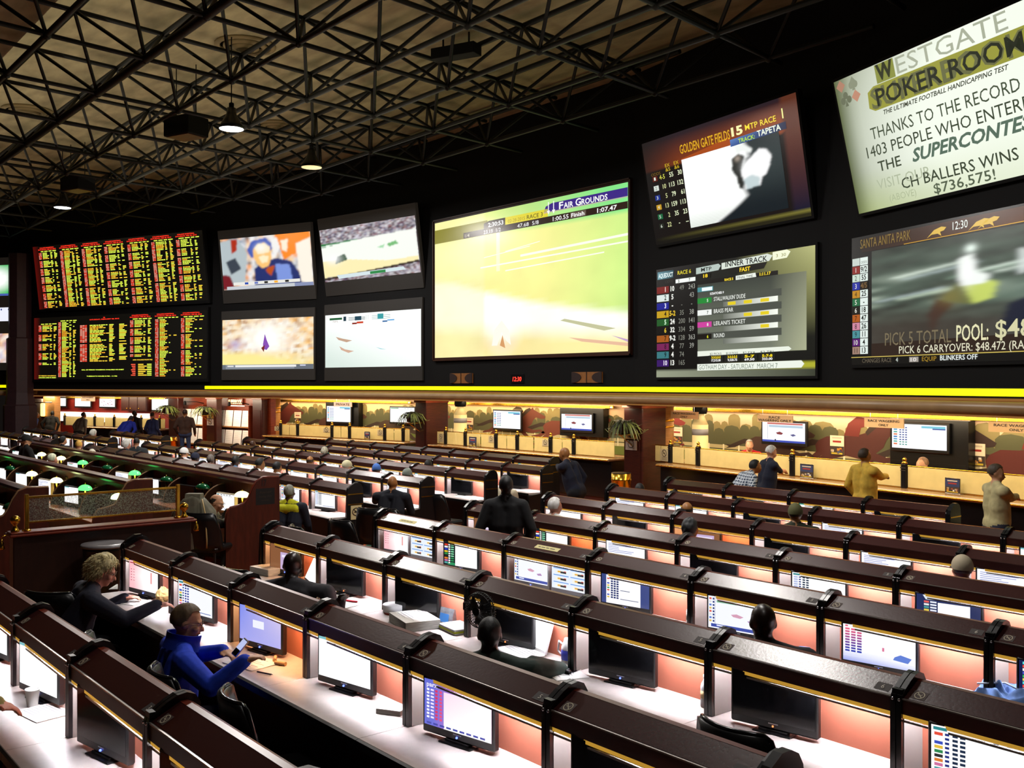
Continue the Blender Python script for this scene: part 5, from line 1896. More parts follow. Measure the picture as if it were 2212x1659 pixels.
def fern(p, label, seed, r=.42):
    t = thing('potted_fern', label, 'plant', p)
    MB().lathe([(.10, 0), (.14, .02), (.17, .2), (.18, .22), (.15, .22)], n=12).build('pot', potm, t)
    rd = random.Random(seed)
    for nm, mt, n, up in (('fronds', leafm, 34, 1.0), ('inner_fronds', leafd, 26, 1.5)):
        mb = MB()
        for i in range(n):
            a = rd.uniform(0, 2 * math.pi)
            L = r * rd.uniform(.7, 1.2)
            h0 = .24
            pts = []
            for q in range(6):
                f = q / 5
                pts.append((math.cos(a) * L * f * (.75 if nm == 'inner_fronds' else 1), math.sin(a) * L * f * (.75 if nm == 'inner_fronds' else 1), h0 + up * (.22 * f) - .48 * f * f * rd.uniform(.7, 1.3)))
            wv = Vector((-math.sin(a), math.cos(a), 0))
            vs, fs = [], []
            for q, pp in enumerate(pts):
                ww = .022 * math.sin(math.pi * (.12 + .86 * q / 5)) + .004
                vs += [Vector(pp) - wv * ww, Vector(pp) + Vector((0, 0, .008)), Vector(pp) + wv * ww]
            for q in range(5):
                fs += [(3 * q, 3 * q + 1, 3 * q + 4, 3 * q + 3), (3 * q + 1, 3 * q + 2, 3 * q + 5, 3 * q + 4)]
            mb.add(vs, fs, 0, True)
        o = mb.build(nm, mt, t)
        if nm == 'inner_fronds':
            pass
    return t


signp = mat('sign_tan', '#b89a7a', 0.5)


def hang_sign(fr, px0, py0, px1, py1, d, lines, label, ink='#1c1410', bg='#b89878', tilt=0):
    s0, z1 = fr.sz(px0, py0, d)
    s1, z0 = fr.sz(px1, py1, d)
    W, H = s1 - s0, z1 - z0
    t = thing('hanging_sign', label, 'sign', fr.w(s0, d, z0), fr.a)
    cv = Canvas(W, H, .0015)
    cv.rect(0, 0, 1, 1, bg, 0)
    k = len(lines)
    for i, (s, ww, hh) in enumerate(lines):
        cv.text(.5, (i + .5) / k * .86 + .07 + hh * .5, s, hh, ink, w=ww, align='c', bold=.02)
    MB().box(0, W, .001, .02, 0, H).build('board', signp, t)
    cv.build('lettering', paint, t)
    MB().tube((W * .15, .01, H), (W * .15, .01, max(H + .02, 2.44 - z0)), .006, n=5).build('hanger', chrome, t)
    MB().tube((W * .85, .01, H), (W * .85, .01, max(H + .02, 2.44 - z0)), .006, n=5).build('hanger', chrome, t)
    return t


def tv(fr, px0, py0, px1, py1, d, kind, label, cab=None, k=1.3):
    s0, z1 = fr.sz(px0, py0, d)
    s1, z0 = fr.sz(px1, py1, d)
    W, H = s1 - s0, z1 - z0
    if cab:
        a0, b1 = fr.sz(cab[0], cab[1], d)
        a1, b0 = fr.sz(cab[2], cab[3], d)
        b1 = min(b1, 2.42)
        c_ = thing('tv_cabinet', 'tall black cabinet panel behind the ' + label.split(',')[0], 'cabinet', fr.w(a0, d + .07, b0), fr.a)
        MB().rbox(0, a1 - a0, 0, 2.3 - d - .09, 0, b1 - b0, .01).build('carcass', blackgloss, c_)
        MB().box(.04, a1 - a0 - .04, -.006, 0, .05, .12).build('rail', lac, c_)
    t = thing('television', label, 'tv', fr.w(s0, d, z0), fr.a)
    f = .045
    MB().rbox(-f, W + f, .002, .06, -f - .02, H + f, .01).build('housing', bez, t)
    cv = Canvas(W, H, .001)
    if kind == 'doc':
        cv.rect(0, 0, 1, 1, '#ffffff', 0, k)
        cv.rect(.02, .02, .35, .08, '#3f9a60', 1)
        for q in range(3):
            cv.rect(.6 + .12 * q, .05, .65 + .12 * q, .09, '#7a9a80', 1)
    elif kind == 'grid':
        cv.rect(0, 0, 1, 1, '#f6f8ff', 0, k)
        for i in range(8):
            cv.rect(.03, .1 + .1 * i, .1, .16 + .1 * i, ['#3a7ac0', '#4aa0d0', '#50b0a0', '#e07040'][i % 4], 1)
            for q in range(3):
                cv.rect(.14 + .055 * q, .12 + .1 * i, .175 + .055 * q, .17 + .1 * i, '#2f4a90' if i < 6 else '#4a9a8a', 1)
        cv.rect(.55, .05, .98, .14, '#70c8e0', 1)
        cv.rect(.75, .14, .98, .19, '#2a50a0', 1)
    elif kind == 'race':
        cv.rect(0, 0, 1, 1, '#f4f6ff', 0, k * .9)
        cv.rect(.12, .02, .95, .1, '#d06a60', 1)
        cv.rect(.13, .12, .135, .85, '#303848', 1)
        cv.rect(.16, .14, .95, .25, '#b8d0e0', 1)
        cv.poly([(.33, .52), (.42, .46), (.5, .54), (.46, .62), (.36, .6)], '#8a3a40', 2)
        cv.poly([(.66, .6), (.74, .55), (.8, .62), (.72, .68)], '#5a5a90', 2)
        cv.rect(.0, .9, 1, 1, '#3a50b8', 1)
        cv.rect(.3, .85, .33, .95, '#202848', 2)
    elif kind == 'white':
        cv.rect(0, 0, 1, 1, '#ffffff', 0, k)
    elif kind == 'horses':
        cv.rect(0, 0, 1, 1, '#ffffff', 0, k)
        r = random.Random(5)
        for q in range(16):
            u, v = r.uniform(.1, .85), r.uniform(.3, .85)
            cv.rect(u, v, u + .07, v + .05, r.choice(['#d08aa0', '#a0506a', '#e8b0b0', '#8a7ab0']), 1)
        cv.rect(.1, .05, .8, .1, '#5060a0', 1)
    o = cv.build('screen', glow_quiet, t)
    MB().box(W * .4, W * .6, .06, .069 if cab else 2.27 - d, H * .3, H * .6).build('bracket', black, t)
    return t


def window_row(fr, posts, name, s_end, reg_label, s_beg=.05):
    """one straight counter with black posts, frosted screens and dark front"""
    L = s_end
    t = thing('ticket_counter', f'long black ticket counter {reg_label}', 'counter', fr.w(s_beg), fr.a)
    L -= s_beg
    MB().rbox(0, L, .02, .62, .12, 1.0, .01).build('front', counter_m, t)
    MB().rbox(0, L, .06, .6, 0, .12, .005).build('plinth', kick_m, t)
    MB().rbox(-.02, L + .02, -.10, .75, 1.0, 1.06, .015).build('worktop', ctop_m, t)
    MB().tube((0, -.10, 1.03), (L, -.10, 1.03), .012, n=6).build('brass_edge', brass, t)
    ps = []
    for i, px in enumerate(posts):
        s = fr.s(px, .30)
        ps.append(s)
        p = thing('counter_post', f'brass-capped black post, {ORD[i]} from the left {reg_label}', 'post', fr.w(s, .30, 1.06), fr.a, 'black posts on the ticket counters')
        link('shaft', postm, p)
        link('cap', pcap, p)
        link('band', pband, p)
    ps.append(L + s_beg - .1)
    for i, (a, b_) in enumerate(zip(ps, ps[1:])):
        if b_ - a < .25:
            continue
        W = b_ - a - .14
        g = thing('glass_screen', f'frosted glass screen right of post {ORD[i]} {reg_label}', 'screen panel', fr.w(a + .07, .30, 1.06), fr.a, 'frosted screens on the ticket counters')
        two = W < 1.3
        for u0, u1 in (((0, W * .48), (W * .52, W)) if two else ((0, W),)):
            MB().rbox(u0, u1, -.006, .006, .02, .37, .003).build('pane', frost, g)
        MB().tube((0, 0, .385), (W, 0, .385), .012, n=6).build('top_rail', brass, g)
        MB().box(0, W, -.012, .012, 0, .018).build('bottom_rail', brass, g)
    return ps


P1 = window_row(BAY1, [607, 643.5, 717.6, 755.6, 831.5, 871.4], 'one', BAY1.len - .3, 'under the first horse mural')
P2 = window_row(BAY2, [935, 963.3, 1005.8, 1072, 1118, 1190, 1240], 'two', BAY2.len - .7, 'under the middle horse mural')
P3 = window_row(BAY3, [1406.5, 1449, 1508.4, 1712, 1954], 'three', BAY3.len - 1, 'under the longest horse mural', .6)
P0_ = window_row(BAY0, [140, 205, 247, 305, 345], 'far', BAY0.len - .3, 'at the far left desk', 2.3)

pilaster(545, 566, BAYR, .2, 'dark wood pilaster between the leaflet racks and the first counter', .24)
t, a, b = pilaster(897, 921, BAY2, -.1, 'dark wood pilaster between the first and middle ticket windows', .8)
fern(BAY2.w((a + b) / 2, -.42, 1.705), 'fern spilling over the pilaster between first and middle windows', 2, .5)
MB()
t, a, b = pilaster(1347, 1388, BAY2, -.15, 'wide dark wood pilaster between the middle and race wagering windows', .8)
fern(BAY2.w((a + b) / 2, -.45, 1.705), 'fern spilling over the wide pilaster above two no-smoking signs', 4, .55)
def hooks(fr, px, d, z):
    pass
for px0, px1, lab, seed in ((364, 384, 'dark wood pilaster left of the leaflet racks', 6), (446, 467, 'dark wood pilaster between the two leaflet racks', 8)):
    t, a, b = pilaster(px0, px1, BAYR, -.15, lab, .25)
    fern(BAYR.w((a + b) / 2, -.42, 1.705), 'fern hanging on the ' + lab, seed, .55)
# brackets that carry the ferns
for fr, px0, px1, d in ((BAY2, 897, 921, -.1), (BAY2, 1347, 1388, -.15), (BAYR, 364, 384, -.15), (BAYR, 446, 467, -.15)):
    s = (fr.s(px0, d) + fr.s(px1, d)) / 2
    t = thing('wall_bracket', 'small brass bracket shelf carrying a fern, ' + {897: 'right of the first windows', 1347: 'above the tan no-smoking signs', 364: 'left of the leaflet racks', 446: 'between the leaflet racks'}[px0], 'bracket', fr.w(s, d - .02, 1.68), fr.a)
    MB().rbox(-.16, .16, -.46, 0, 0, .02, .004).build('shelf', brass, t)
    MB().tube((0, -.4, 0), (0, -.01, -.25), .012).build('strut', brass, t)


def column(fr, px0, px1, d, label, mt, z1=2.40, band=True):
    s0, s1 = fr.s(px0, d), fr.s(px1, d)
    r = (s1 - s0) / 2
    t = thing('round_column', label, 'column', fr.w((s0 + s1) / 2, d), fr.a)
    MB().lathe([(r, 0), (r, z1)], n=20).build('shaft', mt, t)
    if band:
        for z in (1.80, 1.95):
            MB().lathe([(r, 0), (r + .015, .01), (r + .015, .04), (r, .05)], n=20, z0=z).build('band', brass, t)
    return t


column(BAY1, 569, 597, .9, 'round tan wood column at the left end of the first counter', tanwood)
column(BAY2, 931, 957, 1.2, 'round tan wood column right of the first fern pilaster', tanwood)
column(BAY3, 1396, 1442, .9, 'round tan wood column right of the wide fern pilaster', tanwood)
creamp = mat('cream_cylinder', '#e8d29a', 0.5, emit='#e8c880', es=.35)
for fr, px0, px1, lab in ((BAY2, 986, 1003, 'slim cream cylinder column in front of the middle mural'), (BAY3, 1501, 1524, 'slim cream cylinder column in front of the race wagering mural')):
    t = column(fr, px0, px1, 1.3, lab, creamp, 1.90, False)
    s0, s1 = fr.s(px0, 1.3), fr.s(px1, 1.3)
    r = (s1 - s0) / 2
    MB().lathe([(r + .004, 0), (r + .004, .14)], n=20, z0=1.66).build('band', mat('grey_band', '#9a98a0', .4), t)
    MB().lathe([(r, 1.9), (r * .5, 2.1), (r * .5, 2.15)], n=20).build('neck', creamp, t)
    MB().lathe([(r * .8, 2.15), (r * .95, 2.25), (r * .8, 2.38)], n=16).build('camera_dome', black, t)

tv(BAY1, 706, 877, 757, 912, 2.0, 'grid', 'television under the PRIVATE sign, showing a white page', (700, 866, 771, 923))
tv(BAY1, 843, 880, 895, 913, 2.1, 'doc', 'television showing a white page right of the PRIVATE sign')
tv(BAY2, 1066, 887, 1124, 927, 2.1, 'grid', 'television left of two over the middle ticket windows')
tv(BAY2, 1213, 894, 1278, 931, 2.0, 'race', 'television showing a race over the middle ticket windows', (1205, 880, 1299, 946))
tv(BAY3, 1647, 911, 1739, 959, 2.0, 'race', 'television behind the large RACE WAGERING ONLY sign')
tv(BAY3, 1927, 915, 2045, 974, 2.0, 'grid', 'television on the biggest black cabinet at the right', (1917, 903, 2086, 1021))
hang_sign(BAY1, 721, 868, 760, 879, 1.9, [('PRIVATE', .75, .5)], 'tan PRIVATE sign above the first television', bg='#b8a0a0')
hang_sign(BAY3, 1449, 888, 1508, 906, .8, [('RACE WAGERING', .82, .26), ('ONLY', .25, .26)], 'small tan RACE WAGERING ONLY sign beside the cream cylinder', bg='#9a7250')
hang_sign(BAY3, 1636, 896, 1712, 914, .8, [('RACE', .32, .36), ('WAGERING ONLY', .94, .36)], 'tan RACE WAGERING ONLY sign over the white-haired customer', bg='#a88a6a')
hang_sign(BAY3, 1867, 902, 1952, 926, .6, [('RACE WAGERING', .80, .26), ('ONLY', .25, .26)], 'tan RACE WAGERING ONLY sign left of the biggest cabinet', bg='#b0906c')
hang_sign(BAY3, 2135, 911, 2260, 938, .6, [('RACE WAGERING', .80, .26), ('ONLY', .25, .26)], 'tan RACE WAGERING ONLY sign cut by the photo edge', bg='#a88860')

def plaque(fr, px0, py0, px1, py1, d, label, draw, name='notice', cat='sign', thick=.012):
    s0, z1 = fr.sz(px0, py0, d)
    s1, z0 = fr.sz(px1, py1, d)
    W, H = s1 - s0, z1 - z0
    t = thing(name, label, cat, fr.w(s0, d, z0), fr.a)
    cv = Canvas(W, H, .001)
    draw(cv)
    MB().box(0, W, .0005, thick, 0, H).build('board', signp, t)
    cv.build('print', paint, t)
    return t


def nos(bg):
    def f(cv):
        cv.rect(0, 0, 1, 1, bg, 0)
        no_smoking(cv, .5, .35, .28, '#2a2018')
        for q in range(3):
            cv.rect(.2, .68 + .09 * q, .8, .71 + .09 * q, '#6a5a48', 1)
    return f


plaque(BAY2, 1351, 929, 1375, 949, -.17, 'upper tan no-smoking plaque on the wide pilaster', nos('#c8a058'))
plaque(BAY2, 1351, 951, 1375, 973, -.17, 'lower grey no-smoking plaque on the wide pilaster', nos('#a89890'))
plaque(BAYR, 447, 890, 461, 904, -.17, 'upper tan no-smoking plaque between the leaflet racks', nos('#d8a850'))
plaque(BAYR, 447, 905, 461, 919, -.17, 'lower pale no-smoking plaque between the leaflet racks', nos('#d0bab0'))
for i, (fr, px0, py0, px1, py1, wh) in enumerate(((BAY1, 593, 921, 606, 931, 'far end of the first counter'), (BAY1, 698, 925, 712, 934, 'left of the third post, first counter'), (BAY1, 815, 929, 828, 941, 'left of the fifth post, first counter'),
                                                  (BAY2, 947, 936, 958, 955, 'between the first posts of the middle counter'), (BAY2, 1055, 942, 1067, 956, 'left of the fourth post, middle counter'), (BAY2, 1171, 950, 1185, 964, 'left of the sixth post, middle counter'),
                                                  (BAY3, 1426, 969, 1444, 997, 'left of the second post, race wagering counter'))):
    plaque(fr, px0, py0, px1, py1, .285, 'small no-smoking card ' + wh, nos('#b8a888'))


def poster(seed, top='#e8dcc0'):
    def f(cv):
        r = random.Random(seed)
        cv.rect(0, 0, 1, 1, top, 0)
        cv.rect(.15, .08, .85, .16, '#c8b8a0', 1)
        cv.rect(.2, .26, .8, .36, '#9a2a20', 1)
        cv.rect(0, .55, 1, 1, '#3a2c24', 1)
        for q in range(9):
            u, v = r.uniform(.05, .75), r.uniform(.58, .82)
            cv.rect(u, v, u + .16, v + .12, r.choice(['#c8b090', '#8a4030', '#e8e0d0', '#506080', '#c88a30']), 2)
        cv.rect(.1, .88, .9, .96, '#c8b030', 2)
    return f


for fr, a, d, lab in ((BAY1, (636, 890, 650, 914), 2.28, 'race poster on the first mural by the horse head'), (BAY2, (1005, 902, 1022, 930), 2.28, 'race poster on the middle mural beside the cream cylinder'),
                      (BAY2, (1302, 914, 1315, 945), 2.28, 'race poster at the right end of the middle mural'), (BAY3, (1451, 922, 1474, 959), 2.28, 'race poster under the small sign on the longest mural'),
                      (BAY3, (1793, 940, 1823, 984), 2.28, 'race poster between two televisions on the longest mural'), (BAY3, (2089, 957, 2128, 1008), 2.28, 'race poster right of the biggest black cabinet')):
    plaque(fr, *a, d, lab, poster(len(lab)), 'poster', 'poster')
for fr, a, lab in ((BAY1, (787, 932, 799, 949), 'upright leaflet stand on the first counter'), (BAY2, (1013, 943, 1029, 964), 'upright leaflet stand on the middle counter'),
                   (BAY3, (1728, 1001, 1757, 1030), 'framed leaflet stand beside the fourth post on the race wagering counter'), (BAY3, (2041, 1031, 2074, 1067), 'blue and red leaflet stand on the right counter')):
    s0, z1 = fr.sz(a[0], a[1], .18)
    s1, z0 = fr.sz(a[2], a[3], .18)
    t = thing('leaflet_stand', lab, 'stand', fr.w(s0, .18, 1.06), fr.a)
    W, H = s1 - s0, max(.25, z1 - 1.06)
    MB().rbox(0, W, 0, .02, 0, H, .003).build('holder', chrome, t)
    MB().rbox(0, W, -.005, .09, 0, .012, .003).build('foot', chrome, t)
    cv = Canvas(W - .02, H - .04, .001)
    poster(len(lab) + 3, '#28345e')(cv)
    cv.build('leaflet', paint, t, (.01, -.003, .02))

# brass waste bins
def brass_bin(p, r, h, label):
    t = thing('waste_bin', label, 'bin', p)
    prof = [(r * .92, 0), (r * .92, .04), (r, .05), (r, h * .82), (r * 1.04, h * .83), (r * 1.04, h * .86), (r, h * .87), (r, h)]
    MB().lathe(prof, n=24).build('body', brass, t)
    MB().lathe([(r * .5, h - .01), (r * .98, h + .005), (r * .98, h + .02), (r * .5, h + .005)], n=24).build('rim', lac, t)
p = atY(1342, 1100, 15.9)
brass_bin((p.x, 15.9, 0), .22, .86, 'polished brass bin beside the wide fern pilaster')
p = BAYR.w(BAYR.s(367, -.9), -.9)
brass_bin((p.x, p.y, 0), .26, .85, 'polished brass bin left of the leaflet racks')

# leaflet racks
sheet = attr_mat('rack_sheets', False, rough=.6)
for px0, px1, lab in ((386, 444, 'wooden leaflet rack behind the man in jeans'), (470, 543, 'wooden leaflet rack under the lit SUPERBOOK lettering')):
    s0, s1 = BAYR.s(px0, .3), BAYR.s(px1, .3)
    W = s1 - s0
    t = thing('leaflet_rack', lab, 'rack', BAYR.w(s0, .42), BAYR.a)
    MB().rbox(0, W, -.06, 0, .42, 2.02, .01).build('back_board', redwood, t)
    MB().rbox(-.05, W + .05, -.30, 0, .36, .44, .01).build('bottom_ledge', redwood, t)
    for z in (.52, 1.24):
        MB().rbox(0, W, -.22, -.04, z, z + .05, .006).build('shelf', tanwood, t)
    for x in (-.05, W):
        MB().rbox(x, x + .05, -.26, 0, .42, 2.06, .006).build('side', redwood, t)
    for rowi, z in enumerate((.57, 1.29)):
        n = 4 if W > 2.2 else 4
        for q in range(n):
            wd = W / n
            sh = thing('race_sheet', f'white race sheet, {ORD[q]} on the {"lower" if rowi == 0 else "upper"} shelf of the {"left" if px0 == 386 else "right"} leaflet rack', 'paper', BAYR.w(s0 + q * wd + .03, .42 - .2, z), BAYR.a, 'white sheets in the leaflet racks')
            cv = Canvas(wd - .06, .58, .001)
            cv.rect(0, 0, 1, 1, '#fdfaf4', 0)
            rq = random.Random(q + rowi * 7)
            for u in range(7):
                cv.rect(.1, .12 + .11 * u, .1 + rq.uniform(.5, .8), .135 + .11 * u, '#d8d0c8', 1)
            cv.mb.v = [(a_, b_ + c_ * .22 * .5, c_) for a_, b_, c_ in cv.mb.v]
            cv.build('front', paint, sh)
            mb = MB().prism([(.001, 0), (.129 * .5, .58), (.129 * .5 + .012, .58), (.013, 0)], 0, wd - .06)
            mb.build('stack', sheet_mat := mat('paper_white', '#f4f0ea', .6), sh)
    ln = thing('rack_lamp', 'black swing-arm spotlight over the ' + lab.split(' leaflet')[0] + ' rack ' + ('near the man' if px0 == 386 else 'with lettering'), 'lamp', BAYR.w(s1 - .3, .4, 2.1), BAYR.a)
    MB().path([(0, 0, 0), (-.1, -.25, .06), (-.5, -.5, .06)], .015).build('arm', black, ln)
    MB().lathe([(.02, .1), (.05, .06), (.06, -.05), (.05, -.06)], -.5, -.5, 0, n=10).build('head', black, ln)
s0, z0 = BAYR.sz(495, 872, .4)
t = thing('lit_sign', 'small glowing SUPERBOOK lettering over the right leaflet rack', 'sign', BAYR.w(s0, .40, z0), BAYR.a)
vs, fs, wd, ch = text2d('SUPERBOOK', .03)
W = BAYR.s(524, .4) - s0
MB().add([(x * W / wd, -.03, y * .16 / .73) for x, y in vs], fs).build('letters', mat('sign_glow', '#ffe0a0', .5, emit='#ffe8a8', es=2.0, mis=False), t)
MB().box(-.05, W + .05, -.02, .05, -.12, -.06).box(-.03, W + .03, -.028, .05, -.03, .2, 1).build('backing', [mat('sign_tube', '#fff', .5, emit='#fff0d0', es=2.5, mis=False), redwood], t)

# far left desk: televisions, wall cabinets, white splash-back light
tv(BAY0, 122, 849, 142, 877, 2.1, 'white', 'leftmost white television over the far ticket desk')
tv(BAY0, 162, 856, 195, 878, 2.1, 'white', 'white television with a paper sign over the far ticket desk')
tv(BAY0, 215, 857, 248, 879, 2.1, 'horses', 'television showing running horses over the far ticket desk')
tv(BAY0, 328, 862, 363, 886, 2.1, 'white', 'white television on the red wall by the first pilaster')
hang_sign(BAY0, 175, 855, 205, 867, 1.9, [('RACE WAGERING', .8, .26), ('ONLY', .25, .26)], 'small tan sign in front of a far white television', bg='#b8a090')
a0, b1 = BAY0.sz(263, 858, 2.0)
a1, b0 = BAY0.sz(318, 888, 2.0)
for q in range(3):
    wd = (a1 - a0) / 3
    t = thing('wall_cabinet', f'{ORD[q]} dark wood wall cabinet from the left over the far desk', 'cabinet', BAY0.w(a0 + q * wd, 1.96, b0), BAY0.a, 'wall cabinets over the far desk')
    MB().rbox(.005, wd - .005, 0, .32, 0, 2.42 - b0, .008).build('carcass', darkwood, t)
    d_ = MB().rbox(.03, wd - .03, -.02, 0, .03, 2.36 - b0, .006).build('door', darkwood, t)
    MB().ball((wd * .8 if q == 0 else wd * .2, -.035, .1), .03, n=8, k=6).build('knob', brass, d_)
splash = mat('splash_light', '#ffffff', .5, emit='#fff4e4', es=1.6)
a0, b1 = BAY0.sz(120, 889, 2.2)
a1, b0 = BAY0.sz(320, 915, 2.2)
t = thing('lit_splashback', 'long white lit splash-back panel behind the far desk', 'light', BAY0.w(a0, 2.24, b0), BAY0.a)
MB().box(0, a1 - a0, 0, .05, 0, b1 - b0).build('diffuser', splash, t)
MB().box(-.03, a1 - a0 + .03, .0, .06, -.04, -.001).build('frame', chrome, t)
# wood-clad pier at the far left
s0, s1 = BAY0.s(36, 0), BAY0.s(122, 0)
t = thing('clad_pier', 'silver and tan clad pier at the left end of the far desk', 'pier', BAY0.w(s0, -.2), BAY0.a)
W = s1 - s0
MB().rbox(0, W * .28, 0, .4, 0, 2.42, .02).build('dark_side', darkwood, t)
MB().rbox(W * .28, W * .72, .05, .4, 0, 2.2, .02).build('silver_panel', mat('silver_wood', '#b8a8a0', .4, noise=.2, scale=3, stretch=(9, 1, 1)), t)
MB().rbox(W * .72, W, .1, .4, 0, 2.3, .02).build('tan_panel', tanwood, t)
MB().tube((0, -.06, 2.02), (W, -.02, 2.05), .025).build('rail', chrome, t)
plaque(BAY0, 36, 859, 49, 870, -.35, 'small tan no-smoking plaque on the clad pier', nos('#d8b060'))
for i, px in enumerate((95, 88)):
    pass
sc_ = thing('wall_sconce', 'tall glowing wall sconce on the clad pier', 'light', BAY0.w(BAY0.s(92, -.2), -.14, 1.45), BAY0.a)
MB().rbox(-.12, .12, -.10, 0, 0, .55, .03).build('shade', mat('sconce_shade', '#fff0c0', .5, emit='#ffd070', es=3.0), sc_)
MB().rbox(-.14, .14, -.06, .1, -.05, -.001, .005).build('base', brass, sc_)

# ------------------------------------------------------------------ glass partition and bin in the aisle
XP = -12.4
y0, y1 = 2.83, 4.90
zb = zf(3.8)
t = thing('half_wall', 'dark mahogany half wall with a moulded cap beside the aisle', 'partition', (XP, y0, zb))
MB().rbox(-.09, .09, 0, y1 - y0, 0, 1.0, .01).build('panel', mat('partition_wood', '#24100b', .4, noise=.3, scale=4, stretch=(6, 6, 1)), t)
MB().rbox(-.15, .15, -.05, y1 - y0 + .05, 1.0, 1.03, .01).rbox(-.12, .12, -.03, y1 - y0 + .03, 1.03, 1.05, .008).build('cap', edge_m, t)
MB().rbox(-.11, .11, 0, y1 - y0, 0, .12, .01).build('plinth', darkwood, t)
glass = mat('textured_glass', '#cfd8c8', 0.12, spec=0.6, bump=0.9, scale=70)
nt = glass.node_tree
b = nt.nodes['Principled BSDF']
tr = nt.nodes.new('ShaderNodeBsdfTransparent')
mx = nt.nodes.new('ShaderNodeMixShader')
nz_ = nt.nodes.new('ShaderNodeTexNoise')
nz_.inputs['Scale'].default_value = 75
nz_.inputs['Detail'].default_value = 3
rp_ = nt.nodes.new('ShaderNodeValToRGB')
rp_.color_ramp.elements[0].position = .46
rp_.color_ramp.elements[0].color = (.03, .03, .03, 1)
rp_.color_ramp.elements[1].position = .58
rp_.color_ramp.elements[1].color = (.34, .34, .34, 1)
tc_ = nt.nodes.new('ShaderNodeTexCoord')
nt.links.new(tc_.outputs['Object'], nz_.inputs['Vector'])
nt.links.new(nz_.outputs['Fac'], rp_.inputs[0])
nt.links.new(rp_.outputs[0], mx.inputs[0])
nt.links.new(tr.outputs[0], mx.inputs[1])
nt.links.new(b.outputs[0], mx.inputs[2])
b.inputs['Transmission Weight'].default_value = .6
b.inputs['Roughness'].default_value = .3
nt.links.new(mx.outputs[0], nt.nodes['Material Output'].inputs[0])
g = thing('glass_partition', 'textured glass panel in a brass frame on the half wall', 'glass panel', (XP, y0 + .16, zb + 1.05))
gl = y1 - y0 - .30
MB().box(-.006, .006, .03, gl - .03, .10, .37).build('pane', glass, g)
for yy in (0, gl):
    f = MB().rbox(-.022, .022, yy - .022, yy + .022, .0, .42, .005)
    f.lathe([(.05, 0), (.05, .012), (.025, .02)], 0, yy, 0, n=12)
    f.build('upright', brass, g)
MB().rbox(-.015, .015, 0, gl, .37, .395, .004).build('top_rail', brass, g)
MB().rbox(-.012, .012, 0, gl, .085, .105, .004).build('bottom_rail', brass, g)
for yy, lab in ((y0 + .04, 'brass ball finial at the near end of the half wall'), (y1 - .06, 'brass ball finial at the far end of the half wall')):
    q = thing('brass_finial', lab, 'finial', (XP, yy, zb + 1.05))
    MB().lathe([(.045, 0), (.05, .01), (.03, .03), (.022, .07), (.028, .085), (.045, .10), (.055, .125), (.05, .155), (.03, .178), (.004, .185)], n=18).build('turning', brass, q)
for yy, lab in ((y0 - .10, 'small brass bell hook hanging on the near end of the half wall'), (y1 + .10, 'small brass bell hook hanging on the far end of the half wall')):
    q = thing('bell_hook', lab, 'hook', (XP, yy, zb + .86))
    MB().lathe([(.03, 0), (.035, .015), (.025, .05), (.022, .08), (.008, .10), (.008, .12)], n=12).build('bell', brass, q)
    MB().path([(0, 0, .12), (0, 0, .15), (0, .05 if yy < y0 else -.05, .155)], .006).build('arm', brass, q)
t = thing('waste_bin', 'round black waste bin with a holed lid against the half wall', 'bin', (-11.93, 3.72, zb))
MB().lathe([(.20, 0), (.22, .02), (.24, .82), (.25, .85), (.23, .86)], n=24).build('body', mat('bin_black', '#0c0c0d', .35), t)
MB().lathe([(.10, .885), (.26, .89), (.27, .87), (.265, .855), (.24, .85)], n=28).build('lid', mat('bin_lid', '#7a7678', .3), t)
MB().lathe([(.0, .872), (.098, .874), (.098, .884)], n=20).build('opening', black, t)

# tall reserved end panel of the rear lamp row, and the curled ends of the others
pan_m = mat('end_panel_wood', '#4a1c10', .4, noise=.3, scale=4, stretch=(6, 6, 1))
def curled_end(x, y, label, tall=1.42, sign=True):
    z = zf(y)
    prof = [(-.42, 0), (-.42, .78), (-.40, .92), (-.34, .99), (-.22, 1.01), (-.12, 1.04), (-.06, 1.12), (-.01, 1.24), (.06, 1.345), (.16, tall - .02), (.42, tall - .03), (.42, 0)]
    t = thing('row_end_panel', label, 'panel', (x, y, z))
    MB().prism(prof, 0, .06).build('board', pan_m, t)
    MB().path([(.03, a, b_ + .004) for a, b_ in prof[1:-1]], .016, 6).build('edge', arch_e if not sign else edge_m, t)
    if sign:
        cv = Canvas(.30, .24, .0008)
        cv.rect(0, 0, 1, 1, '#0a0606', 0)
        cv.text(.5, .30, 'Reserved', .14, '#3c2c1c', w=.62, align='c', shear=.3)
        cv.text(.5, .55, 'Seating Only', .12, '#3c2c1c', w=.7, align='c', shear=.3)
        cv.rect(.3, .72, .7, .76, '#2c2014', 1)
        cv.build('plate', paint, t, (.0615, .04, 1.0), math.radians(90))
        cv = Canvas(.10, .13, .0008)
        cv.text(.5, .9, '17', .8, '#1c0c08', w=.8, align='c', bold=.03)
        cv.build('number', paint, t, (.0615, .12, 1.26), math.radians(90))
    return t


curled_end(-13.72, YR['C'], 'tall dark reserved-sign panel closing the rear lamp row', 1.42)
curled_end(-14.58, YR['B'], 'curled dark panel closing the middle lamp row', 1.40, False)
curled_end(-13.97, YR['A'], 'curled dark panel closing the front lamp row', 1.40, False)

# chairs, placed by where the top of the backrest shows
def chair_px(px, py, deg, label, ztop=1.0):
    d = ray(px, py)
    Y = 3.0
    for _ in range(6):
        Y = d.y * (EYE - zf(Y) - ztop) / -d.z
    X = d.x / d.y * Y
    a = math.radians(deg)
    return chair(X - math.sin(a) * .28, Y + math.cos(a) * .28, deg, label)


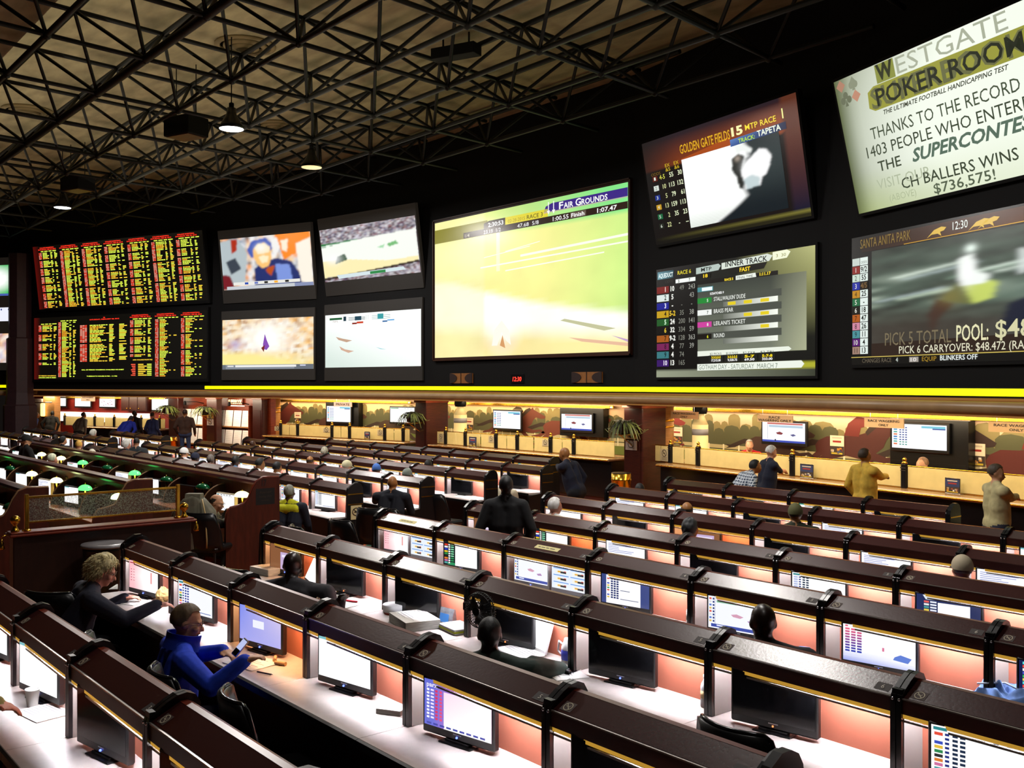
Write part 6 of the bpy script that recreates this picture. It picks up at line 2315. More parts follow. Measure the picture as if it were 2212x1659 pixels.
for px, py, dg, lab in ((104, 1268, 40, 'empty black tub chair by itself left of the navy sweater'),
                        (205, 1362, -6, 'black tub chair in front of the navy sweater, with a folded paper'),
                        (352, 1432, -8, 'black tub chair of the person in blue fleece'),
                        (505, 1482, -14, 'empty black tub chair right of the blue fleece'),
                        (506, 1218, 10, 'empty black tub chair left of the charcoal shirt'),
                        (700, 1291, -14, 'black tub chair right behind the charcoal shirt'),
                        (1118, 1440, -10, 'black tub chair of the person at the white laptop'),
                        (1315, 1500, 4, 'empty black tub chair facing the first large dark monitor'),
                        (1580, 1548, 0, 'empty black tub chair at the bottom, facing the second large dark monitor'),
                        (1345, 1318, -6, 'black tub chair peeping over the hoods at the side-bar monitor'),
                        (955, 1213, 8, 'black tub chair peeping over the hoods at the coloured odds column'),
                        (735, 1116, 6, 'empty black tub chair at the no-smoking row end'),
                        (800, 1092, 28, 'glossy black tub chair beside the no-smoking row end'),
                        (838, 1092, 0, 'black tub chair of the bald person in shiny navy'),
                        (935, 1062, 12, 'black tub chair with a dark coat, right of the bald person'),
                        (1990, 1480, 0, 'black tub chair peeping over the front hoods at the far right'),
                        (640, 1130, -12, 'black tub chair of the yellow-shouldered jacket')):
    chair_px(px, py, dg, lab)
_p = atY(452, 1100, 5.72)
chair(_p.x, 5.72, 38, 'black tub chair under the olive coat at the lit green-lamp desk')

# ------------------------------------------------------------------ people
SKIN = {'light': mat('skin_light', '#d9a07c', .5, noise=.06, scale=30), 'pink': mat('skin_pink', '#cf8f78', .5, noise=.06, scale=30), 'tan': mat('skin_tan', '#a9713f', .45, noise=.06, scale=30),
        'brown': mat('skin_brown', '#4a2c1e', .4, noise=.06, scale=30), 'dark': mat('skin_dark', '#24140e', .35, noise=.06, scale=30)}


def cloth(c, name=None):
    return mat(name or 'cloth_' + c.strip('#'), c, .85, noise=.18, scale=11, bump=.5)


def plaid():
    m = mat('cloth_plaid', '#7a8698', .85)
    nt = m.node_tree
    tc = nt.nodes.new('ShaderNodeTexCoord')
    facs = []
    for ax in ('X', 'Z'):
        wv = nt.nodes.new('ShaderNodeTexWave')
        wv.bands_direction = ax
        wv.inputs['Scale'].default_value = 7.0
        nt.links.new(tc.outputs['Object'], wv.inputs['Vector'])
        facs.append(wv)
    ad = nt.nodes.new('ShaderNodeMath')
    ad.operation = 'MAXIMUM'
    nt.links.new(facs[0].outputs['Fac'], ad.inputs[0])
    nt.links.new(facs[1].outputs['Fac'], ad.inputs[1])
    rp = nt.nodes.new('ShaderNodeValToRGB')
    rp.color_ramp.elements[0].position = .6
    rp.color_ramp.elements[0].color = (*lin('#3c4a60'), 1)
    rp.color_ramp.elements[1].position = .92
    rp.color_ramp.elements[1].color = (*lin('#d8e0e8'), 1)
    nt.links.new(ad.outputs[0], rp.inputs[0])
    nt.links.new(rp.outputs[0], nt.nodes['Principled BSDF'].inputs['Base Color'])
    return m


def capsule_mesh(mb, a, b, ra, rb, n=12):
    a, b = Vector(a), Vector(b)
    d = b - a
    L = d.length
    d = d / max(L, 1e-6) if L > 1e-6 else Vector((0, 0, 1))
    x = d.orthogonal().normalized()
    y = d.cross(x)
    rings = []
    for k in range(5):
        t = math.pi / 2 * (k + .15) / 4.15
        rings.append((a - d * ra * math.cos(t), ra * math.sin(t)))
    for k in range(5):
        t = math.pi / 2 * (4 - k + .15) / 4.15
        rings.append((b + d * rb * math.cos(t), rb * math.sin(t)))
    vs, fs = [], []
    for c, r in rings:
        for i in range(n):
            t = 2 * math.pi * i / n
            vs.append(c + (x * math.cos(t) + y * math.sin(t)) * r)
    for j in range(len(rings) - 1):
        for i in range(n):
            fs.append((j * n + i, j * n + (i + 1) % n, (j + 1) * n + (i + 1) % n, (j + 1) * n + i))
    fs.append(tuple(range(n))[::-1])
    fs.append(tuple(range((len(rings) - 1) * n, len(rings) * n)))
    mb.add(vs, fs, 0, True)


class Body:
    def __init__(self):
        self.mb = MB()
        self.pr = []

    def cap(self, a, b, ra, rb, tg):
        capsule_mesh(self.mb, a, b, ra, rb)
        self.pr.append(('c', Vector(a), Vector(b), ra, rb, tg))

    def ell(self, c, R, r, tg):
        """R: 3x3 matrix of axes; r: radii"""
        self.mb.ball(c, r[0], r[1], r[2], n=16, k=12, M=R)
        self.pr.append(('e', Vector(c), R.inverted(), Vector(r), 0, tg))

    def mesh(self, name, mats, voxel):
        me = self.mb.mesh(name, [mats[0]])
        o = bpy.data.objects.new('t', me)
        TMP.collection.objects.link(o)
        md = o.modifiers.new('r', 'REMESH')
        md.mode = 'VOXEL'
        md.voxel_size = voxel
        md.use_smooth_shade = True
        sm = o.modifiers.new('s', 'SMOOTH')
        sm.factor = .5
        sm.iterations = 3
        TMP.view_layers[0].update()
        dg = TMP.view_layers[0].depsgraph
        out = bpy.data.meshes.new_from_object(o.evaluated_get(dg), depsgraph=dg)
        bpy.data.objects.remove(o)
        bpy.data.meshes.remove(me)
        out.name = name
        out.materials.clear()
        for m_ in mats:
            out.materials.append(m_)
        n = len(out.polygons)
        co = np.empty(n * 3, dtype=np.float32)
        out.polygons.foreach_get('center', co)
        co = co.reshape(-1, 3).astype(float)
        best = np.full(n, 1e9)
        idx = np.zeros(n, dtype=np.int32)
        for p in self.pr:
            if p[0] == 'c':
                a, b = np.array(p[1]), np.array(p[2])
                ab = b - a
                t = np.clip(((co - a) @ ab) / max(ab @ ab, 1e-9), 0, 1)
                d = np.linalg.norm(co - a - t[:, None] * ab, axis=1) - (p[3] + (p[4] - p[3]) * t)
            else:
                q = (co - np.array(p[1])) @ np.array(p[2]).T
                r = np.array(p[3])
                k = np.linalg.norm(q / r, axis=1)
                d = (k - 1) * r.mean()
            m_ = d < best
            best[m_] = d[m_]
            idx[m_] = p[5]
        out.polygons.foreach_set('material_index', idx)
        out.polygons.foreach_set('use_smooth', np.ones(n, dtype=bool))
        out.update()
        return out


def ik(sh, hand, l1, l2, hint):
    d = hand - sh
    L = min(d.length, (l1 + l2) * .985)
    d = d.normalized()
    a = (l1 * l1 - l2 * l2 + L * L) / (2 * L)
    h = math.sqrt(max(0, l1 * l1 - a * a))
    n = (hint - d * hint.dot(d)).normalized()
    return sh + d * a + n * h, sh + d * L


def person(label, hx, hy, Y, yaw=0, stand=False, top='#202028', bottom='#15151a', skin='light', hair=('short', '#3a3028'), hat=None, hands=None, sleeve='long', lean=None, hyaw=0, hpitch=0,
           voxel=.02, detail=False, scale=1.0, wide=1.0, glasses=False, zfloor=None, extra_bend=0.0, seat=.47, collar=None, yoke=None, xz=None, belly=0.0):
    """(hx, hy): photo pixel of the head's middle; Y: how far back it is. yaw 0 faces the screens wall."""
    H = atY(hx, hy, Y) if xz is None else Vector((xz[0], Y, xz[1]))
    f = Vector((-math.sin(math.radians(yaw)), math.cos(math.radians(yaw)), 0))
    r = Vector((f.y, -f.x, 0))
    up = Vector((0, 0, 1))
    s = scale
    base_len = .71 * s
    zfl = zf(Y) if zfloor is None else zfloor
    if stand:
        hip_z = zfl + .92 * s
        dz = H.z - hip_z
        if lean is None:
            lean = math.acos(max(.6, min(1, dz / base_len)))
        hip_z = H.z - base_len * math.cos(lean)
    else:
        hip_z = zfl + seat + .10
        dz = H.z - hip_z
        if lean is None:
            lean = math.acos(max(.45, min(.995, dz / base_len)))
        hip_z = H.z - base_len * math.cos(lean)
    sp = up * math.cos(lean) + f * math.sin(lean)
    hip = Vector((H.x, H.y, hip_z)) - f * (math.sin(lean) * base_len) + Vector((0, 0, 0))
    org = Vector((hip.x, hip.y, zfl))
    hip = hip - org
    nrm = (f * math.cos(lean) - up * math.sin(lean))   # chest direction
    B = Body()
    S, T, Bt, SH = 0, 1, 2, 3
    at = lambda t, x=0, y=0: hip + sp * (t * s) + r * (x * s) + nrm * (y * s)
    w = wide * 1.1
    B.cap(at(0, -.085 * w), at(0, .085 * w), .135 * s, .135 * s, Bt)
    B.cap(at(.04, -.07 * w), at(.04, .07 * w), .14 * s, .14 * s, T)
    for sx in (-1, 1):
        B.cap(at(.06, sx * .07 * w, .02 + belly), at(.27, sx * .08 * w, .01 + belly * .5), .132 * s, .132 * s, T)
        B.cap(at(.26, sx * .085 * w, .0), at(.45, sx * .095 * w, -.005), .132 * s, .105 * s, T)
        B.cap(at(.49, sx * .17 * w, -.005), at(.555, sx * .035, -.01), .07 * s, .062 * s, T if yoke is None else 4)
    B.cap(at(.485, -.175 * w, -.005), at(.485, .175 * w, -.005), .085 * s, .085 * s, T)
    if yoke is not None:
        B.cap(at(.46, -.12 * w, -.05), at(.46, .12 * w, -.05), .075 * s, .075 * s, 4)
    neck_top = at(.64, 0, .005)
    B.cap(at(.52, 0, -.005), neck_top, .066 * s, .058 * s, S)
    # head
    hy_ = math.radians(hyaw + yaw)
    hf = Vector((-math.sin(hy_), math.cos(hy_), 0))
    pit = math.radians(hpitch)
    hf = (hf * math.cos(pit) - up * math.sin(pit))
    hr = hf.cross(up).normalized()
    hu = hr.cross(hf).normalized()
    R = Matrix((hr, hf, hu)).transposed()
    hc = H - org
    hp = lambda x, y, z: hc + hr * (x * s) + hf * (y * s) + hu * (z * s)
    k = s
    B.ell(hp(0, -.012, .022), R, (.077 * k, .098 * k, .098 * k), S)
    B.ell(hp(0, .022, -.035), R, (.062 * k, .075 * k, .082 * k), S)
    B.ell(hp(0, .062, -.092), R, (.030 * k, .026 * k, .024 * k), S)
    B.cap(hp(0, .094, .0), hp(0, .116, -.036), .009 * k, .014 * k, S)
    for sx in (-1, 1):
        B.cap(hp(sx * .018, .088, .020), hp(sx * .048, .078, .018), .012 * k, .010 * k, S)
        B.ell(hp(sx * .046, .068, -.028), R, (.024 * k, .026 * k, .022 * k), S)
        B.ell(hp(sx * .078, -.008, -.008), R, (.010 * k, .020 * k, .032 * k), S)
    B.cap(hp(-.018, .090, -.062), hp(.018, .090, -.062), .010 * k, .010 * k, S)
    # arms
    hands = hands or [None, None]
    for sx, ht in ((-1, hands[0]), (1, hands[1])):
        sh = at(.485, sx * .205 * w, -.005)
        if ht is None:
            ht = at(.02, sx * .27 * w, .10) if stand else at(.10, sx * .20 * w, .34)
        else:
            ht = Vector(ht) - org
        el, wr = ik(sh, ht, .29 * s, .26 * s, (up * -1.0 + r * sx * .55 - f * .45))
        thick = 1.38 if sleeve == 'long' else 1.1
        B.cap(sh, el, .058 * s * thick, .046 * s * thick, T)
        ft = T if sleeve == 'long' else S
        B.cap(el, wr, .044 * s * thick, .034 * s * (thick if ft == T else 1), ft)
        hd = (wr - el).normalized()
        side = hd.cross(up).normalized()
        pdir = (hd * .9 - up * .35).normalized()
        palm = wr + pdir * .07 * s
        if detail:
            for q in (-1, 0, 1):
                B.cap(wr + side * q * .008, palm + side * q * .024 * s, .020 * s, .018 * s, S)
            for q, ln in ((-1.5, .062), (-.5, .074), (.5, .07), (1.5, .056)):
                b0 = palm + side * q * .019 * s + pdir * .012
                b1 = b0 + (pdir * .92 - up * .2) * ln * .55
                b2 = b1 + (pdir * .6 - up * .75) * ln * .5
                B.cap(b0, b1, .0095 * s, .0088 * s, S)
                B.cap(b1, b2, .0088 * s, .0075 * s, S)
            th0 = wr - side * sx * .026 * s + pdir * .02
            B.cap(th0, th0 + (pdir * .7 - side * sx * .6).normalized() * .045 * s, .013 * s, .011 * s, S)
            B.cap(th0 + (pdir * .7 - side * sx * .6).normalized() * .045 * s, th0 + (pdir * .7 - side * sx * .6).normalized() * .045 * s + (pdir * .95 - side * sx * .1) * .03, .011 * s, .009 * s, S)
        else:
            B.cap(wr, palm, .032 * s, .030 * s, S)
            for q in (-1, 0, 1, 2):
                b0 = palm + side * (q - .5) * .018 * s
                B.cap(b0, b0 + (pdir * .8 - up * .3) * .06 * s, .010 * s, .009 * s, S)
            th0 = wr - side * sx * .03 * s + pdir * .02
            B.cap(th0, th0 + (pdir * .8 - side * sx * .5) * .05 * s, .013 * s, .010 * s, S)
    # legs
    for sx in (-1, 1):
        hj = hip + r * (sx * .095 * w * s)
        if stand:
            kn = Vector((hj.x, hj.y, 0)) + up * (.5 * hip.z) + r * sx * .01 + f * .03
            an = Vector((hj.x, hj.y, .08)) + r * sx * .03 + f * (.02 if sx > 0 else -.04)
        else:
            kn = hj + f * .40 * s + r * sx * .03 + up * (-.02)
            an = Vector((kn.x, kn.y, .08)) - f * .05
        B.cap(hj, kn, .088 * s, .062 * s, Bt)
        B.cap(kn, an, .060 * s, .042 * s, Bt)
        B.cap(an - f * .03 - up * .03, an + f * .15 * s - up * .045, .042 * s, .036 * s, SH)
    mats = [SKIN[skin], plaid() if top == 'plaid' else cloth(top), cloth(bottom), mat('shoe_black', '#101010', .4), cloth(yoke or '#808080')]
    t = thing('person', label, 'person', org)
    me = B.mesh('body', mats, voxel)
    link('body', me, t)
    # hair
    style, hcol = hair
    if style != 'none':
        hm = mat('hair_' + hcol.strip('#'), hcol, .6, noise=.45, scale=22, stretch=(1, 1, .3), bump=.6)
        mb = MB()
        n, kk = (72, 48) if detail else (56, 36)
        nz = noise2(12, 10, len(label), 1)
        vs, keep = [], []
        for j in range(kk + 1):
            ph = math.pi * j / kk
            for i in range(n):
                a = 2 * math.pi * i / n
                d = Vector((math.sin(ph) * math.cos(a), math.sin(ph) * math.sin(a), math.cos(ph)))
                front = d.y
                puff = {'short': 1.06, 'thin': 1.03, 'ring': 1.05, 'long': 1.12, 'fluffy': 1.30, 'curly': 1.16}[style]
                wob = (.16 if style in ('fluffy', 'curly', 'long') else .03) * (nz((i % n) / n, j / kk) - .5)
                if style in ('fluffy', 'curly'):
                    wob += .03 * math.sin(9 * a + 5 * ph) * math.sin(ph)
                rad = puff + wob
                vs.append(hp(d.x * .077 * rad, -.012 + d.y * .100 * rad, .022 + d.z * .100 * rad))
                low = {'short': -.45, 'thin': -.42, 'ring': -.42, 'long': -.95, 'fluffy': -.75, 'curly': -.55}[style]
                lim = low if front < -.1 else (low + (front + .1) * (2.1 if style != 'fluffy' else 1.6))
                lim = min(lim, .62)
                ok = d.z > lim
                if style == 'ring' and d.z > .42 - .25 * (front < -.5):
                    ok = False
                keep.append(ok)
        fs = []
        for j in range(kk):
            for i in range(n):
                q = (j * n + i, (j + 1) * n + i, (j + 1) * n + (i + 1) % n, j * n + (i + 1) % n)
                if all(keep[x] for x in q):
                    fs.append(q)
        mb.add(vs, fs, 0, True)
        if detail and style == 'fluffy':
            rh = random.Random(3)
            good = [q for q, ok in enumerate(keep) if ok]
            for _ in range(900):
                p0 = vs[rh.choice(good)]
                dn = (p0 - hc).normalized()
                L_ = .05 * rh.uniform(.5, 1.2)
                dr = (dn * .25 - hu * .9 + Vector((rh.uniform(-.4, .4), rh.uniform(-.4, .4), rh.uniform(-.3, .3)))).normalized()
                mb.path([p0 - dn * .006, p0 + dn * .008 + dr * L_ * .5, p0 + dr * L_ + dn * .004], [.0032, .0026, .0008], 3)
        mb.build('hair', hm, t)
    if hat:
        kind, hc1 = hat
        cm = mat('cap_' + hc1.strip('#'), hc1, .8, noise=.12, bump=.2)
        mb = MB()
        n, kk = 24, 8
        vs, fs = [], []
        for j in range(kk + 1):
            ph = math.pi * .56 * j / kk
            for i in range(n):
                a = 2 * math.pi * i / n
                rad = 1.17
                vs.append(hp(math.sin(ph) * math.cos(a) * .077 * rad, -.012 + math.sin(ph) * math.sin(a) * .100 * rad, .026 + math.cos(ph) * .098 * 1.14))
        for j in range(kk):
            for i in range(n):
                fs.append((j * n + i, (j + 1) * n + i, (j + 1) * n + (i + 1) % n, j * n + (i + 1) % n))
        mb.add(vs, fs, 0, True)
        c_ = mb.build('cap', cm, t)
        if kind != 'beanie':
            fl = -1 if kind == 'backward' else 1
            mb = MB()
            N_ = 14
            vs = []
            for dz in (0, .008):
                for i in range(N_ + 1):
                    a = math.pi * i / N_
                    vs.append(hp(.088 * math.cos(a), fl * (.055 + .045 * math.sin(a)) - .012, .015 + dz))
                for i in range(N_ + 1):
                    a = math.pi * i / N_
                    vs.append(hp(.082 * math.cos(a), fl * (.055 + .135 * math.sin(a)) - .012, .006 + dz - .02 * math.sin(a)))
            q = N_ + 1
            fs = []
            for i in range(N_):
                fs += [(i, i + 1, q + i + 1, q + i), (2 * q + i + 1, 2 * q + i, 3 * q + i, 3 * q + i + 1), (q + i, q + i + 1, 3 * q + i + 1, 3 * q + i), (i + 1, i, 2 * q + i, 2 * q + i + 1)]
            mb.add(vs, fs, 0, True)
            mb.build('brim', cm, c_)
    # face
    eye = mat('eye_white', '#e8e4dc', .3)
    iris = mat('eye_dark', '#1c130e', .2)
    mb = MB()
    for sx in (-1, 1):
        mb.ball(hp(sx * .032, .077, .004), .0125 * k, n=8, k=6, M=R)
        mb.ball(hp(sx * .032, .0875, .003), .006 * k, n=6, k=4, m=1, M=R)
    mb.build('eyes', [eye, iris], t)
    mb = MB()
    mb.path([hp(-.024, .091, -.063), hp(-.01, .100, -.061), hp(0, .101, -.062), hp(.01, .100, -.061), hp(.024, .091, -.063)], [.003 * k, .005 * k, .0055 * k, .005 * k, .003 * k], 6)
    mb.build('mouth', mat('lips', '#8a4a40', .5), t)
    if glasses:
        mb = MB()
        for sx in (-1, 1):
            pts = [hp(sx * .033 + .025 * math.cos(a), .104, .004 + .02 * math.sin(a)) for a in [2 * math.pi * q / 14 for q in range(15)]]
            mb.path(pts, .002, 5)
            mb.path([hp(sx * .058, .102, .008), hp(sx * .084, .02, .006), hp(sx * .086, -.01, -.004)], .002, 5)
        mb.path([hp(-.008, .106, .006), hp(.008, .106, .006)], .002, 5)
        mb.build('glasses', mat('glasses_metal', '#6a5a48', .3, metal=.8), t)
    if collar:
        mb = MB()
        n = 20
        vs, fs = [], []
        for dr in (0, .012):
            for j, (tt, rr_) in enumerate(((.53, .112), (.585, .098), (.635, .100))):
                for i in range(n):
                    a = math.pi * (.5 + .12) + 2 * math.pi * .88 * i / (n - 1)
                    vs.append(at(tt, (rr_ + dr) * math.cos(a), (rr_ + dr) * math.sin(a) * 1.05))
        for g in (0, 1):
            for j in range(2):
                for i in range(n - 1):
                    q = (g * 3 * n + j * n + i, g * 3 * n + j * n + i + 1, g * 3 * n + (j + 1) * n + i + 1, g * 3 * n + (j + 1) * n + i)
                    fs.append(q if g else q[::-1])
        for i in range(n - 1):
            fs.append((2 * n + i, 2 * n + i + 1, 5 * n + i + 1, 5 * n + i))
        mb.add(vs, fs, 0, True)
        mb.build('collar', cloth(collar), t)
    return t


def hpt(px, py, Y):
    return atY(px, py, Y)


# --- foreground players
person('person in a navy sweater with fluffy grey-blond hair, leaning to the first monitor', 222, 1233, 2.74, yaw=-8, top='#191b2c', bottom='#14141c', skin='pink', hair=('fluffy', '#d2c08c'), hpitch=22, hyaw=-14,
       lean=.52, voxel=.011, detail=True, hands=[hpt(268, 1292, 3.02), hpt(338, 1307, 3.02)], glasses=True, wide=1.28, scale=1.04)
person('person in bright blue fleece with short hair and glasses, holding a phone', 404, 1343, 2.62, yaw=-10, top='#1f46d8', bottom='#16161a', skin='light', hair=('short', '#6e5a40'), hpitch=14, hyaw=-16,
       lean=.22, voxel=.010, detail=True, hands=[hpt(503, 1408, 2.80), hpt(527, 1428, 2.74)], glasses=True, wide=1.22, collar='#173ab8', belly=.02)
person('dark-skinned person in a charcoal shirt, seen from behind, before a tilted tablet', 632, 1222, 4.30, yaw=40, top='#2b2a30', bottom='#111', skin='dark', hair=('none', '#000000'), hpitch=25, lean=.35, voxel=.014, wide=1.5, scale=1.08, detail=True,
       hands=[hpt(575, 1262, 4.55), hpt(735, 1300, 4.45)])
person('dark-haired person in a dark green shirt, seen from behind, at the white laptop', 1058, 1372, 4.24, yaw=44, top='#2a3a34', bottom='#111', skin='dark', hair=('short', '#0c0a0c'), hpitch=8, lean=.2, voxel=.012, wide=1.3, detail=True,
       hands=[hpt(1040, 1420, 4.50), hpt(1150, 1430, 4.45)])
person('person with a glossy bald dark head and charcoal shirt in the third row', 1648, 1345, 5.76, yaw=50, top='#23262a', bottom='#111', skin='dark', hair=('none', '#000000'), hpitch=4, lean=.2, voxel=.014, scale=1.12, wide=1.15)
person('person in a beige baseball cap and blue shirt in the fourth row', 2078, 1230, 8.85, yaw=48, top='#22388a', bottom='#111', skin='light', hair=('short', '#a09890'), hat=('cap', '#cbbda0'), hpitch=2, hyaw=0, lean=.2, voxel=.016)
person('person at the near left edge, only hands and olive sleeve showing', 0, 1400, .80, yaw=-12, top='#8c8a50', bottom='#111', skin='pink', hair=('short', '#504030'), voxel=.012, detail=True, lean=.3,
       hands=[hpt(18, 1520, 1.36), hpt(48, 1502, 1.42)], xz=(-5.92, 1.38)) 
# --- middle distance
person('standing person in black seen from behind between the blocks', 1093, 1050, 7.3, yaw=48, stand=True, top='#0d0e12', bottom='#0c0c10', skin='dark', hair=('short', '#121012'), voxel=.016, wide=.84, lean=.06, scale=1.0)
person('white-haired person in a white shirt in the fifth row', 1199, 1094, 8.85, yaw=25, top='#f2f0ea', bottom='#222', skin='pink', hair=('short', '#f0ead8'), voxel=.018, lean=.3, hyaw=-20)
person('bald person in a shiny navy jacket, second row of the left block', 848, 1044, 8.95, yaw=40, top='#10131f', bottom='#0c0c10', skin='tan', hair=('none', '#000000'), voxel=.012, lean=.22, wide=1.12, hands=[hpt(815, 1085, 9.25), hpt(880, 1085, 9.25)])
person('grey-haired person in a navy jacket with yellow shoulders by the lamp row', 625, 1064, 7.15, yaw=40, top='#121828', bottom='#0c0c10', skin='brown', hair=('short', '#8a8c80'), voxel=.011, lean=.15, yoke='#d8d820', wide=1.05)
person('person with glasses in a dark jacket at the lit green-lamp desk', 468, 1086, 5.92, yaw=-35, top='#23211c', bottom='#14120f', skin='light', hair=('ring', '#2a221a'), voxel=.012, detail=True, lean=.35, glasses=True, hpitch=15, hyaw=-10,
       hands=[hpt(492, 1104, 6.2), hpt(508, 1108, 6.2)])
person('standing person in a navy track jacket resting a hand on a row end', 1219, 981, 12.05, yaw=112, stand=True, top='#10152a', bottom='#0b0c14', skin='tan', hair=('none', '#000000'), voxel=.018, wide=1.2, hpitch=12, hands=[hpt(1193, 1003, 12.6), None])
person('person in a cream coat and cap at the end of the fourth left-block row', 1092, 1040, 12.0, yaw=20, top='#cfc4a8', bottom='#3a3428', skin='light', hair=('short', '#6a6058'), hat=('cap', '#201c1a'), voxel=.02, lean=.3, hands=None)
person('balding person in the sixth row of the main block', 1484, 1103, 10.45, yaw=40, top='#1c2030', bottom='#111', skin='tan', hair=('ring', '#3a3024'), voxel=.022, lean=.25)
person('person with curly dark grey hair in the fifth row', 1492, 1143, 8.9, yaw=5, top='#20242c', bottom='#111', skin='tan', hair=('curly', '#3c3e40'), voxel=.022, lean=.25)
person('person in an olive cap in the sixth row', 1718, 1110, 10.45, yaw=40, top='#2a3020', bottom='#111', skin='tan', hair=('short', '#3a3020'), hat=('cap', '#5a5a34'), voxel=.022, lean=.3)
person('dark-haired person in black in the last row of the main block', 1382, 1060, 12.0, yaw=40, top='#101216', bottom='#111', skin='brown', hair=('short', '#141214'), voxel=.022, lean=.3)
# --- at the windows
person('ticket clerk in a red shirt behind the race wagering counter', 1619, 962, 17.1, yaw=222, stand=True, top='#c81c24', bottom='#181818', skin='light', hair=('short', '#b8b4ac'), voxel=.02, sleeve='short', zfloor=0.0, lean=.35)
person('white-haired customer in a navy polo leaning on the wagering counter', 1666, 977, 14.9, yaw=-28, stand=True, top='#121a30', bottom='#141418', skin='light', hair=('short', '#e8e2d4'), voxel=.018, sleeve='short', hpitch=20, hands=[hpt(1690, 1020, 15.6), hpt(1705, 1022, 15.5)])
person('customer in a blue and white plaid shirt in front of the navy polo', 1632, 1008, 14.2, yaw=-30, stand=True, top='plaid', bottom='#22242c', skin='tan', hair=('short', '#1c1a1a'), voxel=.018, lean=.65)
person('customer in a yellow shirt standing at the wagering counter', 1868, 985, 14.3, yaw=-20, stand=True, top='#d8b040', bottom='#2a2418', skin='tan', hair=('short', '#3a2c1e'), voxel=.018, hands=[None, hpt(1940, 1038, 15.3)])
person('ticket clerk with a shaved head behind the right counter, below the largest television', 1992, 1002, 16.9, yaw=140, stand=True, top='#e8e2d8', bottom='#181818', skin='light', hair=('thin', '#8a6a50'), voxel=.02, zfloor=0, lean=.5)
person('customer in a cream shirt leaning on the counter at the right edge', 2152, 1022, 13.4, yaw=-40, stand=True, top='#c8bc8a', bottom='#303448', skin='light', hair=('short', '#4a3c2c'), voxel=.018, hpitch=10, hyaw=-30, hands=[hpt(2195, 1078, 14.3), hpt(2215, 1080, 14.2)])
person('person in a brown jacket and jeans reading the leaflet rack', 400, 892, 13.5, yaw=48, stand=True, top='#3c2416', bottom='#2c3a5a', skin='tan', hair=('short', '#2c1c14'), voxel=.02, scale=1.05)
person('customer in a patterned blue shirt at the clad pier', 80, 897, 11.2, yaw=10, stand=True, top='#2c4a8a', bottom='#181c28', skin='tan', hair=('short', '#6a5a50'), voxel=.022)
person('customer in black at the far desk, left of the jersey clerk', 114, 894, 12.0, yaw=48, stand=True, top='#15130e', bottom='#12120e', skin='brown', hair=('short', '#14120e'), voxel=.022)
person('clerk in a dark jersey behind the far desk', 146, 888, 14.2, yaw=230, stand=True, top='#1c1c12', bottom='#111', skin='tan', hair=('short', '#4a2a1a'), voxel=.022, zfloor=0)
person('customer in a long grey shirt at the far desk', 181, 897, 12.2, yaw=20, stand=True, top='#8a8478', bottom='#2a2a2a', skin='tan', hair=('short', '#1a1612'), voxel=.022)
person('clerk in a yellow shirt behind the far desk', 199, 889, 14.6, yaw=250, stand=True, top='#d8c040', bottom='#222', skin='light', hair=('short', '#c8a880'), voxel=.022, zfloor=0)
person('customer in a dark coat stooping behind the royal blue shirt', 291, 894, 13.3, yaw=30, stand=True, top='#12141c', bottom='#111', skin='brown', hair=('short', '#15120f'), voxel=.022)
person('customer in a royal blue shirt bending over the far desk', 284, 905, 12.7, yaw=30, stand=True, top='#1c2c9a', bottom='#14182c', skin='tan', hair=('short', '#20242c'), voxel=.022, lean=.7)
person('customer in a navy jacket at the right end of the far desk', 330, 898, 13.2, yaw=20, stand=True, top='#161c40', bottom='#14162a', skin='light', hair=('thin', '#2c2620'), voxel=.022)
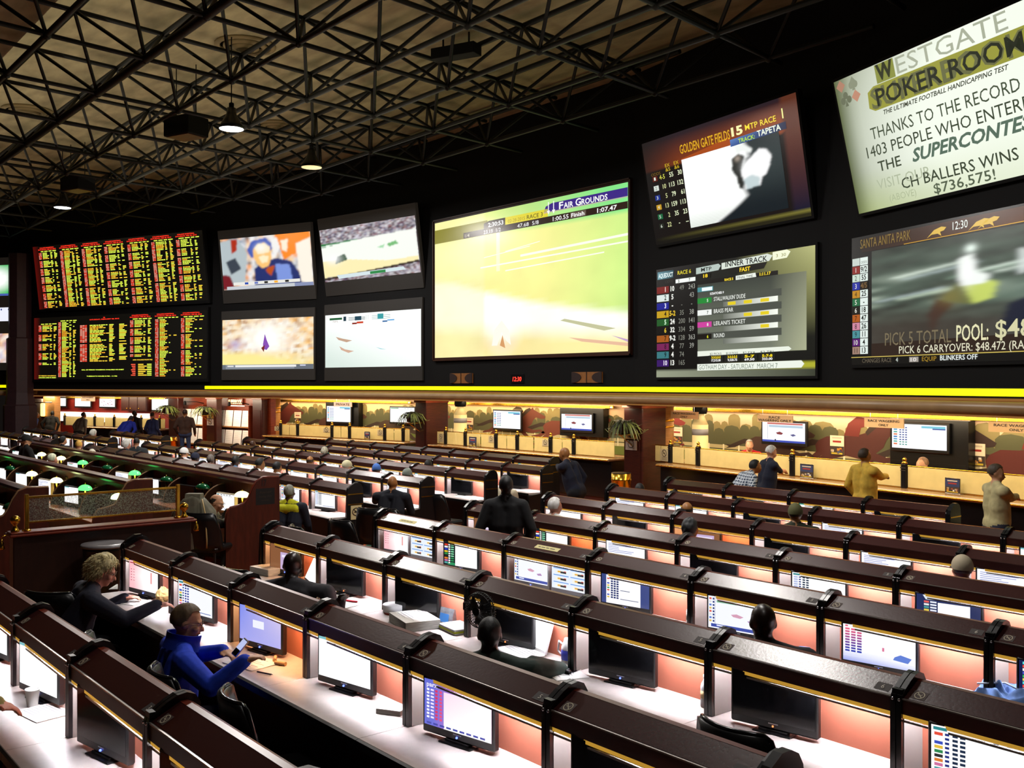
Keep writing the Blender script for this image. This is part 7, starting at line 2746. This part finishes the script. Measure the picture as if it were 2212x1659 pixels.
# --- heads among the far carrels
HEADS = [(58, 951, 6.05, 'person in a black and yellow cap and black patched jacket at the rear lamp row', '#101010', 'light', ('short', '#3a3028'), ('cap', '#141414')),
         (120, 947, 8.95, 'dark-haired person at the aisle end of the far block, first of two', '#141210', 'tan', ('short', '#1c1410'), None),
         (136, 952, 8.0, 'person with glossy dark hair by the far block\'s first row end', '#12131a', 'light', ('long', '#141214'), None),
         (170, 962, 7.4, 'golden-haired person in a dark blue coat behind the rear lamp row', '#1a2436', 'light', ('short', '#d8a84a'), None),
         (202, 937, 10.3, 'white-haired person in the far block\'s last row', '#2a2a30', 'pink', ('fluffy', '#e8e2d0'), None),
         (113, 993, 5.55, 'grey-haired person in a dark red shirt at the rear lamp row', '#5a1a20', 'pink', ('short', '#c8ccb0'), None),
         (199, 982, 6.95, 'pale-haired person behind the rear rail by the green lamps', '#b0502a', 'light', ('short', '#d8d4c0'), None),
         (274, 961, 8.75, 'person with a full white hair in the left block aisle', '#2a2c34', 'pink', ('fluffy', '#f4eee0'), None),
         (295, 956, 9.2, 'dark-haired person in a grey jacket beside the full white hair', '#2c343a', 'light', ('short', '#141414'), None),
         (398, 979, 8.75, 'person in a white cap and dark glasses, second left-block row', '#d8d8e0', 'light', ('short', '#3a3028'), ('cap', '#f6f6f4')),
         (422, 990, 8.8, 'person with a dark navy cap right of the white cap', '#181c2c', 'brown', ('short', '#101218'), ('beanie', '#141a34')),
         (455, 994, 8.8, 'grey-headed person in a dark blue shirt, second left-block row', '#1c2448', 'brown', ('short', '#6a625c'), None),
         (509, 997, 8.85, 'dark-haired person in a grey-blue shirt, chin on hand', '#4a6a88', 'brown', ('short', '#1a1a18'), None),
         (562, 1003, 8.85, 'dark-haired person in a white shirt, hand at mouth', '#ecebe8', 'tan', ('short', '#141414'), None),
         (599, 1011, 8.85, 'black-haired person in a white shirt right of the hand-at-mouth person', '#e6e4e2', 'tan', ('short', '#0e0e12'), None),
         (546, 961, 11.9, 'bald dark-skinned person in the fourth left-block row', '#20222a', 'brown', ('none', '#000000'), None),
         (701, 977, 11.9, 'round grey-haired person in the fourth left-block row', '#24262e', 'tan', ('curly', '#b8b4a0'), None),
         (670, 997, 10.4, 'balding tan person in the third left-block row', '#2a2a30', 'tan', ('ring', '#3a2c20'), None),
         (750, 1008, 10.3, 'person in a cream soft cap, third left-block row', '#c8c4c0', 'light', ('short', '#c8c0b0'), ('cap', '#e0d8b0')),
         (813, 1016, 10.3, 'person in a sky blue cap, third left-block row', '#2c3448', 'light', ('short', '#5a5048'), ('cap', '#4a7ad0')),
         (880, 1027, 10.3, 'person in a grey cap, third left-block row', '#2a2c30', 'light', ('short', '#4a4a44'), ('cap', '#8a948a')),
         (925, 1006, 11.9, 'dark-haired person with a red collar, fourth left-block row', '#7a2a28', 'light', ('short', '#141414'), None)]
for i, (px, py, Y, lab, tp, sk, hr_, ht) in enumerate(HEADS):
    person(lab, px, py, Y, yaw=(i * 37) % 60 + 5, top=tp, bottom='#15151a', skin=sk, hair=hr_, hat=ht, voxel=.024, hyaw=(i * 23) % 40 - 20, hpitch=8)

# ------------------------------------------------------------------ things lying on the worktops
white_p = mat('paper_bright', '#f6f4ee', .6)
grey_p = mat('paper_edge', '#b8b8b0', .7, noise=.4, scale=60, stretch=(.2, .2, 9))
plast_w = mat('plastic_white', '#f0f0ee', .3)
clear = mat('clear_plastic', '#e8f0f0', .08, spec=.7)
clear.node_tree.nodes['Principled BSDF'].inputs['Transmission Weight'].default_value = .8
yel_g = mat('highlighter_yellow', '#d8e83a', .3)
DT = .7515


def on_desk(px, py, h=0.0):
    """point on a worktop of the main block seen at that pixel"""
    d = ray(px, py)
    Y = 4.0
    for _ in range(6):
        Y = d.y * (EYE - zf_row(Y) - DT - h) / -d.z
    y = min(YR.values(), key=lambda q: abs(q - .08 - Y))
    Y = max(y - .27, min(y + .10, Y))
    return Vector((d.x / d.y * Y, Y, zf_row(Y) + DT))


def zf_row(Y):
    """floor height of the row whose worktop covers Y"""
    for k, y in YR.items():
        if y - .42 <= Y <= y + .25:
            return zf(y)
    return zf(Y)


def flat_paper(px, py, w_, h_, deg, label, lines=True, n=1, thick=.004, name='paper_sheet', cat='paper'):
    p = on_desk(px, py)
    t = thing(name, label, cat, p, math.radians(deg))
    MB().box(-w_ / 2, w_ / 2, -h_ / 2, h_ / 2, .0005, thick).build('sheet', white_p if thick < .02 else grey_p, t)
    mb = MB()
    mb.box(-w_ / 2, w_ / 2, -h_ / 2, h_ / 2, thick, thick + .001)
    rq = random.Random(len(label))
    if lines:
        for i in range(8):
            yy = h_ * (.4 - .1 * i)
            mb.box(-w_ * .42, -w_ * .42 + w_ * rq.uniform(.4, .8), yy, yy + .004, thick + .001, thick + .0016, 1)
    mb.build('printed_page', [white_p, mat('ink_grey', '#7a7c84', .7)], t)
    return t


def pen(px, py, deg, label, c='#1a1a1e'):
    t = thing('pen', label, 'pen', on_desk(px, py), math.radians(deg))
    MB().tube((-.07, 0, .006), (.06, 0, .006), .0055, n=8).build('barrel', mat('pen_' + c.strip('#'), c, .3), t)
    MB().tube((.06, 0, .006), (.075, 0, .006), .0045, .001, n=8).build('tip', chrome, t)


def bottle(px, py, h, label, c='#e8f2f4', capc='#f4f4f4', lab='#d8c090'):
    t = thing('water_bottle', label, 'bottle', on_desk(px, py))
    r = h * .16
    MB().lathe([(r * .9, 0), (r, .01), (r, h * .62), (r * .85, h * .72), (r * .42, h * .84), (r * .4, h * .9)], n=14).build('body', mat('bottle_' + c.strip('#'), c, .12, spec=.8), t)
    MB().lathe([(r * .46, h * .89), (r * .46, h), (r * .3, h * 1.005)], n=12).build('cap', mat('cap_p' + capc.strip('#'), capc, .35), t)
    MB().lathe([(r * 1.02, h * .28), (r * 1.02, h * .52)], n=14).build('label_band', mat('blabel_' + lab.strip('#'), lab, .5), t)


def cup(px, py, h, label, c='#f4f4f0'):
    t = thing('paper_cup', label, 'cup', on_desk(px, py))
    MB().lathe([(h * .30, 0), (h * .31, .004), (h * .42, h), (h * .44, h), (h * .42, h + .006), (h * .40, h), (h * .29, .01)], n=18).build('body', mat('cup_' + c.strip('#'), c, .45), t)


# front rows
flat_paper(285, 1300, .30, .22, 20, 'white racing sheet under the navy sweater\'s sleeve')
flat_paper(262, 1268, .24, .16, -35, 'crumpled white sheet held up by the first monitor')
t = thing('paper_bag', 'tan paper bag beside the pinkish first monitor', 'bag', on_desk(352, 1290), .3)
mb = MB()
mb.ball((0, 0, .06), .075, .055, .07, n=16, k=12)
rb = random.Random(8)
_j = [rb.uniform(.78, 1.18) for _ in range(400)]
mb.v = [(x * _j[i % 16 + 16 * (i // 48)], y * _j[(i * 7) % 200], max(.001, .06 + (z - .06) * (_j[(i * 3) % 190] if z > .02 else 1))) for i, (x, y, z) in enumerate(mb.v)]
mb.sm = [False] * len(mb.sm)
mb.build('sack', mat('kraft_paper', '#d8b878', .8, noise=.3, scale=14, bump=.6), t)
flat_paper(545, 1432, .34, .26, 12, 'white racing form on the wood desk before the blue fleece')
pen(572, 1456, 20, 'black pen lying right of the racing form')
for px, py, dg, lab in ((594, 1427, -30, 'wooden pencil stub by the racing form, upper of two'), (606, 1437, 25, 'wooden pencil stub by the racing form, lower of two')):
    t = thing('pencil_case', lab, 'eraser', on_desk(px, py), math.radians(dg))
    MB().tube((-.045, 0, .014), (.045, 0, .014), .014, n=12).build('barrel', mat('cork', '#d8b078', .6, noise=.2, scale=30), t)
    MB().lathe([(.0141, 0), (.0145, .002)], n=10).build('ring', brass, t)
h = hpt(518, 1400, 2.80)
t = thing('mobile_phone', 'silver mobile phone held up by the person in blue fleece', 'phone', h, .5)
t.rotation_euler = (math.radians(-35), math.radians(25), .3)
MB().rbox(-.025, .025, -.008, .008, -.06, .07, .005).build('body', chrome, t)
MB().box(-.021, .021, -.0095, -.008, -.01, .06).build('display', mat('phone_display', '#c8d0f0', .2, emit='#c8d4ff', es=.8), t)
MB().box(-.019, .019, -.0095, -.008, -.05, -.018).build('keypad', bez, t)
flat_paper(848, 1538, .16, .12, 30, 'crumpled white napkin on the desk by the purple-page carrel', False, thick=.03, name='napkin', cat='napkin')
cup(70, 1525, .10, 'white paper cup at the near left carrel')
flat_paper(95, 1540, .3, .22, 10, 'white sheet on the near left desk')
# row with the tablet and the laptop
flat_paper(582, 1238, .34, .26, 8, 'thick stack of white papers left of the tilted tablet', True, thick=.07, name='paper_stack', cat='papers')
p = on_desk(668, 1262)
t = thing('tablet', 'white-screened tablet standing tilted before the charcoal shirt', 'tablet', p + Vector((0, 0, .01)), math.radians(-8))
t.rotation_euler = (math.radians(-24), math.radians(7), math.radians(-8))
MB().rbox(-.16, .18, 0, .014, 0, .25, .008).build('body', mat('tablet_navy', '#1c2848', .35), t)
MB().box(-.145, .125, -.002, 0, .02, .235).build('display', mat('tablet_display', '#ffffff', .2, emit='#f2f4ff', es=1.1, mis=False), t)
MB().path([(.17, .02, .15), (.24, .03, .16), (.25, .03, .08), (.2, .03, .03), (.16, .02, .06)], .006).build('cable', plast_w, t)
MB().prism([(.02, 0), (.10, 0), (.02, .12)], -.02, .02).build('prop', bez, t)
for k, (px, py) in enumerate(((729, 1278), (738, 1280))):
    t = thing('highlighter', f'{["upright yellow-green", "slim lime"][k]} highlighter pen before the second dark monitor', 'pen', on_desk(px, py), 0)
    MB().lathe([(.012, 0), (.012, .10), (.008, .12), (.008, .14)], n=10).build('barrel', yel_g, t)
    MB().lathe([(.0122, .05), (.0122, .075)], n=10).build('grip', plast_w, t)
t = thing('phone_dock', 'grey phone standing upright on the tablet desk', 'phone', on_desk(757, 1283), .2)
MB().rbox(-.045, .045, -.01, .01, .01, .13, .006).build('body', mat('grey_plastic', '#8a8c94', .35), t)
MB().rbox(-.05, .05, -.03, .03, 0, .012, .003).build('base', bez, t)
flat_paper(720, 1306, .42, .26, 12, 'white sheets with notes before the dark monitors')
flat_paper(690, 1290, .30, .24, -14, 'white notepad beside the tablet')
t = thing('marker', 'red marker lying on the white notes', 'pen', on_desk(757, 1300), .4)
MB().tube((-.06, 0, .008), (.05, 0, .008), .008).build('barrel', mat('marker_red', '#d02030', .35), t)
MB().tube((.05, 0, .008), (.075, 0, .008), .0082).build('cap', mat('marker_cap', '#a01020', .35), t)
t = thing('food_tub', 'round white food tub with a red base', 'tub', on_desk(852, 1325))
MB().lathe([(.09, 0), (.095, .02), (.10, .022)], n=20).build('base', mat('tub_red', '#b04030', .4), t)
MB().lathe([(.10, .022), (.105, .08), (.10, .085), (.0, .088)], n=20).build('lid', plast_w, t)
flat_paper(895, 1350, .42, .30, -14, 'tall stack of ledger papers left of the electric fan', True, thick=.075, name='paper_stack', cat='papers')
flat_paper(868, 1322, .28, .2, 12, 'white pages behind the ledger stack')
t = thing('snack_bag', 'blue and silver snack bag beside the dark monitor and fan', 'bag', on_desk(963, 1330), .1)
mb = MB()
mb.prism([(-.02, 0), (.045, 0), (.03, .13), (.015, .135)], -.09, .09)
mb.build('pouch', mat('foil_silver', '#c8ccd4', .25, metal=.7, noise=.4, scale=16, bump=.5), t)
MB().prism([(-.0215, .02), (-.008, .09), (-.0075, .09), (-.021, .02)], -.06, .05).build('print', mat('bag_blue', '#3a7ac0', .4), t)
t = thing('notepad', 'yellow-edged stack of white pads beside the fan', 'notepad', on_desk(988, 1362), -.15)
MB().rbox(-.14, .14, -.10, .10, 0, .045, .004).build('pages', plast_w, t)
MB().rbox(-.142, .142, -.102, .102, .012, .028, .002).build('cover', yel_g, t)
# clip-on fan on the divider
p = atY(1038, 1318, 4.60)
t = thing('clip_fan', 'black round clip-on fan fixed to the divider before the dark head', 'fan', p, math.radians(12))
mb = MB()
R_ = .135
for q in range(40):
    a = 2 * math.pi * q / 40
    c_, s_ = math.cos(a), math.sin(a)
    mb.path([(.03 * c_, -.055, .03 * s_), (.09 * c_, -.05, .09 * s_), (.128 * c_, -.03, .128 * s_), (R_ * c_, 0, R_ * s_)], .0022, 4)
    mb.path([(.03 * c_, .055, .03 * s_), (.09 * c_, .05, .09 * s_), (.128 * c_, .03, .128 * s_), (R_ * c_, 0, R_ * s_)], .0022, 4)
for rr_, yy in ((R_, 0), (.128, -.03), (.03, -.055)):
    mb.path([(rr_ * math.cos(2 * math.pi * q / 28), yy, rr_ * math.sin(2 * math.pi * q / 28)) for q in range(29)], .0045, 5)
mb.build('cage', lac, t)
for q in range(3):
    a = 2 * math.pi * q / 3
    mb = MB()
    vs = []
    for k in range(7):
        aa = a + .9 * k / 6
        vs += [(.03 * math.cos(aa), .012 * (k / 6 - .5), .03 * math.sin(aa)), (.115 * math.cos(aa), .03 * (k / 6 - .5), .115 * math.sin(aa))]
    fs = [(2 * k, 2 * k + 1, 2 * k + 3, 2 * k + 2) for k in range(6)]
    n_ = len(vs)
    vs += [(x, y_ + .003, z_) for x, y_, z_ in vs]
    fs += [(n_ + a_, n_ + d_, n_ + c_, n_ + b_) for a_, b_, c_, d_ in fs]
    mb.add(vs, fs, 0, True)
    mb.build('blade', mat('fan_blade', '#2a2c30', .35), t)
MB().tube((0, -.06, 0), (0, -.05, 0), .03).tube((0, .03, 0), (0, .10, 0), .035).build('hub', black, t)
MB().rbox(-.20, -.12, .02, .07, -.03, .03, .006).tube((-.12, .05, 0), (-.02, .07, 0), .012).build('clip', black, t)
# white laptop
p = on_desk(1122, 1412)
t = thing('laptop', 'open white laptop on the desk of the green shirt', 'laptop', p, math.radians(-12))
MB().rbox(-.18, .18, -.12, .12, .003, .022, .006).build('base', plast_w, t)
kb = MB()
for i in range(5):
    for j in range(12):
        kb.box(-.155 + .026 * j, -.155 + .026 * j + .021, .08 - .03 * i, .08 - .03 * i + .023, .022, .025)
kb.build('keyboard', mat('key_grey', '#c8c8c8', .5), t)
MB().rbox(-.05, .05, -.105, -.06, .0222, .0235, .001).build('touchpad', mat('pad_grey', '#dcdcdc', .4), t)
lid = MB().prism([(.12, .02), (.185, .25), (.197, .247), (.132, .017)], -.18, .18).build('lid', plast_w, t)
MB().prism([(.1235, .04), (.179, .238), (.180, .2379), (.1245, .0399)], -.165, .165).build('display', mat('laptop_display', '#fff', .2, emit='#fbfcff', es=1.05, mis=False), t)
flat_paper(1205, 1442, .34, .24, 14, 'white sheets with earphones at the end of the laptop desk')
flat_paper(1220, 1455, .30, .24, -20, 'white sheet under the earphones')
t = thing('earphones', 'black earphones lying on white sheets right of the laptop', 'headphones', on_desk(1213, 1452) + Vector((0, 0, .006)), .3)
for x in (-.05, .05):
    MB().lathe([(.022, 0), (.026, .008), (.02, .02)], x, 0, 0, n=12).build('earpiece', bez, t)
MB().path([(-.05, .02, .008), (-.03, .06, .006), (.03, .06, .006), (.05, .02, .008)], .004).build('band', bez, t)
MB().path([(.05, -.02, .004), (.1, -.06, .004), (.02, -.1, .004), (-.08, -.08, .004)], .002).build('cord', bez, t)
t = thing('pill_bottle', 'blue and white jug by the divider right of the laptop', 'jug', on_desk(1228, 1410))
MB().lathe([(.05, 0), (.052, .01), (.052, .12), (.035, .16), (.03, .18)], n=14).build('body', plast_w, t)
MB().lathe([(.0525, .03), (.0525, .10)], n=14).build('label_band', mat('jug_blue', '#3a4ac0', .4), t)
MB().path([(-.05, 0, .12), (-.10, 0, .14), (-.11, 0, .07), (-.05, 0, .03)], .009).build('handle', plast_w, t)
MB().path([(0, 0, .004), (.1, .03, .004), (.18, -.02, .004), (.1, -.06, .004), (0, -.04, .004)], .003).build('cord', plast_w, t)
bottle(1524, 1500, .20, 'small clear bottle by the post right of the large dark monitor', '#f2f6fa')
bottle(1490, 1352, .19, 'left water bottle of two in the third row, black label', '#eef2f2', '#f0f0f0', '#4a463c')
bottle(1508, 1357, .19, 'right water bottle of two in the third row, gold label', '#eef2f2', '#f0f0f0', '#b89a48')
flat_paper(1712, 1372, .30, .20, 12, 'yellow-lit folded papers right of the glossy bald head')
flat_paper(1752, 1400, .14, .10, 8, 'small grey price slip near the third-row post')
t = thing('bag_strap', 'small blue and white pouch on the third-row desk', 'pouch', on_desk(1737, 1394), .4)
MB().rbox(-.05, .05, -.025, .025, 0, .05, .012).build('body', mat('pouch_blue', '#4a6a9a', .6), t)
MB().rbox(-.03, .03, -.027, -.0255, .01, .04, .002).build('tag', plast_w, t)
# blue jacket slung over the hood end at the right
p = on_desk(2192, 1530)
t = thing('denim_jacket', 'pale blue denim jacket heaped on the right-hand desk', 'jacket', p, -.1)
mb = MB()
nz = noise2(9, 9, 12)
N_ = 26
vs, fs = [], []
for j in range(N_ + 1):
    for i in range(N_ + 1):
        u, v = i / N_, j / N_
        e = min(u, 1 - u, v, 1 - v)
        z_ = min(1, e * 7) * (.05 + .11 * nz(u, v) + .02 * math.sin(18 * (u + .4 * v)))
        vs.append((-.28 + .56 * u + .03 * math.sin(7 * v), -.14 + .28 * v + .03 * math.sin(9 * u), z_ + .002))
for j in range(N_):
    for i in range(N_):
        a_ = j * (N_ + 1) + i
        fs.append((a_, a_ + 1, a_ + N_ + 2, a_ + N_ + 1))
mb.add(vs, fs, 0, True)
mb.build('cloth', mat('denim', '#6a90d0', .8, noise=.35, scale=9, bump=.4), t)
MB().path([(-.2, -.08, .12), (-.05, -.02, .15), (.1, -.06, .13), (.22, -.1, .08)], .006).build('seam', mat('seam_pale', '#c8d8f0', .8), t)
flat_paper(1010, 1068, .30, .36, 0, 'bright white upright sheet beside the dark monitor, third left-block row', False)
# grey coat over the high chair by the lamp desk
p = atY(420, 1150, 5.52)
t = thing('draped_coat', 'olive grey coat draped over a tub chair by the glass partition', 'coat', (p.x, p.y, zf(5.52)), math.radians(46))
mb = MB()
vs, fs = [], []
NA, NZ = 44, 16
for j in range(NZ + 1):
    v = j / NZ
    sh_ = min(1, .50 + 1.9 * v) if v < .26 else 1 + .12 * (v - .26)
    for i in range(NA):
        a_ = 2 * math.pi * i / NA
        fold = 1 + .07 * math.sin(9 * a_ + 3 * v) * (.1 + v) + .04 * math.sin(17 * a_)
        cx_, sy_ = math.cos(a_), math.sin(a_)
        k_ = (abs(cx_) ** 3 + abs(sy_) ** 3) ** (-1 / 3)
        vs.append((.30 * sh_ * fold * cx_ * k_, (.09 + .10 * min(1, 2 * v)) * fold * sy_ * k_, 1.19 - .72 * v - .05 * abs(cx_) * (1 - v) + .02 * math.sin(5 * a_) * v))
for j in range(NZ):
    for i in range(NA):
        fs.append((j * NA + i, (j + 1) * NA + i, (j + 1) * NA + (i + 1) % NA, j * NA + (i + 1) % NA))
fs.append(tuple(range(NA)))
mb.add(vs, fs, 0, True)
mb.build('cloth', mat('coat_olive', '#6e6a58', .75, noise=.25, scale=7, bump=.5), t)
MB().path([(.16, -.12, 1.15), (.24, -.21, .95), (.27, -.23, .6), (.27, -.23, .48)], .011).build('lapel', mat('coat_edge', '#b89a64', .6), t)
MB().prism([(-.10, 1.10), (-.06, 1.22), (.06, 1.22), (.10, 1.10)], -.11, .11).build('collar', mat('coat_olive', '#6e6a58'), t)
flat_paper(500, 1106, .0001, .0001, 0, 'x') if False else None
p = atY(505, 1112, 6.2)
t = thing('paper_sheet', 'white papers on the lit green-lamp desk', 'paper', (p.x, 6.2, zf(YR['C']) + .7515), .2)
MB().box(-.17, .17, -.12, .12, 0, .005).build('sheet', white_p, t)
MB().box(-.12, .10, -.02, .0, .005, .006).build('print', mat('ink_grey', '#7a7c84', .7), t)
